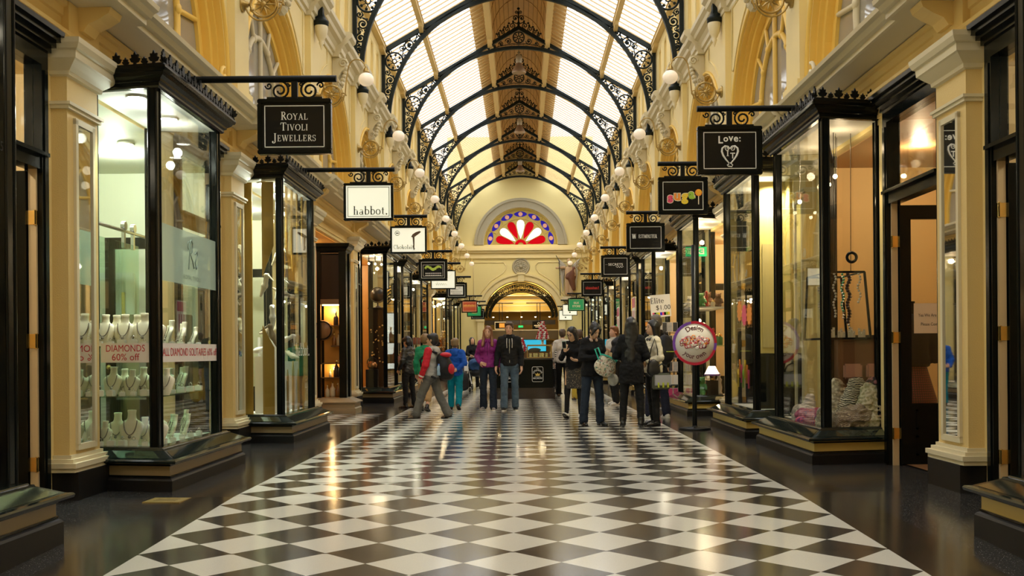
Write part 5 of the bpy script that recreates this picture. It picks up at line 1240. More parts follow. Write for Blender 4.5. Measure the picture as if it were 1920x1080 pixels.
_nt = SKIRTM.node_tree; _v = _nt.nodes.new('ShaderNodeTexVoronoi'); _v.inputs['Scale'].default_value = 38; _tc = _nt.nodes.new('ShaderNodeTexCoord'); _r = _nt.nodes.new('ShaderNodeValToRGB'); _r.color_ramp.elements[0].color = (.30, .25, .16, 1); _r.color_ramp.elements[1].color = (.02, .018, .018, 1); _r.color_ramp.elements[0].position = .18; _r.color_ramp.elements[1].position = .34
_nt.links.new(_tc.outputs['Object'], _v.inputs['Vector']); _nt.links.new(_v.outputs['Distance'], _r.inputs[0]); _nt.links.new(_r.outputs[0], _nt.nodes['Principled BSDF'].inputs['Base Color'])
def wpos(px_, py_feet): d = F * CAMZ / (py_feet - VY); return ((px_ - VX) * d / F + CAMX, d)
PL = {}
# the couple walking towards the camera
x, y = wpos(915, 769); PL['woman'] = person('auburn haired woman in a purple jacket walking hand in hand with the hooded man', x, y, 1.68, -4,
    dict(lleg=(6, 4, 2), rleg=(-6, 4, 2), lel=(.205, .03, 1.12), lwr=(.255, -.05, .87), rel=(-.235, .05, 1.13), rwr=(-.16, -.14, 1.0), rhd=(.8, -.25, -.3), rhn=(0, 1, 0), hairfront=-.12, hairlen=.40), SKIN_M, ('long', 'ginger'),
    dict(name='jacket', mat=PURPLE, hem=.90, puff=.022, collar=PURPLE, zip=cloth('dark purple zip', (.08, .01, .06))), dict(name='jeans', mat=JEAND, flare=.078, hem=-.02), (SHG, SOLEW), female=True)
x, y = wpos(955, 769.5); PL['man'] = person('young man in black hooded zip top and faded jeans beside the woman in purple', x, y, 1.76, 2,
    dict(lleg=(-4, 5, 2), rleg=(8, 6, 2), lel=(.235, .03, 1.12), lwr=(.235, -.07, .86), rel=(-.235, .03, 1.12), rwr=(-.265, -.06, .87), head=(0, -8)), SKIN_M, ('short', 'brown'),
    dict(name='hooded_jacket', mat=BLK2, hem=.89, puff=.02, hood=BLK2, zip=METALZ), dict(name='jeans', mat=JEAN, flare=.070, hem=.02), (SHB, SOLEW))
# schoolchildren
x, y = wpos(853, 767); PL['blue'] = person('fair haired boy in a royal blue hooded top and teal trousers, back to the camera', x, y, 1.44, 176,
    dict(lleg=(8, 10, 2), rleg=(-10, 16, 2), lel=(.235, .08, 1.14), lwr=(.14, .19, .98), rel=(-.25, .10, 1.15), rwr=(-.10, .20, .99), lhd=(-1, .1, .1), rhd=(.8, .1, -.2), lhn=(0, -1, 0), rhn=(0, -1, 0), foot=(0, 42), child=.7, head=(4, 0)), SKIN_M, ('short', 'blond'),
    dict(name='hooded_top', mat=BLUEH, hem=.84, puff=.03, hood=BLUEH), dict(name='trousers', mat=TEAL, flare=.07, puff=.02, hem=.02), (SHB, SOLEB), build=1.06)
x, y = wpos(808, 783); PL['red'] = person('dark haired boy in a grey and red varsity top striding with a backpack', x, y, 1.54, -112,
    dict(lleg=(24, 8, 2), rleg=(-18, 10, 2), lel=(.26, .0, 1.13), lwr=(.25, -.10, .88), rel=(-.26, .03, 1.13), rwr=(-.25, -.02, .88), foot=(6, 10), child=.6, head=(0, 5), lean=-3), SKIN_A, ('mop', 'black'),
    dict(name='sweatshirt', mat=GREYB, hem=.88, puff=.03, hood=GREYB, sleeve=REDS, cuff=cloth('white striped cuff', (.7, .66, .6))), dict(name='trousers', mat=GREYT, flare=.085, puff=.018, hem=0), (BROWNSH, SOLEB), build=1.05)
x, y = wpos(766, 764); PL['leather'] = person('teenager in a black leather jacket and slim trousers looking into a shop window', x, y, 1.50, -122,
    dict(lleg=(2, 3, 3), rleg=(-3, 3, 3), lel=(.26, .02, 1.15), lwr=(.20, -.14, .95), rel=(-.26, .02, 1.15), rwr=(-.2, -.14, .95), head=(14, -5), child=.5), SKIN_A, ('mop', 'black'),
    dict(name='leather_jacket', mat=LEATH, hem=.86, puff=.024, collar=LEATH), dict(name='trousers', mat=BLK2, flare=.052, puff=.004, hem=.08), (SHB, SOLEB))
PL['green'] = person('boy in a green jumper mostly hidden behind the varsity top boy', -1.90, 20.7, 1.52, 165,
    dict(lleg=(6, 5, 2), rleg=(-8, 12, 2), foot=(0, 25), child=.6), SKIN_M, ('short', 'blond'), dict(name='jumper', mat=GREEN, hem=.84, puff=.025, collar=GREEN), dict(name='shorts', mat=TANT, flare=.075, hem=.45), (SHB, SOLEB), res=.018)
# the group of women
x, y = wpos(1076, 784); PL['phone'] = person('woman with glasses in black top and patterned skirt looking at her phone', x, y, 1.60, -14,
    dict(lleg=(2, 2, 3), rleg=(8, 6, 4), rel=(-.23, -.08, 1.14), rwr=(-.12, -.27, 1.26), rhd=(.15, -.15, 1), rhn=(0, 1, 0), lel=(.22, .0, 1.14), lwr=(.12, -.22, 1.10), lhd=(-.7, -.4, .1), lhn=(0, .5, 1), head=(22, -24), foot=(0, -22), glasses=1, hairlen=.22), SKIN_A, ('bob', 'black'),
    dict(name='top', mat=BLK, hem=.92, puff=.012), dict(kind='skirt', mat=SKIRTM, hem=.56, tights=BLK2), (SHW, SOLEB), female=True, build=.98)
x, y = wpos(1110, 799); PL['bag'] = person('woman in black jacket and dark jeans looking down into a sequinned bag', x, y, 1.63, 24,
    dict(lleg=(2, 3, 5), rleg=(-2, 3, 5), rel=(-.23, -.06, 1.14), rwr=(.04, -.24, 1.14), rhd=(1, -.1, .1), rhn=(0, 1, -.3), lel=(.24, -.03, 1.15), lwr=(.13, -.24, 1.18), lhd=(.1, -.5, .6), lhn=(-1, 0, 0), head=(34, 4)), SKIN_A, ('updo', 'black'),
    dict(name='jacket', mat=BLK, hem=.83, puff=.02, collar=cloth('pale pink collar', (.55, .38, .30))), dict(name='jeans', mat=JEAND, flare=.072, hem=0), (SHB, SOLEB, .04), female=True)
x, y = wpos(1184, 803); PL['coat'] = person('woman in a long black coat with waist-length black hair, back to the camera', x, y, 1.67, 172,
    dict(lleg=(1, 2, 5), rleg=(-2, 3, 5), lel=(.25, -.02, 1.14), lwr=(.15, -.20, 1.10), rel=(-.24, .0, 1.14), rwr=(-.15, -.2, 1.08), hairlen=.60, hairfront=.06), SKIN_A, ('long', 'black'),
    dict(name='coat', mat=BLK, hem=.70, puff=.024, collar=BLK), dict(name='trousers', mat=BLK2, flare=.052, puff=.006, hem=.06), (SHB, SOLEB, .03), female=True)
x, y = wpos(1224, 800); PL['cream'] = person('smiling woman in a cream jacket turned towards her friends', x, y, 1.64, -72,
    dict(lleg=(2, 3, 4), rleg=(-3, 4, 4), lel=(.24, .02, 1.13), lwr=(.16, -.18, 1.05), rel=(-.24, .0, 1.13), rwr=(-.12, -.22, 1.08), hairlen=.24), SKIN_A, ('bob', 'black'),
    dict(name='cream_jacket', mat=CREAMJ, hem=.88, puff=.024, collar=cloth('grey scarf', (.10, .10, .11))), dict(name='trousers', mat=BLK2, flare=.05, puff=.006, hem=.06), (SHB, SOLEB, .03), female=True)
x, y = wpos(1231, 786); PL['rucksack'] = person('grey haired man in navy trousers and white shoes behind the cream jacket woman', x, y, 1.78, 205,
    dict(lleg=(4, 4, 4), rleg=(-4, 4, 4)), SKIN_M, ('short', 'grey'), dict(name='jacket', mat=BLK2, hem=.86, puff=.02, collar=BLK2), dict(name='trousers', mat=NAVY, flare=.072, hem=0, puff=.016), (SHW, SOLEW), res=.018)
PL['tshirt'] = person('ginger haired man in a white T-shirt with a black jacket over his shoulder', 2.02, 22.6, 1.70, -58,
    dict(lleg=(6, 8, 3), rleg=(-6, 8, 3), lel=(.24, -.02, 1.15), lwr=(.18, -.2, 1.2), rel=(-.24, -.04, 1.14), rwr=(-.16, -.22, 1.22), head=(-6, -4)), SKIN_M, ('short', 'ginger'), dict(name='shirt', mat=WHT_S, hem=.86, puff=.014), dict(name='trousers', mat=BLK2, flare=.07, hem=0), (SHW, SOLEW), res=.018)
# farther off
PL['white'] = person('man in a white shirt and dark trousers walking away past the kiosk', 1.08, 27.0, 1.74, 174, dict(lleg=(8, 6, 2), rleg=(-8, 8, 2), lel=(.27, .02, 1.14)), SKIN_M, ('short', 'brown'), dict(name='shirt', mat=WHT_S, hem=.88, puff=.022), dict(name='trousers', mat=BLK2, flare=.07, hem=0), (BROWNSH, SOLEB), res=.02)
PL['mustard'] = person('brown haired person in mustard trousers behind the phone woman', 1.42, 25.2, 1.68, 185, {}, SKIN_M, ('short', 'brown'), dict(name='top', mat=BLK2, hem=.88, puff=.02), dict(name='trousers', mat=MUST, flare=.07, hem=0), (BROWNSH, SOLEB), res=.02)
STRIPE = bpy.data.materials.new('black and white striped jersey'); STRIPE.use_nodes = True
_nt = STRIPE.node_tree; _w = _nt.nodes.new('ShaderNodeTexWave'); _w.bands_direction = 'Z'; _w.inputs['Scale'].default_value = 5.5; _tc = _nt.nodes.new('ShaderNodeTexCoord'); _r = _nt.nodes.new('ShaderNodeValToRGB'); _r.color_ramp.interpolation = 'CONSTANT'; _r.color_ramp.elements[0].color = (.02, .02, .02, 1); _r.color_ramp.elements[1].color = (.7, .68, .62, 1); _r.color_ramp.elements[1].position = .5
_nt.links.new(_tc.outputs['Object'], _w.inputs['Vector']); _nt.links.new(_w.outputs['Fac'], _r.inputs[0]); _nt.links.new(_r.outputs[0], _nt.nodes['Principled BSDF'].inputs['Base Color'])
PL['stripe'] = person('person in a black and white striped top half hidden beside the kiosk', .93, 28.6, 1.42, 120, {}, SKIN_M, ('bob', 'brown'), dict(name='striped_top', mat=STRIPE, hem=.86, puff=.02), dict(name='trousers', mat=BLK2, flare=.06, hem=0), (SHB, SOLEB), res=.022, female=True)
PL['parent'] = person('dark haired adult in black bending behind a pushchair, past the woman in purple', -1.52, 33.2, 1.66, 20, dict(lean=-14, lel=(.25, -.12, 1.15), lwr=(.2, -.32, 1.05), rel=(-.25, -.12, 1.15), rwr=(-.2, -.32, 1.05)), SKIN_M, ('bob', 'black'), dict(name='coat', mat=BLK, hem=.80, puff=.02), dict(name='trousers', mat=BLK2, flare=.06, hem=0), (SHW, SOLEW), res=.022, female=True)
PL['toddler'] = person('small child in a grey top and blue trousers far down the arcade', -1.78, 33.4, 1.02, 60, dict(child=1.6, lel=(.26, -.06, 1.2), lwr=(.24, -.26, 1.3)), SKIN_M, ('short', 'ginger'), dict(name='jumper', mat=cloth('grey child jumper', (.12, .10, .10)), hem=.86, puff=.03), dict(name='trousers', mat=JEANM, flare=.07, hem=0), (SHG, SOLEW), res=.022, build=1.15)
# ================================================================== KIOSK, END PASSAGE, THINGS PEOPLE CARRY
# ---- macaron kiosk
KX0, KX1, KY0, KY1 = -.74, .79, 25.8, 27.0
kt = thing('kiosk_counter', 'black kiosk counter with emblem panels standing in the middle of the arcade', 'counter', (0, 0, 0))
m_ = MB(); m_.bevbox(KX0, KX1, KY0, KY1, 0, .97, .015); m_.build('counter_body', [BLACK], kt)
m_ = MB(); m_.box(KX0 - .05, KX1 + .05, KY0 - .05, KY1 + .05, -.01, .13); m_.box(KX0 - .035, KX1 + .035, KY0 - .035, KY1 + .035, .13, .25); m_.box(KX0 - .05, KX1 + .05, KY0 - .05, KY1 + .05, .25, .275); m_.build('counter_plinth', [mat('dark maroon black paint', (.022, .012, .012), .2, coat=.4)], kt)
m_ = MB(); m_.bevbox(KX0 - .03, KX1 + .03, KY0 - .03, KY1 + .03, .97, 1.01, .01); m_.build('counter_top', [mat('dark counter top', (.05, .045, .04), .15)], kt)
for cx in (-.36, .41):
    m_ = MB()
    for x0, x1, z0, z1 in ((-.31, .31, .38, .40), (-.31, .31, .82, .84), (-.31, -.29, .38, .84), (.29, .31, .38, .84)): m_.box(cx + x0, cx + x1, KY0 - .012, KY0, z0, z1)
    m_.build('front_panel', [BLACK], kt)
    m_ = MB(); y_ = KY0 - .004
    out = []
    for i in range(4):
        qx, qz = ((.10, .15), (-.10, .15), (-.10, -.15), (.10, -.15))[i]
        for j in range(4): a = PI / 2 * i + PI / 6 * j; out.append((qx + .035 * math.cos(a), qz + .035 * math.sin(a)))
    m_.tube([(cx + u, y_, .61 + v) for u, v in out], .006, 4, True)
    text(m_, 'LITTLE ROYAL', (cx, y_ - .002, .60), .055, bold=.02, curve=.11, sx=.8); text(m_, 'MACARONS', (cx, y_ - .002, .51), .055, bold=.02, width=.22); text(m_, 'The', (cx, y_ - .002, .755), .04); m_.box(cx - .08, cx + .08, y_ - .002, y_, .548, .553)
    em = m_.build('emblem', [SWHT], kt)
    m_ = MB(); m_.add([(cx + u, y_ - .003, .60 + v) for u, v in ((-.045, -.03), (.045, -.03), (.06, .04), (.025, .01), (0, .05), (-.025, .01), (-.06, .04))], [tuple(range(7))]); m_.build('crown_emblem', [GOLDL], em)
gc = thing('glass_display_case', 'glass display case of macarons on top of the black kiosk', 'display case', (0, 0, 1.01))
m_ = MB(); X0, X1, Y0, Y1, H = .16, .76, 25.86, 26.5, .32
for x in (X0, X1):
    for y in (Y0, Y1): m_.box(x - .012, x + .012, y - .012, y + .012, 0, H)
m_.box(X0, X1, Y0 - .01, Y0 + .01, H - .02, H); m_.box(X0, X1, Y1 - .01, Y1 + .01, H - .02, H); m_.box(X0, X1, Y0, Y1, H, H + .015); m_.box(X0, X1, Y0, Y1, 0, .02); m_.build('case_frame', [AGED], gc)
m_ = MB(); m_.quad((X0, Y0, .02), (X1, Y0, .02), (X1, Y0, H), (X0, Y0, H)); m_.build('case_glass', [GLASS], gc)
PAST = [mat('pale yellow macaron', (.75, .70, .25), .6), mat('cream macaron', (.78, .70, .5), .6), mat('pink macaron', (.70, .25, .32), .6)]
mac0 = None
for i in range(36):
    x, y, z = .24 + .075 * (i % 6) + .02 * (i % 2), 25.95 + .09 * ((i // 6) % 3), 1.035 + .05 * (i // 18)
    if mac0 is None:
        mac0 = thing('macaron', 'small pale macaron in the glass case on the kiosk', 'macaron', (x, y, z), 0, 'macarons in the kiosk case')
        MB().lathe([(.0, 0), (.03, .0), (.036, .012), (.034, .016)], n=10).lathe([(.034, .028), (.036, .032), (.03, .044), (0, .046)], n=10).build('shell', [PAST[0]], mac0); MB().lathe([(.031, .016), (.031, .028)], n=10).build('filling', [PAST[1]], mac0)
    else: dup(mac0, (x, y, z))
def tower(x, y, z, h, r, label):
    t = thing('macaron_tower', label, 'macaron tower', (x, y, z), 0, 'macaron towers on the kiosk')
    MB().lathe([(r * .55, -.14), (r * .55, -.12), (.03, -.11), (.03, -.01), (r, -.005), (r, 0), (r * .82, .02), (r * .12, h)], n=16).build('cone_stand', [SWHT], t)
    rows = 9; REDM = mat('raspberry macaron', (.42, .015, .03), .45); PALE = mat('white macaron', (.72, .66, .60), .5)
    for q, M_ in ((0, REDM), (1, PALE)):
        m_ = MB()
        for i in range(rows):
            rr = r * (1 - i / (rows + .3)) + .012; zz = .035 + h * i / rows; n = max(4, int(2 * PI * rr / .062))
            for j in range(n):
                if (i * 3 + j) % 2 != q: continue
                a = 2 * PI * (j + .5 * (i % 2)) / n; m_.ball((rr * math.cos(a), rr * math.sin(a), zz), (.031, .031, .026), 7)
        m_.build('macarons', [M_], t)
tower(.545, 26.15, 1.47, .45, .135, 'large cone of red and white macarons standing on the glass case')
tower(.02, 26.3, 1.16, .34, .11, 'small cone of red and white macarons on the kiosk, beside the man')
# ---- the passage beyond the end arch
PY0, PY1 = YE + .6, 74.0
PASS = mat('passage yellow paint', (.78, .58, .18), .55)
m_ = MB()
for s in (-1, 1): m_.quad((s * 3.4, PY0, 0), (s * 3.4, PY1, 0), (s * 3.4, PY1, 5.2), (s * 3.4, PY0, 5.2))
m_.quad((-3.4, PY1, 0), (3.4, PY1, 0), (3.4, PY1, 5.2), (-3.4, PY1, 5.2)); m_.quad((-3.4, PY0, 5.2), (3.4, PY0, 5.2), (3.4, PY1, 5.2), (-3.4, PY1, 5.2))
m_.quad((-4, PY0, 0), (-2.06, PY0, 0), (-2.06, PY0, 5.3), (-4, PY0, 5.3)); m_.quad((4, PY0, 0), (2.06, PY0, 0), (2.06, PY0, 5.3), (4, PY0, 5.3))
for y in (62.0, 66.0): m_.box(-3.4, 3.4, y, y + .4, 4.55, 5.2)
for y, z in ((70.0, 3.9),): m_.box(-3.4, 3.4, y, y + .3, 3.9, 5.2)
struct('wall_passage', m_, [PASS])
t_ = MB()
for y in (61.9, 65.9): t_.box(-3.4, 3.4, y, y + .1, 4.5, 4.58)
for z in (3.88, 4.25, 4.5): t_.box(-3.4, 3.4, 69.9, 70.0, z, z + .07)
struct('trim_7', t_, [CREAM2])
# arch ironwork within the end arch: three ribs with scrollwork
for i in range(3):
    y = YE + .9 + i * 1.3; t = thing('arch_screen', 'curved black iron arch with scrollwork inside the end archway, %s' % ('in front', 'in the middle', 'farthest in')[i], 'arch', (0, y, 0), 0, 'iron arches in the end passage')
    m_ = MB()
    for R in (2.02, 1.62): m_.tube([(R * math.cos(PI * q / 36) * (1 if R > 2 else 1.12), 0, AZ + R * .93 * math.sin(PI * q / 36)) for q in range(37)], .035, 5)
    m_.build('arch_rib', [IRON2], t); m_ = MB()
    for q in range(3, 34):
        a = PI * q / 36; m_.spiral((1.84 * math.cos(a) * 1.03, 0, AZ + 1.84 * .93 * math.sin(a)), .11, .018, 1.4, q, 1 if q % 2 else -1, n=14, k=4)
    m_.build('scrollwork', [IRON2], t)
for s in (-1, 1): lamp(s * 1.2, 61.2, 4.4, 80, (1, .78, .45), 1.0); 
lamp(0, 68, 4.4, 110, (1, .78, .45), 1.6)
# shop at the far end
t = thing('far_shop_counter', 'white far shop counter with grey back panels at the end of the passage', 'shop counter', (0, 70.5, 0))
MB().box(-2.6, 2.6, 0, .6, 0, 1.15).build('counter', [mat('warm dark counter front', (.10, .06, .04), .4)], t)
MB().box(-2.9, 2.9, 1.4, 1.5, 0, 1.95).build('back_panel', [mat('dull cream back panel', (.45, .35, .22), .6)], t)  # back panel in a darker cream
m_ = MB(); m_.box(-2.9, 2.9, .1, .9, 2.02, 2.62); m_.build('grey_fascia', [mat('grey fascia', (.10, .09, .08), .4)], t)
MB().box(-2.9, 2.9, .05, .1, 2.62, 2.68).build('white_ledge', [WHITE], t)
MB().box(-2.5, 2.3, .0, .25, 3.02, 3.32).build('dark_beam', [mat('dark fascia beam', (.02, .018, .02), .3)], t)
t = thing('video_screen', 'bright blue screen above the far counter behind the kiosk', 'screen', (.55, 71.3, 1.6))
MB().box(-1.15, 1.15, 0, .05, -.42, .42).build('screen_frame', [BLACK], t); MB().quad((-1.12, -.004, -.39), (1.12, -.004, -.39), (1.12, -.004, .39), (-1.12, -.004, .39)).build('picture', [mat('sea blue picture', (.03, .42, .62), .4, emit=.7)], t)
m_ = MB(); m_.ball((.35, -.01, -.3), (.42, .02, .14), 12); m_.ball((-.1, -.01, -.36), (.3, .02, .06), 10); m_.build('picture_rocks', [mat('picture dark rocks', (.05, .05, .06), .6)], t)
t = thing('exit_sign_and_reflection', 'green running-man exit light hung over the far shop', 'exit sign', (-.05, 69.2, 2.86))
MB().box(-.16, .16, 0, .05, -.07, .07).build('sign_box', [mat('lit exit green', (.0, .45, .15), .4, emit=.6)], t); MB().tube([(0, .02, .07), (0, .02, 1.1)], .012, 5).build('hanging_rod', [AGED], t)
m_ = MB(); m_.ball((.02, -.003, .03), (.016, .004, .016), 8); m_.bar((.0, -.003, .02), (-.01, -.003, -.02), .02, .004); m_.bar((-.01, -.003, -.02), (.03, -.003, -.05), .012, .004); m_.bar((-.01, -.003, -.02), (-.04, -.003, -.04), .012, .004); m_.build('runner_symbol', [SWHT], t)
for s, lab, board in ((-1, 'hanging dark framed sign with an orange panel in the far passage', mat('orange sign face', (.75, .30, .05), .4, emit=.4)), (1, 'hanging black sign with white lettering in the far passage', SBLK)):
    t = thing('passage_sign', lab, 'sign', (s * 1.15 - .1, 63.4, 0), 0, 'signs in the end passage')
    m_ = MB(); m_.box(-.75, .75, -.02, .02, 4.12, 4.17)
    m_.build('ceiling_bar', [IRON], t); m_ = MB()
    for q in (-.09, .09): m_.box(q - .02, q + .02, -.015, .015, 3.0, 4.12)
    m_.build('hanging_rod', [IRON], t); MB().bevbox(-.38, .38, -.05, .05, 2.55, 3.02, .01).build('sign_frame', [SWHT if s < 0 else BLACK], t)
    MB().box(-.34, .34, -.055, -.05, 2.60, 2.97).build('sign_face', [SBLK], t)
    m_ = MB()
    if s < 0: m_.quad((-.1, -.057, 2.66), (.28, -.057, 2.66), (.28, -.057, 2.92), (-.1, -.057, 2.92)); m_.build('picture', [board], t)
    else: m_.ring((0, -.057, 2.9), .06, .014); m_.box(-.28, .28, -.058, -.055, 2.74, 2.80); m_.box(-.2, .2, -.058, -.055, 2.66, 2.70); m_.build('lettering', [SWHT], t)
for i in range(5):
    o = MB().lathe([(.0, 0), (.05, 0), (.06, .05)], (-1.9 + .95 * i, 70.3, 3.5), 10).build('spotlight', [mat('lit small spotlight', (1, .9, .75), .5, emit=6, ecol=(1, .85, .6))]); tag(o, 'small lit spotlight in a row over the far shop', 'spotlight', 'spotlights over the far shop')
# ---- winged statue on the end wall
st = thing('wall_statue', 'carved winged bearded figure fixed high on the end wall beside the archway', 'statue', (2.64, YE - .28, 4.12))
STW = mat('painted wood flesh', (.50, .34, .20), .6); STR = mat('dark red brown robe', (.14, .05, .025), .6); STG = mat('grey feathers', (.46, .43, .36), .6)
b = surf([('c', v3(-.12, 0, .2), v3(-.1, 0, 1.1), .12, .15, .05), ('c', v3(.12, 0, .2), v3(.1, 0, 1.1), .12, .15, .05), ('e', v3(0, 0, 1.35), (.25, .18, .4), .08), ('e', v3(0, -.02, 1.98), (.13, .14, .17), .04), ('c', v3(.25, 0, 1.6), v3(.3, -.1, 1.2), .08, .06, .04), ('c', v3(-.25, 0, 1.65), v3(-.7, -.1, 1.62), .08, .06, .04), ('e', v3(0, -.12, 1.83), (.09, .07, .14), .03)], .035)
smesh('figure', [b], STW, st)
smesh('robe', [surf([('e', v3(.08, -.02, 1.2), (.30, .2, .36), .08), ('c', v3(.1, -.03, 1.0), v3(.22, -.03, .5), .2, .14, .06), ('c', v3(.25, .0, 1.6), v3(-.1, -.1, 1.1), .10, .12, .05)], .035)], STR, st)
for s in (-1, 1):
    m_ = MB(); N = 9
    for i in range(N):
        t_ = i / (N - 1); a = Vector((s * .2, .12, 1.75)); e = Vector((s * (.62 - .28 * t_), .12, 2.15 - 1.9 * t_ * .95)); m_.tube([a, a.lerp(e, .5) + Vector((s * .08, 0, .05)), e], [.05, .075, .02], 6)
    m_.build('wing', [STG], st)
m_ = MB(); m_.tube([(-.72, -.15, 2.3), (-.55, -.18, 2.0), (-.5, -.18, .1)], .02, 6); m_.build('staff', [IRON2], st)
MB().bevbox(-.4, .4, -.1, .28, -.15, .06, .02).build('bracket_shelf', [CREAM2], st)

# ---- bags and other things carried
def bag_on(key, off): return PL[key][1](off)
bp = PL['red'][1]; q = bp((0, .26, 1.12))
t = thing('backpack', 'big black and red school backpack on the varsity top boy', 'backpack', q, math.radians(-112))
BPK = cloth('black nylon', (.014, .014, .016), .5); RDN = cloth('red nylon', (.50, .02, .035), .5)
smesh('pack_body', [surf([('e', v3(0, .04, -.06), (.185, .14, .20), .04), ('e', v3(0, .0, .10), (.15, .11, .14), .05), ('e', v3(0, .12, -.14), (.14, .07, .11), .04)], .016)], BPK, t)
smesh('front_pocket', [surf([('e', v3(.02, .17, -.06), (.10, .045, .10), .03)], .014)], RDN, t); smesh('top_flap', [surf([('e', v3(0, .05, .19), (.13, .10, .05), .03)], .014)], RDN, t)
for s in (-1, 1):
    m_ = MB(); m_.tube([(s * .09, -.07, .22), (s * .115, -.22, .28), (s * .125, -.39, .10), (s * .13, -.34, -.10), (s * .13, -.08, -.22)], .022, 6); m_.build('shoulder_strap', [BPK], t)
t2 = thing('water_bottle', 'small clear blue water bottle in the side pocket of the backpack', 'bottle', bp((.195, .27, .93)), math.radians(-112))
MB().lathe([(.0, 0), (.032, .0), (.034, .04), (.030, .07), (.034, .1), (.032, .15), (.014, .18)], n=12).build('bottle_body', [mat('pale blue bottle plastic', (.30, .45, .60), .15)], t2); MB().lathe([(.016, .18), (.016, .205), (0, .205)], n=10).build('cap', [mat("blue bottle cap", (.05, .15, .5), .4)], t2)
# rucksack on the grey haired man
rk = PL['rucksack'][1]; t = thing('backpack', 'black rucksack on the grey haired man, beside the postcard rack', 'backpack', rk((0, .23, 1.18)), math.radians(205))
smesh('pack_body', [surf([('e', v3(0, .04, -.02), (.17, .13, .26), .04), ('e', v3(0, .13, -.10), (.12, .06, .13), .04)], .02)], BPK, t)
m_ = MB(); m_.box(-.08, .08, .195, .20, -.06, -.045); m_.build('trim_strip', [mat('lime piping', (.45, .55, .08), .5)], t)
for s in (-1, 1):
    m_ = MB(); m_.tube([(s * .09, -.06, .2), (s * .115, -.18, .25), (s * .125, -.36, .06), (s * .13, -.10, -.22)], .02, 6); m_.build('shoulder_strap', [BPK], t)
# sequinned bag
sb = bpy.data.materials.new('sequinned patchwork'); sb.use_nodes = True; nt = sb.node_tree
v = nt.nodes.new('ShaderNodeTexVoronoi'); v.inputs['Scale'].default_value = 42; tc = nt.nodes.new('ShaderNodeTexCoord'); r = nt.nodes.new('ShaderNodeValToRGB'); e = r.color_ramp.elements
e[0].color = (.62, .56, .42, 1); e[1].color = (.10, .22, .14, 1); r.color_ramp.elements.new(.45).color = (.70, .66, .58, 1); r.color_ramp.elements.new(.65).color = (.35, .24, .18, 1); r.color_ramp.interpolation = 'CONSTANT'; e[-1].position = .82
nt.links.new(tc.outputs['Object'], v.inputs['Vector']); sp = nt.nodes.new('ShaderNodeSeparateColor'); nt.links.new(v.outputs['Color'], sp.inputs[0]); nt.links.new(sp.outputs[0], r.inputs[0]); b_ = nt.nodes['Principled BSDF']; nt.links.new(r.outputs[0], b_.inputs['Base Color']); b_.inputs['Roughness'].default_value = .35
TEALS = mat('turquoise strap', (.03, .48, .36), .5)
pb = PL['bag'][1]; t = thing('handbag', 'sequinned handbag with turquoise straps held open by the looking-down woman', 'handbag', pb((.10, -.30, 1.03)), math.radians(12)); t.rotation_euler = (0, math.radians(24), math.radians(12)); t.scale = (.86, .86, .92)
smesh('bag_body', [surf([('e', v3(0, 0, -.06), (.20, .085, .15), .03), ('e', v3(0, 0, .06), (.17, .07, .09), .03)], .014)], sb, t)
m_ = MB(); m_.tube([(-.16, -.03, .10), (-.26, -.03, .20), (-.30, -.02, .16), (-.17, -.05, .02)], .014, 6); m_.build('strap', [TEALS], t)
m_ = MB(); m_.tube([(.10, -.02, .12), (.13, -.01, .30), (.16, 0, .40), (.18, .01, .28), (.15, 0, .10)], .016, 6); m_.build('strap', [TEALS], t)
m_ = MB(); m_.tube([(-.17, 0, .12), (-.05, -.07, .135), (.10, -.06, .13), (.16, 0, .12), (.05, .07, .13), (-.1, .06, .13)], .012, 6, True); m_.build('rim', [TEALS], t)
# paper cone held beside it
t = thing('paper_bag', 'brown paper bag with a clear wrapped bunch beside the sequinned handbag', 'bag', pb((.27, -.16, .92)))
smesh('bag_body', [surf([('e', v3(0, 0, .05), (.075, .06, .24), .03)], .014)], TANT, t); smesh('clear_wrap', [surf([('e', v3(.03, -.03, -.14), (.085, .07, .10), .02)], .014)], mat('crinkled clear wrap', (.42, .42, .38), .15, bump=.8, bscale=30), t)
# phone
pp = PL['phone'][1]; t = thing('smartphone', 'pale green smartphone held up by the woman with glasses', 'phone', pp((-.125, -.315, 1.40)), math.radians(150)); t.rotation_euler = (math.radians(-18), 0, math.radians(166))
MB().bevbox(-.036, .036, -.005, .005, -.068, .068, .004).build('phone_case', [mat('pale green phone case', (.42, .58, .48), .3)], t); MB().quad((-.032, .0055, -.06), (.032, .0055, -.06), (.032, .0055, .06), (-.032, .0055, .06)).build('screen', [SBLK], t)
# shoulder bag and satchel of the cream jacket woman
pc = PL['cream'][1]
t = thing('shoulder_bag', 'soft black shoulder bag hanging at the side of the cream jacket woman', 'handbag', pc((.24, -.10, .98)), math.radians(-72)); t.scale = (.7, .62, .9)
smesh('bag_body', [surf([('e', v3(0, 0, -.02), (.07, .17, .15), .03), ('e', v3(0, 0, -.08), (.08, .18, .09), .03)], .014)], mat('soft black leather', (.015, .014, .014), .4), t)
m_ = MB(); m_.tube([(0, -.13, .06), (.04, -.09, .3), (.10, -.02, .475), (.06, .07, .3), (0, .13, .06)], .012, 6); m_.build('strap', [SHB], t)
t = thing('satchel', 'grey satchel with lime buckles hanging below the cream jacket', 'satchel', pc((.25, .03, .74)), math.radians(-72)); t.scale = (.9, .72, .95)
GS = cloth('grey green canvas', (.14, .15, .11), .6); GL_ = mat('lilac grey flap', (.40, .40, .43), .5); LB = mat('lime buckle', (.50, .55, .05), .4)
m_ = MB(); m_.bevbox(-.055, .055, -.20, .20, -.13, .13, .02); m_.build('satchel_body', [GS], t)
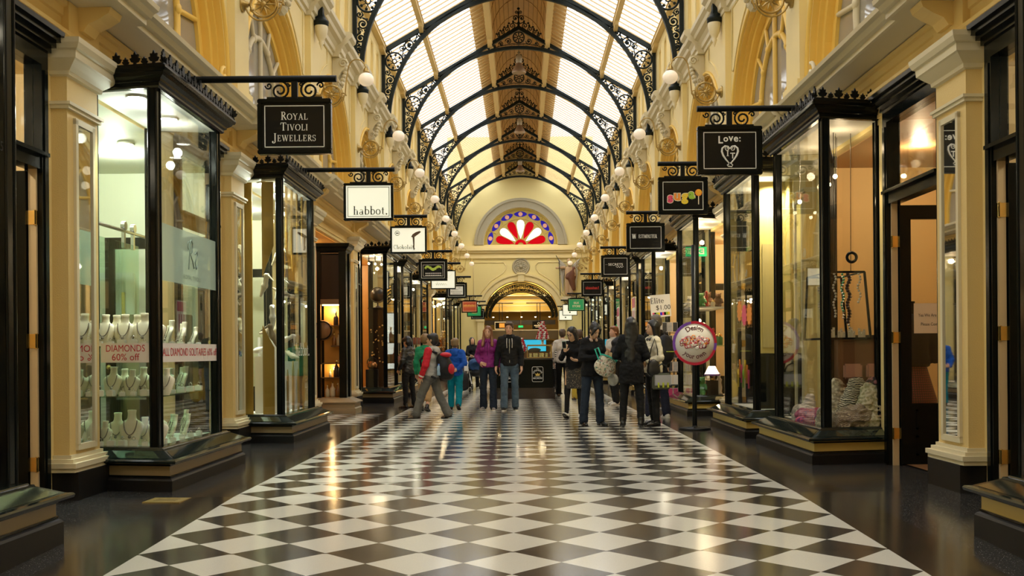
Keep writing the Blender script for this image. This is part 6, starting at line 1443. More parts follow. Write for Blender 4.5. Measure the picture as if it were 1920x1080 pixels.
m_ = MB(); m_.bevbox(.05, .075, -.19, .19, -.07, .10, .008); fl = m_.build('flap', [GL_], t)
for y in (-.11, .0, .11): m_ = MB(); m_.box(.073, .085, y - .018, y + .018, -.10, -.02); m_.build('buckle', [LB], fl)
m_ = MB(); m_.tube([(0, -.17, .12), (.02, -.1, .24), (.02, .0, .28), (.02, .1, .24), (0, .17, .12)], .014, 6); m_.build('handle', [SHB], t)
# black jacket on the ginger man's shoulder, paper in hand
pt = PL['tshirt'][1]; t = thing('jacket_bundle', 'black jacket carried over the shoulder of the ginger haired man', 'jacket', pt((.19, -.06, 1.30)), math.radians(-58)); smesh('cloth', [surf([('c', v3(0, .05, .13), v3(.03, -.08, -.12), .09, .10, .05), ('e', v3(0, 0, .08), (.11, .13, .09), .04)], .02)], BPK, t)
t = thing('paper_leaflet', 'white paper leaflet held by the ginger haired man', 'leaflet', pt((-.10, -.30, 1.24)), math.radians(-40)); MB().bevbox(-.08, .08, -.003, .003, -.10, .10, .002).build('sheet', [SWHT], t)
# yellow and mustard carrier bags, pushchair, black shopping trolley
t = thing('carrier_bag', 'mustard yellow carrier bag held low behind the phone woman', 'bag', (1.36, 24.7, .30)); smesh('bag_body', [surf([('e', v3(0, 0, -.05), (.16, .07, .22), .03)], .02)], mat('mustard carrier bag', (.50, .36, .03), .5), t); m_ = MB(); m_.tube([(-.08, 0, .14), (0, 0, .36), (.08, 0, .14)], .01, 5); m_.build('handle', [MATS['mustard carrier bag']], t)
t = thing('pushchair', 'blue hooded pushchair in front of the bending adult', 'pushchair', (-1.42, 32.5, 0), math.radians(15))
smesh('hood', [surf([('e', v3(0, .05, .78), (.24, .22, .20), .03), ('-', v3(0, -.2, .70), (.22, .24, .16), .02)], .02)], cloth('blue pushchair cloth', (.03, .08, .22), .5), t); smesh('seat', [surf([('e', v3(0, .08, .52), (.2, .2, .12), .03), ('e', v3(0, .18, .66), (.2, .06, .18), .03)], .02)], BPK, t)
m_ = MB()
for s in (-1, 1): m_.tube([(s * .2, .55, 1.02), (s * .2, .25, .7), (s * .2, -.35, .12)], .014, 6); m_.tube([(s * .2, -.05, .4), (s * .2, .35, .12)], .014, 6)
m_.tube([(-.2, .55, 1.02), (.2, .55, 1.02)], .016, 6); m_.build('frame', [METALZ], t)
for x in (-.2, .2):
    for y in (-.35, .35): MB().ring((x, y, .105), .085, .02, (0, 1, 0), (0, 0, 1), 16, 6).build('wheel', [SHB], t)
t = thing('shopping_trolley', 'black wheeled shopping bag standing past the blue top boy', 'trolley bag', (-1.72, 30.4, 0), math.radians(-15))
smesh('bag_body', [surf([('e', v3(0, 0, .34), (.20, .13, .28), .04), ('e', v3(0, 0, .16), (.19, .13, .12), .04)], .02)], BPK, t); m_ = MB(); m_.tube([(-.12, .1, .55), (-.12, .16, .9), (.12, .16, .9), (.12, .1, .55)], .012, 6); m_.build('handle', [METALZ], t)
for s in (-1, 1): MB().ring((s * .2, .08, .07), .055, .018, (0, 1, 0), (0, 0, 1), 14, 6).build('wheel', [SHB], t)
t = thing('paper_note', 'folded white paper in the hand of the blue top boy', 'paper', PL['blue'][1]((-.30, .18, 1.02)), .4); MB().bevbox(-.045, .045, -.003, .003, -.05, .05, .002).build('sheet', [SWHT], t)
# ---- round sign on a stand
t = thing('sign_stand', 'round sign of rolled sweets on a black post, ringed in red and purple', 'sign stand', (2.55 + CAMX - .01, 15.35, 0))
MB().lathe([(.235, 0), (.235, .018), (.22, .03), (.05, .04), (.036, .06)], n=28).build('base_disc', [IRON], t); MB().lathe([(.034, .03), (.034, 2.72), (0, 2.73)], n=14).build('pole', [IRON], t)
zc = 1.275; m_ = MB(); m_.lathe([(0, -.052), (.30, -.052), (.30, -.036), (0, -.036)], (0, 0, zc), 40, axis='y'); d = m_.build('sign_disc', [mat('white sign disc', (.80, .78, .72), .4)], t)
m_ = MB(); N = 36
for i in range(N):
    a0, a1 = 2 * PI * i / N, 2 * PI * (i + 1) / N; q = lambda R, a, y: (R * math.cos(a), y, zc + R * math.sin(a)); m_.m(0 if math.sin(a0 * 1.5 + .8) > -.25 else 1)
    m_.add([q(.288, a0, -.056), q(.325, a0, -.056), q(.325, a1, -.056), q(.288, a1, -.056), q(.288, a0, -.034), q(.325, a0, -.034), q(.325, a1, -.034), q(.288, a1, -.034)], [(0, 1, 2, 3), (4, 7, 6, 5), (1, 5, 6, 2), (0, 3, 7, 4)])
m_.build('sign_rim', [mat('red sign rim', (.50, .015, .05), .35), mat('purple sign rim', (.17, .06, .42), .35)], d)
m_ = MB(); text(m_, 'Design', (0, -.0535, zc + .01), .105, curve=.215, bold=.02, sx=.95); text(m_, 'your own', (0, -.0535, zc + .0), .10, curve=-.20, bold=.02, sx=.85); text(m_, 'suga.com.au', (0, -.0535, zc), .026, curve=-.285); m_.build('lettering', [mat('dark red brown lettering', (.12, .03, .03), .5)], d)
SWC = [mat('sweet red', (.50, .03, .05), .35), mat('sweet orange', (.75, .28, .04), .35), mat('sweet plum', (.30, .06, .10), .35), mat('sweet white', (.75, .70, .66), .35), mat('sweet pink', (.65, .2, .25), .35)]
m_ = MB(); rnd = random.Random(5)
for i in range(110):
    x = rnd.uniform(-.20, .20); z = rnd.uniform(-.085, .085) * math.sqrt(max(.1, 1 - (x / .215) ** 2)); R = rnd.uniform(.022, .032); m_.m(i % 5); m_.lathe([(0, -.0575 - i * .00005), (R, -.0575 - i * .00005), (R, -.05), ], (x, 0, zc + .01 + z), 12, axis='y'); m_.m(3 if i % 3 else (i + 1) % 5); m_.lathe([(0, -.0582 - i * .00005), (R * .55, -.0582 - i * .00005)], (x, 0, zc + .01 + z), 10, axis='y')
m_.build('sweets_picture', SWC, d)
# ---- brass plate set in the floor
t = thing('floor_plaque', 'rectangular brass plaque set in the dark floor before the jewellery window', 'plaque', (-2.83, 8.35, -.005), math.radians(-3))
MB().box(-.15, .15, -.13, .13, -.01, .006).build('plate', [mat('worn brass plate', (.55, .40, .13), .35, metal=.8)], t)
m_ = MB()
for i in range(3): m_.box(-.09, .09, .05 - .05 * i - .012, .05 - .05 * i + .006, .006, .0068)
m_.build('engraving', [mat('dark engraving', (.14, .09, .03), .6)], t)
# ================================================================== WHAT THE WINDOWS SHOW
FROST = bpy.data.materials.new('frosted teal film'); FROST.use_nodes = True
_nt = FROST.node_tree; _nt.nodes.clear(); _o = _nt.nodes.new('ShaderNodeOutputMaterial'); _m = _nt.nodes.new('ShaderNodeMixShader'); _t = _nt.nodes.new('ShaderNodeBsdfTransparent'); _d = _nt.nodes.new('ShaderNodeBsdfDiffuse'); _d.inputs[0].default_value = (.50, .66, .58, 1); _m.inputs[0].default_value = .72
_nt.links.new(_t.outputs[0], _m.inputs[1]); _nt.links.new(_d.outputs[0], _m.inputs[2]); _nt.links.new(_m.outputs[0], _o.inputs[0])
SHELFG = glass('green edged shelf glass', (.80, .93, .86), .06); REDT = mat('red sale lettering', (.50, .01, .03), .5); LINEN = mat('cream linen stand', (.80, .76, .58), .6); LINENW = mat('white leatherette', (.84, .83, .74), .4); SILV = mat('silver chain', (.75, .75, .72), .2, metal=1.0); STEEL = mat('brushed steel', (.6, .6, .58), .25, metal=1.0); GEM = mat('dark gem', (.02, .02, .03), .1)
def downlight(x, y, z, label, group, r=.075, e=22):
    t = thing('downlight', label, 'ceiling light', (x, y, z), 0, group)
    MB().ring((0, 0, -.004), r + .012, .012, (1, 0, 0), (0, 1, 0), 18, 5).build('trim_ring', [WHITE], t)
    MB().lathe([(0, -.006), (r, -.006)], n=16).build('lamp_disc', [mat('lit downlight', (1, 1, .9), .5, emit=e, ecol=(1, 1, .88))], t)
for x, y in ((-3.42, 9.35), (-3.42, 10.2), (-4.25, 9.6), (-4.6, 10.4), (-4.3, 11.4), (-5.2, 9.8)): downlight(x, y, 3.485, 'round bright downlight in the ceiling of the jewellery window', 'jewellery window downlights')
for i, z in enumerate((1.245, .80)):
    t = thing('glass_shelf', ('upper', 'lower')[i] + ' glass shelf of necklace stands in the jewellery window', 'shelf', (0, 0, 0))
    MB().box(-3.78, -3.20, 9.20, 10.86, z - .012, z).build('shelf_glass', [SHELFG], t)
    m_ = MB()
    for x, y in ((-3.22, 9.22), (-3.76, 9.22), (-3.22, 10.84), (-3.76, 10.84)): m_.tube([(x, y, z - .014), (x, y, .353 if i else .80)], .006, 6)
    m_.build('shelf_post', [STEEL], t)
# necklace stands: a curved board with a neck
def neck_stand(t, h=1.0):
    rows = [(0, .050, .020), (.03, .062, .022), (.08, .078, .026), (.125, .092, .028), (.155, .096, .028), (.175, .086, .028), (.190, .062, .028), (.200, .042, .028), (.215, .034, .027), (.25, .031, .027), (.272, .035, .030), (.276, .030, .026)]
    m_ = MB(); n = 16; yo = lambda z: .045 * (z / .2) ** 1.5 if z < .2 else .045 + .1 * (z - .2)
    vs = [(w * math.cos(2 * PI * i / n), yo(z) + d * math.sin(2 * PI * i / n), z) for z, w, d in rows for i in range(n)]
    m_.add(vs, [(r * n + i, r * n + (i + 1) % n, (r + 1) * n + (i + 1) % n, (r + 1) * n + i) for r in range(len(rows) - 1) for i in range(n)], True); m_.add(vs[-n:], [tuple(range(n))]); m_.build('stand_body', [LINEN], t)
    m_ = MB(); q = [(.050 * math.cos(a_), yo(.195 - .11 * math.sin(a_)) - .032, .195 - .11 * math.sin(a_)) for a_ in [PI * i / 14 for i in range(15)]]; m_.tube(q, .0045, 4); m_.ball((0, yo(.075) - .034, .07), .013, 6); m_.build('necklace', [mat('dark silver chain', (.22, .20, .17), .3, metal=.6)], t)
    return
    m_ = MB(); m_.tube([(.035 * math.cos(a), .055 - .05 * (1 - abs(math.cos(a))) , .215 - .13 * math.sin(a)) for a in [PI * q / 14 for q in range(15)]], .0035, 4); m_.ball((0, -.012, .078), .011, 6); m_.build('necklace', [SILV], t)
rnd = random.Random(11); ns = None
spots = []
for i in range(6): spots.append((-3.70 + .088 * i, 9.27 + .05 * (i % 2), 1.246, -8 + 16 * rnd.random(), .95 + .15 * rnd.random()))
for i in range(7): spots.append((-3.36 - .08 * (i % 2), 9.55 + .19 * i, 1.246, -60, .85 + .2 * rnd.random() - .04 * i))
for i in range(6): spots.append((-3.66 + .085 * i + (.04 if i > 3 else 0), 9.34 + .04 * (i % 2), .801, -6, .85 + .15 * rnd.random()))
for i in range(6): spots.append((-3.38 - .1 * (i % 2), 9.6 + .2 * i, .801, -60, .8 + .12 * rnd.random()))
for i in range(7): spots.append((-3.72 + .08 * i, 9.30 + .09 * (i % 3), .355, -6 + 10 * (i % 2), (.8, 1.05, .8, 1.15, .9, 1.1, 1.0)[i]))
for i in range(6): spots.append((-3.36 - .09 * (i % 2), 9.62 + .2 * i, .355, -60, .75 + .15 * rnd.random()))
for x, y, z, a, sc_ in spots:
    if ns is None: ns = thing('necklace_stand', 'cream necklace display stand with a dark chain in the jewellery window', 'necklace stand', (x, y, z), math.radians(a), 'necklace stands'); neck_stand(ns); ns.scale = (sc_,) * 3
    else: dup(ns, (x, y, z), math.radians(a), scale=sc_)
b0 = None
for i in range(30):
    lev = i % 3; z = (1.246, .801, .355)[lev]; j = i // 3
    x, y = ((-3.72 + .10 * j, 9.225) if j < 5 else (-3.235, 9.45 + .26 * (j - 5)))
    if b0 is None:
        b0 = thing('jewellery_box', 'small white ring box standing among the necklace stands', 'jewellery box', (x, y, z), 0, 'ring boxes'); MB().bevbox(-.028, .028, -.02, .02, 0, .045, .004).build('box_body', [LINENW], b0)
        m_ = MB(); m_.ring((0, 0, .058), .012, .003, n=12, k=4); m_.ball((0, 0, .072), .005, 5); m_.build('ring', [SILV], b0)
    else: dup(b0, (x, y, z), rnd.uniform(-.3, .3), scale=rnd.uniform(.85, 1.3))
def sticker(label, verts_box, board, texts, cat='window sign', tm=None):
    t = thing('window_banner', label, cat, (0, 0, 0)); verts_box.build('banner_film', [board], t)
    if texts: texts.build('lettering', [tm or REDT], t)
    return t
# near pane of the jewellery window runs from the pilaster to the corner post
pa, pb_ = Vector((-3.70, 9.165, 0)), Vector((-3.20, 9.058, 0)); ax = (pb_ - pa).normalized(); nrm = Vector((ax.y, -ax.x, 0)); BAN = mat('white banner film', (.80, .74, .70), .5)
a_, c_ = pa + nrm * -.03, pb_ + nrm * -.03
m_ = MB(); m_.quad(*[p + Z * z for p, z in ((a_, 1.10), (c_, 1.10), (c_, 1.27), (a_, 1.27))])
tx = MB(); mid = (a_ + c_) / 2 - ax * .015; text(tx, 'DIAMONDS', mid + Z * 1.222 + nrm * .002, .085, ax, Z, width=.38); text(tx, '60% off', mid + Z * 1.145 + nrm * .002, .085, ax, Z, width=.27)
sticker('white banner on the near pane of the jewellery window, two lines of red letters', m_, BAN, tx)
m_ = MB(); m_.quad((-3.095 - .06, 9.17, 1.10), (-3.155, 10.85, 1.10), (-3.155, 10.85, 1.27), (-3.155, 9.17, 1.27))
tx = MB(); text(tx, 'ALL DIAMOND SOLITAIRES 60% off', (-3.152, 10.02, 1.187), .105, (0, 1, 0), Z, width=1.62)
sticker('long white banner on the side pane of the jewellery window, one line of red letters', m_, BAN, tx)
m_ = MB(); m_.quad((-3.157, 9.17, 1.83), (-3.157, 10.85, 1.83), (-3.157, 10.85, 2.34), (-3.157, 9.17, 2.34)); tx = MB()
q = Vector((-3.153, 10.05, 2.12)); Y_ = Vector((0, 1, 0))
tx.tube([q + Y_ * u + Z * v for u, v in ((-.10, -.14), (-.07, .0), (-.05, .12), (-.02, .15), (.02, .12), (.0, .03), (-.05, .01), (.02, -.05), (.06, -.12), (.10, -.10))], .006, 4); tx.tube([q + Y_ * u + Z * v for u, v in ((-.07, .13), (-.11, .12), (-.12, .07), (-.10, .05))], .006, 4); tx.tube([q + Y_ * u + Z * v for u, v in ((.10, .02), (.15, .06), (.17, .02), (.13, -.02), (.10, -.06), (.13, -.12), (.18, -.08))], .006, 4)
text(tx, 'ROYAL TIVOLI', q - Z * .22, .06, Y_, Z, width=.5)
sticker('frosted pale teal band with a scrolled monogram on the jewellery window', m_, FROST, tx, tm=mat('grey etched lettering', (.18, .25, .22), .5))
t = thing('sliding_door', 'frameless glass sliding door on a steel rail behind the jewellery window', 'door', (0, 0, 0))
MB().tube([(-3.98, 9.0, 2.42), (-3.98, 12.6, 2.42)], .018, 8).build('rail', [STEEL], t)
for y in (9.5, 9.75, 10.5, 10.75): MB().tube([(-3.96, y, 2.47), (-4.0, y, 2.47)], .045, 12).box(-4.0, -3.97, y - .02, y + .02, 2.25, 2.45).build('roller', [STEEL], t)
MB().box(-3.992, -3.98, 9.3, 10.9, .05, 2.30).build('glass_leaf', [SHELFG], t)
t = thing('inner_door', 'white panelled inner door with a brass pull behind the jewellery window', 'door', (-5.35, 13.25, .014)); MB().bevbox(-.45, .45, -.03, .03, 0, 2.2, .01).build('door_leaf', [WHITE], t); MB().box(.30, .34, -.05, -.03, 1.5, 1.95).build('pull', [BRASS], t)
t = thing('grey_cabinet', 'dark grey cabinet standing against the back of the jewellery shop', 'cabinet', (-4.55, 12.95, .014)); MB().bevbox(-.42, .42, -.2, .2, 0, 1.65, .01).build('cabinet_body', [mat('slate grey cabinet', (.16, .17, .15), .4)], t)
for x in (-.04, .04): MB().ball((x, -.21, .95), .025, 8).build('knob', [STEEL], t)
# ---- shoe window
MUSTP = mat('mustard painted board', (.40, .24, .03), .55)
def board(label, pts, y, th=.02):
    t = thing('display_board', label, 'display board', (0, 0, 0)); m_ = MB(); m_.prism(pts, lambda u, v, a: (u, a, v), y, y + th); m_.build('board', [MUSTP], t)
board('full height mustard board beside the pilaster in the shoe window', [(-3.74, .356), (-3.60, .356), (-3.60, 3.48), (-3.74, 3.48)], 14.02)
board('upper mustard board tapering to a point in the shoe window', [(-3.455, 2.2), (-3.30, 2.62), (-3.30, 3.48), (-3.455, 3.48)], 13.97)
board('lower mustard board with a slanted top in the shoe window', [(-3.455, .356), (-3.30, .356), (-3.30, 1.25), (-3.455, 1.55)], 13.97)
for i in range(5):
    y = 14.05 + .34 * i; h0, h1 = .95 - .12 * abs(i - 2), 2.45 + .18 * abs(i - 2)
    for a, b, w in ((.356, h0, 'lower'), (h1, 3.48, 'upper')):
        t = thing('mustard_strip', '%s mustard strip in the shoe window, %s from the corner post' % (w, ORD[i] if i else 'first'), 'panel', (0, 0, 0), 0, 'mustard strips in the shoe window')
        MB().prism([(y - .05, a), (y + .05, a), (y + .05, b), (y, b + (.12 if a < 1 else 0)), (y - .05, b)] if a < 1 else [(y - .05, a), (y, a - .12), (y + .05, a), (y + .05, b), (y - .05, b)], lambda u, v, e: (-3.21 - e, u, v), 0, .012).build('strip', [MUSTP], t)
SHC = [mat('ivory shoe leather', (.74, .68, .50), .35), mat('white shoe leather', (.80, .80, .72), .3), mat('taupe shoe leather', (.30, .24, .16), .4)]
def shoe(t, M_):
    b = surf([('c', v3(0, .0, .075), v3(0, .09, .035), .024, .028, .02), ('c', v3(0, .09, .035), v3(0, .20, .014), .030, .012, .02), ('e', v3(0, -.01, .085), (.026, .03, .03), .02), ('-', v3(0, .02, .105), (.020, .085, .036), .008)], .006)
    smesh('upper', [b], M_, t); m_ = MB(); m_.tube([(0, -.02, .06), (0, -.022, -.03)], [.014, .005], 8); m_.build('heel', [M_], t)
    MB().tube([(0, .02, .10), (0, .02, .5)], .0012, 4).build('hanging_wire', [STEEL], t)
sh0 = [None] * 3
for i, (px_, py_, d, rx, rzz, w) in enumerate(((509, 523, 14.0, -50, 60, 'top pale one behind the near pane'), (513, 577, 13.98, -75, 20, 'middle one behind the near pane'), (496, 617, 14.0, -55, -70, 'lowest one behind the near pane'), (545, 470, 14.5, -40, 60, 'top one behind the side pane'), (551, 528, 14.6, -55, 70, 'second one behind the side pane'), (554, 562, 14.7, 40, 100, 'third one behind the side pane, toe up'), (541, 606, 14.4, -50, 60, 'lowest one behind the side pane'), (562, 640, 15.0, 0, 80, 'one low behind the side pane'))):
    p = px(px_, py_, d); p.x = max(-3.70, min(-3.28, p.x)); lab = 'pale high heel hung in the shoe window, ' + w
    t = thing('court_shoe', lab, 'shoe', p, 0, 'hanging shoes'); shoe(t, SHC[i % 3]); t.rotation_euler = (math.radians(rx), 0, math.radians(rzz)); t.scale = (1.35,) * 3
    for ch in KIDS[t.name]:
        if ch.name.startswith('hanging_wire'): ch.rotation_euler = (math.radians(-rx), 0, 0)
for i, (x, y, h, w_) in enumerate(((-3.50, 14.35, .78, .26), (-3.62, 14.9, 1.05, .22), (-3.42, 15.3, .70, .26))):
    t = thing('white_plinth', 'white display plinth in the shoe window, ' + ('nearest the corner post', 'tallest of the three', 'farthest in')[i], 'plinth', (x, y, .354)); MB().bevbox(-w_ / 2, w_ / 2, -w_ / 2, w_ / 2, 0, h, .006).build('plinth_body', [WHITE], t)
    s2 = thing('court_shoe', 'high heeled shoe standing on the white plinth ' + ('nearest the corner post', 'that is tallest', 'farthest in'
)[i], 'shoe', (x, y, .354 + h + .035), 2.0 + i); shoe(s2, SHC[(i + 1) % 3]); s2.scale = (1.3,) * 3
m_ = MB(); serif(m_, 'habbot.', Vector((-3.152, 15.1, 1.22)), .18, Vector((0, 1, 0)), Z, 1.0, 1.2); tag(m_.build('window_lettering', [SWHT]), 'white lower-case word lettered on the side pane of the shoe window', 'window lettering')
for x, y in ((-3.45, 14.1), (-3.45, 15.0), (-4.4, 14.3)): downlight(x, y, 3.485, 'round bright downlight in the ceiling of the shoe window', 'shoe window downlights')
# ---- bottle cabinet in the recess
t = thing('bottle_cabinet', 'black framed wall cabinet with honey oak shelves lit from above', 'cabinet', (0, 0, 0))
def bc(x0, x1, y0, y1, z0, z1, nm, M_): MB().box(x0, x1, y0, y1, z0, z1).build(nm, [M_], t)
plan_sweep(MB(), [(3.95, 20.2), (3.40, 20.2), (3.40, 20.75)], [(-.03, 0), (.22, 0), (.22, .10), (.20, .12), (.20, .20), (.24, .21), (.24, .23), (.06, .30), (-.03, .31)], -1, (4.2, 20.9)).build('plinth', [BANDB], t)
bc(-3.52, -3.38, 20.18, 20.34, .3, 3.15, 'post', BLACK); bc(-3.95, -3.88, 20.18, 20.3, .3, 3.15, 'post', BLACK); bc(-3.88, -3.52, 20.2, 20.25, 2.20, 3.08, 'dark_header', DARKB); bc(-3.88, -3.52, 20.19, 20.26, 2.12, 2.22, 'carved_rail', mat('carved brown rail', (.16, .09, .04), .5)); bc(-3.88, -3.52, 20.55, 20.58, .3, 2.12, 'oak_back', OAK)
bc(-3.95, -3.38, 20.6, 20.75, .3, 3.15, 'side_panel', BLACK)
plan_sweep(MB(), [(3.95, 20.2), (3.40, 20.2), (3.40, 20.75)], [(-.05, 3.12), (.0, 3.12), (.03, 3.16), (.05, 3.2), (.09, 3.24), (.10, 3.30), (-.05, 3.32)], -1, (4.2, 20.9)).build('cornice', [BLACK], t)
for z in (1.72, 1.32, .98, .70): bc(-3.88 if z < 1.2 else -3.70, -3.52, 20.28, 20.55, z - .02, z, 'shelf', mat('dark cabinet shelf', (.10, .05, .02), .35))
bc(-3.86, -3.54, 20.27, 20.29, 2.10, 2.12, 'strip_light', mat('lit cabinet strip', (1, .8, .45), .5, emit=8, ecol=(1, .72, .35)))
lamp(-3.7, 20.40, 2.08, 7, (1, .68, .30), .25, .1); lamp(-3.7, 20.40, .95, 3, (1, .68, .30), .25, .1)
t = thing('small_barrel', 'small wooden barrel end on a stand in the oak bottle cabinet', 'barrel', (-3.87, 20.42, 1.62)); m_ = MB(); m_.lathe([(.0, -.10), (.17, -.10), (.20, 0), (.17, .10), (0, .10)], n=18, axis='y'); m_.build('staves', [mat('brown barrel wood', (.28, .13, .04), .45)], t); m_ = MB(); m_.ring((0, -.10, 0), .175, .012, n=18); m_.build('hoop', [IRON], t)
BOT = [mat('amber bottle glass', (.25, .10, .02), .1), mat('dark bottle glass', (.03, .02, .015), .1), mat('ivory jar', (.70, .60, .38), .4)]
bt = [None] * 3
for i, (x, z, w, sc_) in enumerate(((-3.62, 1.72, 1, .9), (-3.57, 1.32, 2, .8), (-3.66, 1.32, 0, .8), (-3.57, .98, 1, 0.01), (-3.62, .70, 1, 1.1), (-3.74, .70, 2, .5), (-3.80, .31, 2, .8), (-3.70, .31, 2, 1.0), (-3.60, .31, 0, .9))):
    if sc_ < .1: continue
    lab = 'small jar or bottle standing on a shelf of the oak bottle cabinet'
    if bt[w] is None:
        bt[w] = thing('bottle', lab, 'bottle', (x, 20.42, z), 0, 'bottles in the oak cabinet'); MB().lathe([(0, 0), (.05, 0), (.055, .02), (.055, .16), (.03, .2), (.018, .22), (.018, .27)], n=12).build('bottle_body', [BOT[w]], bt[w]); MB().lathe([(.022, .27), (.022, .30), (0, .30)], n=10).build('stopper', [BRASS], bt[w]); bt[w].scale = (sc_,) * 3
    else: dup(bt[w], (x, 20.42, z), scale=sc_)
# ---- globe window
t = thing('tall_cabinet', 'tall dark cabinet set with glinting ornaments in the amber shop window', 'cabinet', (-3.42, 24.95, .354)); MB().bevbox(-.20, .20, -.15, .15, 0, 1.86, .01).build('cabinet_body', [mat('near black brown cabinet', (.035, .018, .010), .2)], t); MB().bevbox(-.22, .22, -.17, .17, 1.86, 1.90, .008).build('cabinet_top', [DARKB], t)
t = thing('globe', 'dark terrestrial globe on a stand on top of the tall dark cabinet', 'globe', (-3.42, 24.92, 2.256))
GM = mat('globe map varnish', (.05, .035, .022), .35, noise=.9, nscale=7); MB().ball((0, 0, .30), .17, 20).build('sphere', [GM], t)
m_ = MB(); m_.ring((0, 0, .30), .185, .010, n=28); m_.lathe([(.09, 0), (.08, .02), (.02, .04), (.016, .115)], n=12); m_.build('stand', [mat('dark globe stand', (.05, .03, .015), .35)], t)
o0 = None; rnd = random.Random(3)
for i in range(26):
    x, z = -3.42 + rnd.uniform(-.17, .17), .354 + rnd.uniform(.55, 1.5)
    if o0 is None: o0 = MB().ball((0, 0, 0), .022, 8).build('ornament', [mat('glinting gold ornament', (.75, .45, .15), .2, metal=.8)]); tag(o0, 'tiny gold ornament on the front of the tall dark cabinet', 'ornament', 'ornaments on the tall cabinet'); o0.location = (x, 24.79, z)
    else: c_ = o0.copy(); C.objects.link(c_); c_.location = (x, 24.79, z); c_.scale = (rnd.uniform(.5, 1.3),) * 3
t = thing('copper_kettle', 'round copper kettle beside the tall dark cabinet in the amber window', 'kettle', (-3.52, 24.62, .78)); m_ = MB(); m_.ball((0, 0, .1), (.13, .11, .10), 14); m_.build('kettle_body', [mat('polished copper', (.55, .22, .08), .25, metal=.9)], t); m_ = MB(); m_.ring((0, 0, .16), .12, .012, n=20); m_.build('handle', [DARKB], t); MB().box(-.14, .14, -.12, .12, -.43, 0).build('stand_block', [DARKB], t)
for i in range(3):
    t = thing('spot_lamp', 'clear warm spot bulb on the ceiling of the amber globe window', 'spotlight', (-3.6 + .13 * i, 24.75 + .15 * i, 3.30), 0, 'globe window spots'); MB().ball((0, 0, 0), .024, 10).build('bulb', [mat('lit warm bulb', (1, .8, .5), .5, emit=30, ecol=(1, .75, .42))], t); MB().tube([(0, 0, .03), (0, 0, .19)], .012, 6).build('stem', [IRON], t)
# ---- scarf window
t = thing('hanging_rack', 'black iron frame hung on cords in the scarf window, strung with necklaces', 'display rack', (0, 0, 0))
m_ = MB()
for y in (10.95, 11.75):
    q = [(3.22, y, 1.28), (3.70, y, 1.28), (3.64, y, 1.98), (3.26, y, 1.98)]
    for a, b in zip(q, q[1:] + q[:1]): m_.bar(a, b, .022, .022)
for x in (3.22, 3.70): m_.bar((x, 10.95, 1.28), (x, 11.75, 1.28), .02, .02)
for x in (3.26, 3.64): m_.bar((x, 10.95, 1.98), (x, 11.75, 1.98), .016, .016)
m_.build('iron_frame', [IRON], t); MB().box(3.23, 3.69, 10.97, 11.73, 1.268, 1.278).build('tray', [mat('dark mirror tray', (.06, .05, .04), .1)], t)
m_ = MB()
for x, y in ((3.36, 11.1), (3.44, 11.3), (3.47, 11.35), (3.56, 11.15)): m_.tube([(x, y, 1.99), (x + .01, y, 3.48)], .004, 4)
m_.build('cord', [DARKB], t); m_ = MB(); m_.ring((3.53, 11.02, 2.14), .05, .016, n=18); m_.build('black_ring', [IRON], t)
NKM = [SILV, mat('green bead string', (.04, .30, .14), .3), mat('crystal bead string', (.6, .55, .45), .15), mat('dark bead string', (.06, .03, .02), .3)]
for i, (x, y, l, w) in enumerate(((3.34, 11.0, .5, 2), (3.44, 11.05, .42, 1), (3.49, 11.02, .55, 3), (3.53, 11.1, .6, 0), (3.60, 11.0, .35, 2), (3.30, 11.4, .5, 2), (3.40, 11.6, .55, 3), (3.58, 11.5, .5, 0))):
    m_ = MB(); 
    for j in range(int(l / .03)): m_.ball((.012 * math.sin(j), .01 * math.cos(j * 1.3), -.03 * j), .014 if w != 3 else .02, 6)
    o = m_.build('bead_necklace', [NKM[w]]); o.location = (x, y, 1.965); tag(o, ('silver', 'green', 'crystal', 'dark')[w] + ' bead necklace hanging from the iron frame in the scarf window', 'necklace', 'necklaces on the iron frame')
e0 = None
for i in range(12):
    x = 3.27 + .036 * i
    m_ = None
    if e0 is None: e0 = thing('earring_stand', 'little clear earring stand on the tray of the hanging iron frame', 'earring stand', (x, 11.0, 1.279), 0, 'earring stands'); MB().box(-.012, .012, -.004, .004, 0, .11).build('card', [mat('clear plastic card', (.7, .62, .45), .15)], e0); MB().ball((0, -.006, .08), .008, 6).build('earring', [SILV], e0)
    else: dup(e0, (x, 10.99 + .03 * (i % 3), 1.279), scale=(1, 1, .7 + .5 * ((i * 7) % 5) / 5))
for i, (x, y, z) in enumerate(((3.40, 11.15, 3.02), (3.36, 11.25, 2.95), (3.95, 11.2, 2.78), (3.3, 12.2, 2.9))):
    t = thing('pendant_bulb', 'small bare warm bulb on a flex in the scarf window, ' + ('upper of the close pair', 'lower of the close pair', 'seen past the door post', 'farthest in')[i], 'pendant lamp', (x, y, z), 0, 'bulbs in the scarf window'); MB().ball((0, 0, 0), .024, 10).build('bulb', [MATS['lit warm bulb']], t); MB().tube([(0, 0, .02), (0, 0, .09)], .018, 8).tube([(0, 0, .09), (.01, 0, 3.48 - z)], .004, 4).build('flex', [STEEL], t)
MB_ = MB(); MB_.bar((3.25, 10.95, 3.40), (3.75, 12.4, 3.40), .03, .03); tag(MB_.build('light_track', [IRON]), 'thin black light track under the ceiling of the scarf window', 'light track')
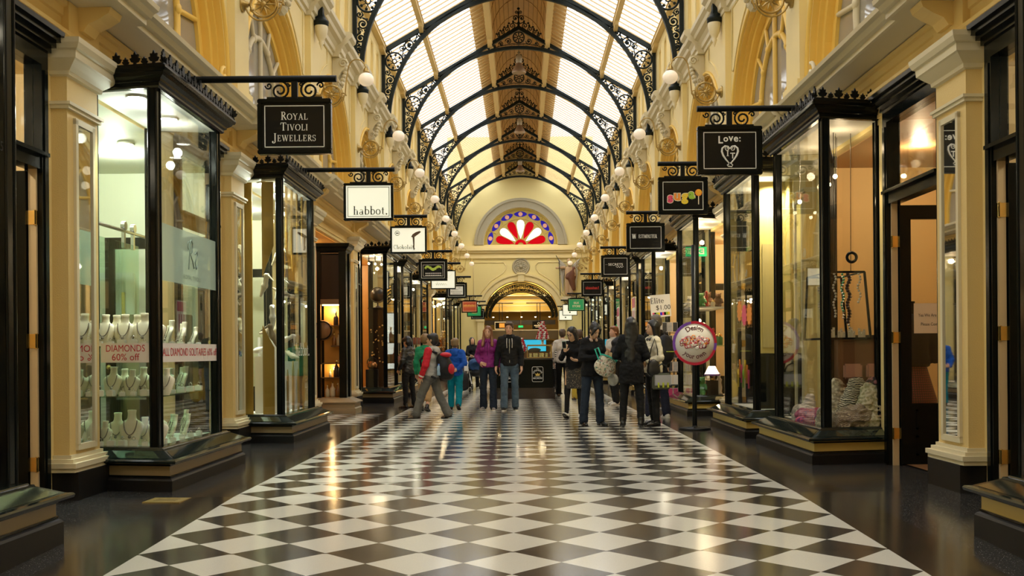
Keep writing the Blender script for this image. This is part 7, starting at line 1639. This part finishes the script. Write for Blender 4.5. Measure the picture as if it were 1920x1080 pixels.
# scarves and cloths heaped on the base
def pat(nm, a, b, scale, kind='wave'):
    m = bpy.data.materials.new(nm); m.use_nodes = True; nt = m.node_tree; t_ = nt.nodes.new('ShaderNodeTexWave' if kind == 'wave' else 'ShaderNodeTexVoronoi'); t_.inputs['Scale'].default_value = scale
    if kind == 'wave': t_.wave_type = 'RINGS'; t_.inputs['Distortion'].default_value = 6
    tc = nt.nodes.new('ShaderNodeTexCoord'); r = nt.nodes.new('ShaderNodeValToRGB'); r.color_ramp.elements[0].color = (*a, 1); r.color_ramp.elements[1].color = (*b, 1); r.color_ramp.elements[0].position = .42; r.color_ramp.elements[1].position = .52
    nt.links.new(tc.outputs['Object'], t_.inputs['Vector']); nt.links.new(t_.outputs[0], r.inputs[0]); nt.links.new(r.outputs[0], nt.nodes['Principled BSDF'].inputs['Base Color']); nt.nodes['Principled BSDF'].inputs['Roughness'].default_value = .8
    return m
def heap(label, c, prims, M_, nm='scarf', cat='scarf', folds=0):
    P = [(p[0], v3(*p[1]), *( (v3(*p[2]),) + tuple(p[3:]) if p[0] == 'c' else (p[2],) + tuple(p[3:]))) for p in prims]
    rn = random.Random(len(label) * 7 + int(c[0] * 100)); top = max((max(q[1][2], q[2][2]) if q[0] == 'c' else q[1][2]) for q in P); hi = [q for q in P if q[0] == 'c']
    for q in hi:                                # folds running down and across the heaped cloth
        for j in range(7):
            a_ = 2 * PI * j / 7 + rn.uniform(-.3, .3); r1, r2 = q[3], q[4]; A, B_ = q[1], q[2]; d = B_ - A; L = np.linalg.norm(d); d = d / max(L, 1e-6); u = np.cross(d, v3(.3, .9, .2)); u = u / np.linalg.norm(u); w_ = np.cross(d, u); rad = u * math.cos(a_) + w_ * math.sin(a_); rad2 = u * math.cos(a_ + .7) + w_ * math.sin(a_ + .7)
            m1 = A + rad * r1 * .95 - d * .02; m2 = (A + B_) / 2 + (rad + rad2) * .5 * (r1 + r2) * .48; m3 = B_ + rad2 * r2 * .7; P += [('c', m1, m2, .020, .014, .012), ('c', m2, m3, .014, .010, .012)]
    for j in range(3): P.append(('c', v3(rn.uniform(-.14, 0), rn.uniform(-.08, .1), .015), v3(rn.uniform(0, .14), rn.uniform(-.08, .1), .02), .022, .016, .02))
    o = smesh(nm, [surf(P + [('p', v3(0, 0, 0), v3(0, 0, -1))], .0085)], M_, None, c, wrinkle=.05); return tag(o, label, cat)
heap('cream lace cloth draped in a tall peak at the middle of the scarf window', (3.44, 11.35, .356), [('c', (0, 0, .05), (.02, 0, .42), .16, .07, .08), ('c', (-.1, -.05, .0), (-.16, -.1, .12), .12, .06, .06), ('c', (.06, .1, .0), (.1, .2, .2), .12, .07, .06)], pat('cream lace', (.62, .55, .40), (.35, .30, .22), 30, 'v'))
heap('black cushion scarf with cream swirls leaning in the scarf window', (3.52, 11.02, .356), [('c', (-.08, 0, .08), (.06, .05, .44), .085, .075, .03), ('c', (-.1, 0, .06), (-.14, 0, .0), .09, .08, .03)], pat('black cream swirls', (.02, .015, .012), (.62, .55, .40), 16))
heap('dark red scarf rolled behind the swirl patterned one', (3.62, 11.08, .356), [('c', (-.05, 0, .1), (.08, .06, .34), .07, .06, .03), ('c', (-.06, .0, .08), (-.02, .1, 0), .08, .08, .03)], pat('dark red weave', (.20, .02, .025), (.10, .03, .02), 14))
heap('pale olive scarf draped over its neighbours near the door post', (3.66, 10.92, .356), [('c', (-.06, 0, .1), (.02, .03, .38), .08, .07, .04), ('c', (.02, .03, .36), (.10, .02, .16), .07, .08, .04), ('e', (0, 0, .05), (.14, .10, .1), .04)], pat('pale olive print', (.36, .34, .20), (.52, .48, .34), 34, 'v'))
heap('grey brown scarf bundled lowest at the front of the scarf window', (3.48, 10.86, .356), [('c', (-.14, 0, .06), (.12, .02, .10), .09, .08, .05), ('c', (-.06, .02, .12), (.06, .0, .17), .07, .06, .04)], pat('grey brown print', (.16, .12, .09), (.40, .34, .24), 30))
heap('dark shawl with a pink rose print at the door post end of the scarf window', (3.76, 10.98, .356), [('c', (0, 0, .1), (.02, .02, .42), .10, .09, .05), ('e', (0, .03, .44), (.09, .08, .06), .04)], pat('dark rose print', (.36, .14, .14), (.05, .035, .03), 22, 'v'))
heap('pink and red scarf lying low along the side pane of the scarf window', (3.30, 11.75, .356), [('c', (0, -.3, .03), (0, .35, .04), .09, .08, .04), ('e', (.05, 0, .05), (.1, .2, .09), .04)], pat('pink red print', (.50, .08, .12), (.20, .06, .18), 12))
heap('grey gauze scarf lying at the far end of the scarf window', (3.35, 12.35, .356), [('c', (0, -.2, .04), (.02, .2, .06), .10, .08, .04), ('c', (.06, 0, .05), (.1, .05, .22), .08, .05, .04)], pat('grey gauze', (.30, .27, .24), (.45, .40, .34), 16))
t = thing('shelf_cabinet', 'dark wooden shelf cabinet of folded cloths behind the scarf window', 'cabinet', (4.25, 12.6, .014)); MB().bevbox(-.45, .45, -.2, .2, 0, 1.28, .01).build('cabinet_body', [mat('dark brown cabinet wood', (.09, .045, .022), .4)], t); MB().box(-.48, .48, -.24, .22, 1.28, 1.32).build('cabinet_top', [DARKB], t)
for i in range(3): MB().bevbox(-.4 + .27 * i, -.18 + .27 * i, -.26, -.2, .80, .98, .02).build('folded_cloth', [mat('folded rose brown cloth', (.26, .14, .10), .8)], t)
# mannequin with jacket and tartan skirt behind the door
mx, my = 4.20, 11.15
t = thing('dress_form', 'dress form in black jacket and tartan skirt behind the open glazed door', 'mannequin', (mx, my, .014))
smesh('jacket', [surf([('e', v3(0, 0, 1.30), (.19, .13, .24), .05), ('c', v3(.2, 0, 1.42), v3(.25, -.02, 1.05), .07, .06, .04), ('c', v3(-.2, 0, 1.42), v3(-.25, -.02, 1.05), .07, .06, .04), ('c', v3(0, 0, 1.2), v3(0, 0, .98), .16, .19, .05), ('p', v3(0, 0, .96), v3(0, 0, -1))], .02)], BLK, t)
TART = bpy.data.materials.new('red black tartan'); TART.use_nodes = True; nt = TART.node_tree; tc = nt.nodes.new('ShaderNodeTexCoord'); ws = []
for dr_ in 'XZ':
    w_ = nt.nodes.new('ShaderNodeTexWave'); w_.bands_direction = dr_; w_.inputs['Scale'].default_value = 13; nt.links.new(tc.outputs['Object'], w_.inputs['Vector']); ws.append(w_)
mx_ = nt.nodes.new('ShaderNodeMath'); mx_.operation = 'MULTIPLY'; nt.links.new(ws[0].outputs['Fac'], mx_.inputs[0]); nt.links.new(ws[1].outputs['Fac'], mx_.inputs[1]); r = nt.nodes.new('ShaderNodeValToRGB'); r.color_ramp.elements[0].color = (.03, .012, .012, 1); r.color_ramp.elements[1].color = (.20, .02, .03, 1); r.color_ramp.elements[1].position = .6; nt.links.new(mx_.outputs[0], r.inputs[0]); nt.links.new(r.outputs[0], nt.nodes['Principled BSDF'].inputs['Base Color'])
smesh('tartan_skirt', [surf([('c', v3(0, 0, .95), v3(0, 0, .60), .16, .26, .05), ('p', v3(0, 0, .56), v3(0, 0, -1))], .02)], TART, t); m_ = MB(); m_.tube([(0, 0, 0), (0, 0, .7)], .025, 8); m_.tube([(0, 0, 1.5), (0, 0, 1.66)], .045, 8); m_.lathe([(.18, 0), (.18, .02), (.03, .04)], n=16); m_.build('stand', [IRON], t)
t = thing('door_notice', 'handwritten paper notice taped inside the open glazed door', 'notice', (4.14, 10.36, 1.47)); MB().box(-.19, .19, -.002, .002, -.15, .15).build('paper', [mat('cream notice paper', (.72, .60, .44), .7)], t)
m_ = MB()
for r_, q_ in ((.03, 'Yes We Are Open'), (-.06, 'Please Come In')): text(m_, q_, (-.01, -.003, r_), .045, sx=.8)
m_.build('handwriting', [SINK], t); t.location.y = 10.40
# ---- tall yellow window
t = thing('backing_board', 'tall yellow board over a black lower board behind the yellow window', 'backing board', (0, 0, 0)); MB().box(3.66, 3.70, 14.05, 15.8, 1.12, 3.48).build('yellow_board', [LEMON], t); MB().box(3.66, 3.70, 14.05, 15.8, .355, 1.12).build('black_board', [BLACK], t)
t = thing('yellow_screen', 'yellow panel across the near pane of the tall yellow window, black below', 'backing board', (0, 0, 0)); MB().box(3.22, 3.66, 14.30, 14.33, 1.12, 3.48).build('yellow_board', [LEMON], t); MB().box(3.22, 3.66, 14.30, 14.33, .355, 1.12).build('black_board', [BLACK], t); MB().box(3.34, 3.52, 14.285, 14.30, 1.2, 2.62).build('inner_panel', [mat('pale yellow inset panel', (.70, .58, .24), .5)], t)
CS = None
for i in range(7):
    o = MB().lathe([(0, 0), (.014, 0), (.014, .26), (0, .27)], n=10).build('candy_stick', [CANDY[i % 4]]); o.location = (3.24, 14.75 + .12 * i, .62 + .07 * (i % 3)); tag(o, ('pink', 'orange', 'yellow', 'green')[i % 4] + ' candy stick against the black lower board of the yellow window', 'candy', 'candy sticks')
for i in range(3):
    m_ = MB(); y, z = 14.35 + .32 * i, 1.66 + .07 * (i == 2); N = 24; m_.add([(3.165, y + (.13 if q % 2 else .17) * math.cos(2 * PI * q / N), z + (.13 if q % 2 else .17) * math.sin(2 * PI * q / N)) for q in range(N)], [tuple(range(N))]); o = m_.build('star_reflection', [CANDY[1] if i != 1 else CANDY[0]]); tag(o, 'orange red starburst reflection modelled on the side pane of the yellow window', 'reflection', 'starburst reflections')  # flat starbursts stand in for a reflection in the pane
# ---- toy and gift window
for i, z in enumerate((1.96, 1.26)):
    t = thing('display_shelf', ('upper', 'lower')[i] + ' shelf of gifts in the toy window', 'shelf', (0, 0, 0)); MB().box(3.22, 3.76, 18.85, 20.55, z - .02, z).build('shelf_board', [SHELFG if i else WHITE], t)
TOY = [mat('toy brown plush', (.16, .08, .04), .9, bump=.6), mat('toy black plush', (.02, .018, .02), .9, bump=.6), mat('toy cream', (.70, .58, .40), .7), mat('toy red', (.50, .04, .03), .5), mat('toy gold', (.65, .42, .10), .35), mat('toy purple', (.22, .10, .40), .5), mat('toy green', (.10, .30, .08), .5), mat('toy white', (.75, .72, .66), .5), mat('toy orange', (.70, .22, .03), .5)]
TN_ = ['brown', 'black', 'cream', 'red', 'gold', 'purple', 'green', 'white', 'orange']
bears = {}
def toy(kind, col, loc, rz_, sc_, label, group):
    if (kind, col) in bears: return dup(bears[(kind, col)], loc, rz_, label, group, sc_)
    t = thing(kind, label, 'toy' if kind != 'gift_jar' else 'jar', loc, rz_, group); t.scale = (sc_,) * 3
    if kind == 'soft_toy':
        smesh('plush_body', [surf([('e', v3(0, 0, .10), (.075, .06, .10), .03), ('e', v3(0, -.01, .235), (.062, .058, .058), .03), ('e', v3(.05, 0, .285), (.022, .012, .022), .01), ('e', v3(-.05, 0, .285), (.022, .012, .022), .01), ('c', v3(.07, -.01, .16), v3(.10, -.06, .10), .026, .026, .02), ('c', v3(-.07, -.01, .16), v3(-.10, -.06, .10), .026, .026, .02), ('c', v3(.04, 0, .04), v3(.06, -.10, .03), .032, .03, .02), ('c', v3(-.04, 0, .04), v3(-.06, -.10, .03), .032, .03, .02), ('e', v3(0, -.06, .222), (.026, .02, .02), .01)], .012)], TOY[col], t)
        m_ = MB(); m_.ball((.022, -.062, .25), .007, 6); m_.ball((-.022, -.062, .25), .007, 6); m_.ball((0, -.08, .228), .008, 6); m_.build('face', [EYE], t)
    elif kind == 'figurine':
        MB().lathe([(.05, 0), (.055, .02), (.04, .05), (.05, .12), (.035, .20), (.045, .25), (.02, .29), (.03, .32), (.028, .35), (0, .37)], n=12).build('figure', [TOY[col]], t); MB().lathe([(.065, -.0), (.065, .015), (0, .015)], n=14).build('base', [DARKB], t)
    else:
        MB().lathe([(0, 0), (.055, 0), (.06, .02), (.06, .11), (.045, .13)], n=12).build('jar_body', [TOY[col]], t); MB().lathe([(.05, .13), (.05, .16), (.01, .17), (0, .19)], n=12).build('lid', [BRASS], t)
    bears[(kind, col)] = t; return t
rnd = random.Random(21)
for lev, z in enumerate((1.96, 1.26, .356)):
    for i in range(11):
        if i < 4: x, y = 3.30 + .11 * i, 18.98 + .05 * (i % 2)
        else: x, y = 3.30 + .1 * (i % 3), 19.2 + .2 * (i - 4)
        kind = ('soft_toy', 'figurine', 'gift_jar')[rnd.randrange(3)]; col = rnd.randrange(9)
        toy(kind, col, (x, y, z), rnd.uniform(-.5, .5) - .3, rnd.uniform(.8, 1.25) * (.8 if lev == 0 else 1), '%s %s on the %s of the toy and gift window' % (TN_[col], {'soft_toy': 'soft toy', 'figurine': 'figurine', 'gift_jar': 'lidded jar'}[kind], ('upper shelf', 'lower shelf', 'base')[lev]), 'gifts in the toy window')
t = thing('table_lamp', 'lit table lamp with a pleated purple and white shade in the toy window', 'lamp', (3.48, 18.92, .62)); MB().lathe([(.03, 0), (.04, .02), (.015, .05), (.015, .12)], n=12).build('lamp_base', [BRASS], t); MB().lathe([(.14, .10), (.06, .26)], n=24).build('lamp_shade', [mat('lit pleated shade', (.9, .7, .6), .5, emit=3.5, ecol=(1, .72, .5))], t); MB().lathe([(.143, .09), (.143, .12)], n=24).build('shade_trim', [TOY[5]], t); MB().box(-.1, .1, -.08, .08, -.264, 0).build('stand_block', [DARKB], t)
for i, (x, z) in enumerate(((3.28, 2.32), (3.32, 1.72), (3.26, .92))): tag(MB().ball((x, 19.3, z), .035, 10).build('fairy_bulb', [MATS['lit warm bulb']]), 'small round lit bulb in the toy window, ' + ('highest', 'middle', 'lowest')[i] + ' one', 'bulb')
t = thing('exit_sign_and_reflection', 'reflection of a green exit sign, modelled in the top of the toy window', 'exit sign', (3.38, 19.9, 3.06)); MB().box(-.2, .2, 0, .05, -.09, .09).build('sign_box', [MATS['lit exit green']], t); m_ = MB(); text(m_, 'EXIT', (0, -.003, 0), .15, (-1, 0, 0), Z, bold=.03); m_.build('lettering', [SWHT], t); MB().tube([(0, .02, .09), (0, .02, .42)], .01, 5).build('hanging_rod', [IRON], t)  # a reflection in the glass, modelled as a reversed sign
# ---- postcard rack in front of the next doorway
t = thing('postcard_rack', 'tall wire postcard rack before the doorway past the toy window', 'postcard rack', (2.93, 20.75, 0), math.radians(-8))
m_ = MB(); m_.tube([(0, 0, 0), (0, 0, 1.95)], .02, 8); m_.lathe([(.22, 0), (.22, .02), (.03, .05)], n=20)
for z in [.22 + .26 * i for i in range(6)]:
    for y in (-.16, .16): m_.tube([(-.21, y, z), (.21, y, z)], .005, 4)
    for x in (-.21, .21): m_.tube([(x, -.16, z), (x, .16, z)], .005, 4)
m_.build('wire_frame', [mat('dark wire', (.06, .06, .06), .4)], t)
t = thing('price_card', 'white card with a price in black on top of the postcard rack', 'price card', (2.78, 20.62, 2.06), math.radians(-4)); t.rotation_euler = (0, math.radians(-4), math.radians(-4)); MB().box(-.20, .20, -.004, .004, -.22, .22).build('card', [SWHT], t)
m_ = MB(); serif(m_, 'Elite' if 'e' in GL else 'Eliti', Vector((-.06, -.006, .10)), .11, Vector((1, 0, 0)), Z, 1.0, .9); text(m_, '$1.00', (.05, -.006, -.04), .13, bold=.0); m_.build('lettering', [SINK], t)
m_ = MB()
for i in range(9): m_.m(i % 5); m_.quad((-.17 + .038 * i, -.006, -.19), (-.132 + .038 * i, -.006, -.19), (-.132 + .038 * i, -.006, -.13), (-.17 + .038 * i, -.006, -.13))
m_.build('colour_strip', [CANDY[0], SBLK, CANDY[3], CANDY[2], BLU], t)
PCM = [mat('monochrome card dark', (.05, .05, .05), .4, noise=.9, nscale=14), mat('monochrome card light', (.45, .44, .42), .4, noise=.5, nscale=14), mat('pink card', (.50, .05, .16), .4), mat('white card', (.72, .70, .66), .4)]
pc0 = {}
for r_ in range(6):
    for c_ in range(4):
        w_ = 2 if r_ == 0 else (3 if r_ == 1 else (c_ + r_) % 2); x, z = -.155 + .103 * c_, .24 + .26 * r_
        lab = ('black and white picture card', 'pale grey picture card', 'bright pink card', 'white card')[w_] + ' in the wire postcard rack'
        loc = Matrix.Translation((2.93, 20.75, 0)) @ Matrix.Rotation(math.radians(-8), 4, 'Z') @ Vector((x, -.175, z))
        if w_ not in pc0:
            q = thing('postcard', lab, 'postcard', loc, math.radians(-8), 'postcards in the wire rack'); MB().box(-.047, .047, -.003, .003, 0, .19).build('card', [PCM[3]], q); MB().quad((-.042, -.0035, .006), (.042, -.0035, .006), (.042, -.0035, .184), (-.042, -.0035, .184)).build('picture', [PCM[w_]], q); pc0[w_] = q
        else: dup(pc0[w_], loc)
# ---- posters and lights farther along
for y, z0, z1, w_, lab in ((29.2, 1.7, 2.68, .8, 'larger pink and white poster in a window past the cream jacket woman'), (33.9, 1.75, 2.6, .8, 'smaller pink and white poster, in the next window past the larger one')):
    t = thing('window_poster', lab, 'poster', (3.17, y, 0)); MB().box(-.004, .004, -w_ / 2, w_ / 2, z0, z1).build('sheet', [SWHT], t); MB().quad((-.006, -w_ / 2 + .03, z1 - .3), (-.006, w_ / 2 - .03, z1 - .3), (-.006, w_ / 2 - .03, z1 - .03), (-.006, -w_ / 2 + .03, z1 - .03)).build('pink_band', [PCM[2]], t)
    m_ = MB()
    for i in range(3): m_.quad(*[(-.006, -.25 + .2 * i + a, b) for a, b in ((0, z0 + .08), (.1, z0 + .08), (.1, z1 - .38), (0, z1 - .38))])
    m_.build('pink_stripes', [PCM[2]], t)
t = thing('lit_poster', 'tall glowing white light panel in the window behind the green jumper boy', 'light panel', (-3.62, 29.0, 1.45)); MB().bevbox(-.2, .2, -.03, .03, -.75, .85, .01).build('panel_frame', [BLACK], t); MB().quad((-.17, -.032, -.72), (.17, -.032, -.72), (.17, -.032, .82), (-.17, -.032, .82)).build('lit_face', [mat('lit white poster', (.95, .95, .88), .5, emit=1.6)], t)
# toy shop with the orange window
rnd = random.Random(8)
for i in range(22):
    x, y, z = -3.25 - .11 * (i % 5), 44.15 + .07 * (i % 2), .356 + .36 * (i // 5) * 1.0
    kind = ('soft_toy', 'soft_toy', 'figurine')[rnd.randrange(3)]; col = (0, 2, 3, 8, 4, 7, 1)[rnd.randrange(7)]
    toy(kind, col, (x + .03, y, z), rnd.uniform(-.4, .4), 1.0, '%s %s stacked in the orange lit toy window' % (TN_[col], 'soft toy' if kind == 'soft_toy' else 'figurine'), 'toys in the orange window')
for i in range(4):
    t = thing('toy_shelf', 'shelf in the orange lit toy window, %s from the bottom' % ORD[i + 1] if i else 'lowest shelf in the orange lit toy window', 'shelf', (0, 0, .356 + .36 * (i + 1) - .02)); MB().box(-3.76, -3.2, 44.05, 44.3, -.01, .018).build('shelf_board', [mat('orange shelf', (.55, .28, .08), .5)], t)
for i in range(4): tag(MB().ball((-3.3 - .13 * i, 44.3, 3.25 - .04 * i), .045, 8).build('spotlight', [MATS['lit warm bulb']]), 'warm bulb at the top of the orange lit toy window', 'bulb', 'bulbs in the orange toy window')
# shelves of goods in the windows farther along
GC = [mat('goods %d' % i, c_, .45) for i, c_ in enumerate(((.55, .40, .20), (.30, .08, .06), (.70, .62, .42), (.10, .14, .12), (.60, .30, .10), (.16, .20, .34)))]
for s, k in ((-1, 4), (-1, 5), (-1, 8), (-1, 9), (1, 3), (1, 4), (1, 5), (1, 6), (1, 7), (1, 8), (1, 9), (-1, -1), (1, -1)):
    bay = [u for u in UN if u[0] == s and u[1] == k][0][2]; where = '%s window %s' % (ORD[len([u for u in UN if u[0] == s and u[2] and u[1] < k])], SIDE[s])
    near = k < 0; y0 = bay[0] + .32 if not near else 5.6; y1 = bay[1] - .32
    t = thing('goods_shelf', 'stepped wooden shelves of goods in the ' + where, 'shelf', (0, 0, 0), 0)
    m_ = MB()
    for z in (.9, 1.45): m_.box(*sorted((s * 3.35, s * 3.70)), y0, y1, z - .015, z)
    m_.build('shelf_board', [mat('brown goods shelf', (.22, .12, .05), .4)], t); m_ = MB()
    for y in (y0, y1): m_.box(*sorted((s * 3.66, s * 3.70)), y - .02, y + .02, .356, 1.45)
    m_.build('shelf_post', [MATS['brown goods shelf']], t)
    g0 = [None, None]
    for lev, z in enumerate((.356, .9, 1.45)):
        for i in range(7):
            w_ = (i + lev) % 2; loc = (s * (3.45 + .12 * (i % 2)), y0 + .12 + (y1 - y0 - .24) * i / 6, z); lab = ('small box', 'bottle')[w_] + ' on display in the ' + where
            if g0[w_] is None:
                q = thing(('gift_box', 'bottle')[w_], lab, ('box', 'bottle')[w_], loc, 0, 'goods in the ' + where); g0[w_] = q
                if w_ == 0: MB().bevbox(-.09, .09, -.09, .09, 0, .17, .008).build('box_body', [GC[(k + 2) % 6]], q); MB().box(-.095, .095, -.015, .015, 0, .174).build('ribbon', [GC[(k + 4) % 6]], q)
                else: MB().lathe([(0, 0), (.05, 0), (.055, .02), (.055, .17), (.02, .23), (.018, .30)], n=12).build('bottle_body', [GC[(k + 3) % 6]], q); MB().lathe([(.022, .29), (.022, .33), (0, .33)], n=10).build('cap', [BRASS], q)
            else: dup(g0[w_], loc, rnd.uniform(-.5, .5), scale=(1, 1, rnd.uniform(.7, 1.4)))

m_ = MB(); text(m_, '25', Vector((-3.150, 6.355, 2.45)), .085, Vector((0, 1, 0)), Z); tag(m_.build('pane_number', [SINK]), 'dark number on the window nearest the camera on the jewellery-window side', 'window lettering')  # dark digits set flat on the pane

def spot(x, y, z, w, col, size=1.7):
    la = bpy.data.lights.new('downlight_and_added_beam', 'SPOT'); la.energy = w; la.color = col; la.spot_size = size; la.spot_blend = .6; la.shadow_soft_size = .06
    o = bpy.data.objects.new('downlight_and_added_beam', la); C.objects.link(o); o.location = (x, y, z)
for y in (9.35, 10.2): spot(-3.42, y, 3.46, 150, COOL)
for y in (14.1, 15.0): spot(-3.45, y, 3.46, 170, COOL)
spot(3.45, 14.12, 3.46, 120, NEUT, 2.2); spot(3.42, 15.0, 3.46, 110, NEUT, 2.2)  # beams added to brighten the yellow boards, no fitting there
spot(3.45, 11.2, 3.46, 60, WARM); spot(3.5, 19.3, 3.46, 90, WARM, 2.0)
SKY, EXPO = 2.6, 0.6
# ================================================================== LIGHT AND CAMERA
w = bpy.data.worlds.new('sky'); bpy.context.scene.world = w; w.use_nodes = True
bg = w.node_tree.nodes['Background']; bg.inputs['Color'].default_value = (.97, .98, 1.0, 1); bg.inputs['Strength'].default_value = SKY
cam = bpy.data.cameras.new('camera'); cam.sensor_width = 36; cam.lens = F / 1920 * 36; cam.shift_x = -(VX - 960) / 1920; cam.shift_y = (VY - 540) / 1920; cam.clip_end = 300; cam.clip_start = .05
co = bpy.data.objects.new('camera', cam); C.objects.link(co); co.location = (CAMX, 0, CAMZ); co.rotation_euler = (Matrix.Rotation(PI / 2, 3, 'X') @ Matrix.Rotation(-.008, 3, 'Z')).to_euler()
sc = bpy.context.scene; sc.camera = co
sc.view_settings.view_transform = 'Standard'; sc.view_settings.look = 'None'; sc.view_settings.gamma = 1; sc.view_settings.exposure = EXPO; sc.view_settings.use_curve_mapping = False
sc.cycles.max_bounces = 10; sc.cycles.diffuse_bounces = 4; sc.cycles.glossy_bounces = 4; sc.cycles.transparent_max_bounces = 24; sc.cycles.transmission_bounces = 4
sc.cycles.sample_clamp_indirect = 4.0; sc.cycles.use_denoising = True; sc.cycles.caustics_reflective = False; sc.cycles.caustics_refractive = False
# daylight comes in through the roof glass: sampling gates for the sky
for s_ in (-1, 1):
    x0, x1 = 1.36, 3.6; L = math.hypot(x1 - x0, rz(x0) - rz(x1))
    for i in range(4):
        y0 = YB + (YE - YB) * i / 4; y1 = YB + (YE - YB) * (i + 1) / 4
        la = bpy.data.lights.new('sky_gate', 'AREA'); la.shape = 'RECTANGLE'; la.size = L; la.size_y = y1 - y0; la.cycles.is_portal = True
        lo = bpy.data.objects.new('sky_gate', la); C.objects.link(lo)
        lo.location = (s_ * (x0 + x1) / 2, (y0 + y1) / 2, rz((x0 + x1) / 2) + LIFT + .10)
        ang = math.atan2(rz(x0) - rz(x1), x1 - x0); lo.rotation_euler = (0, s_ * ang, 0)
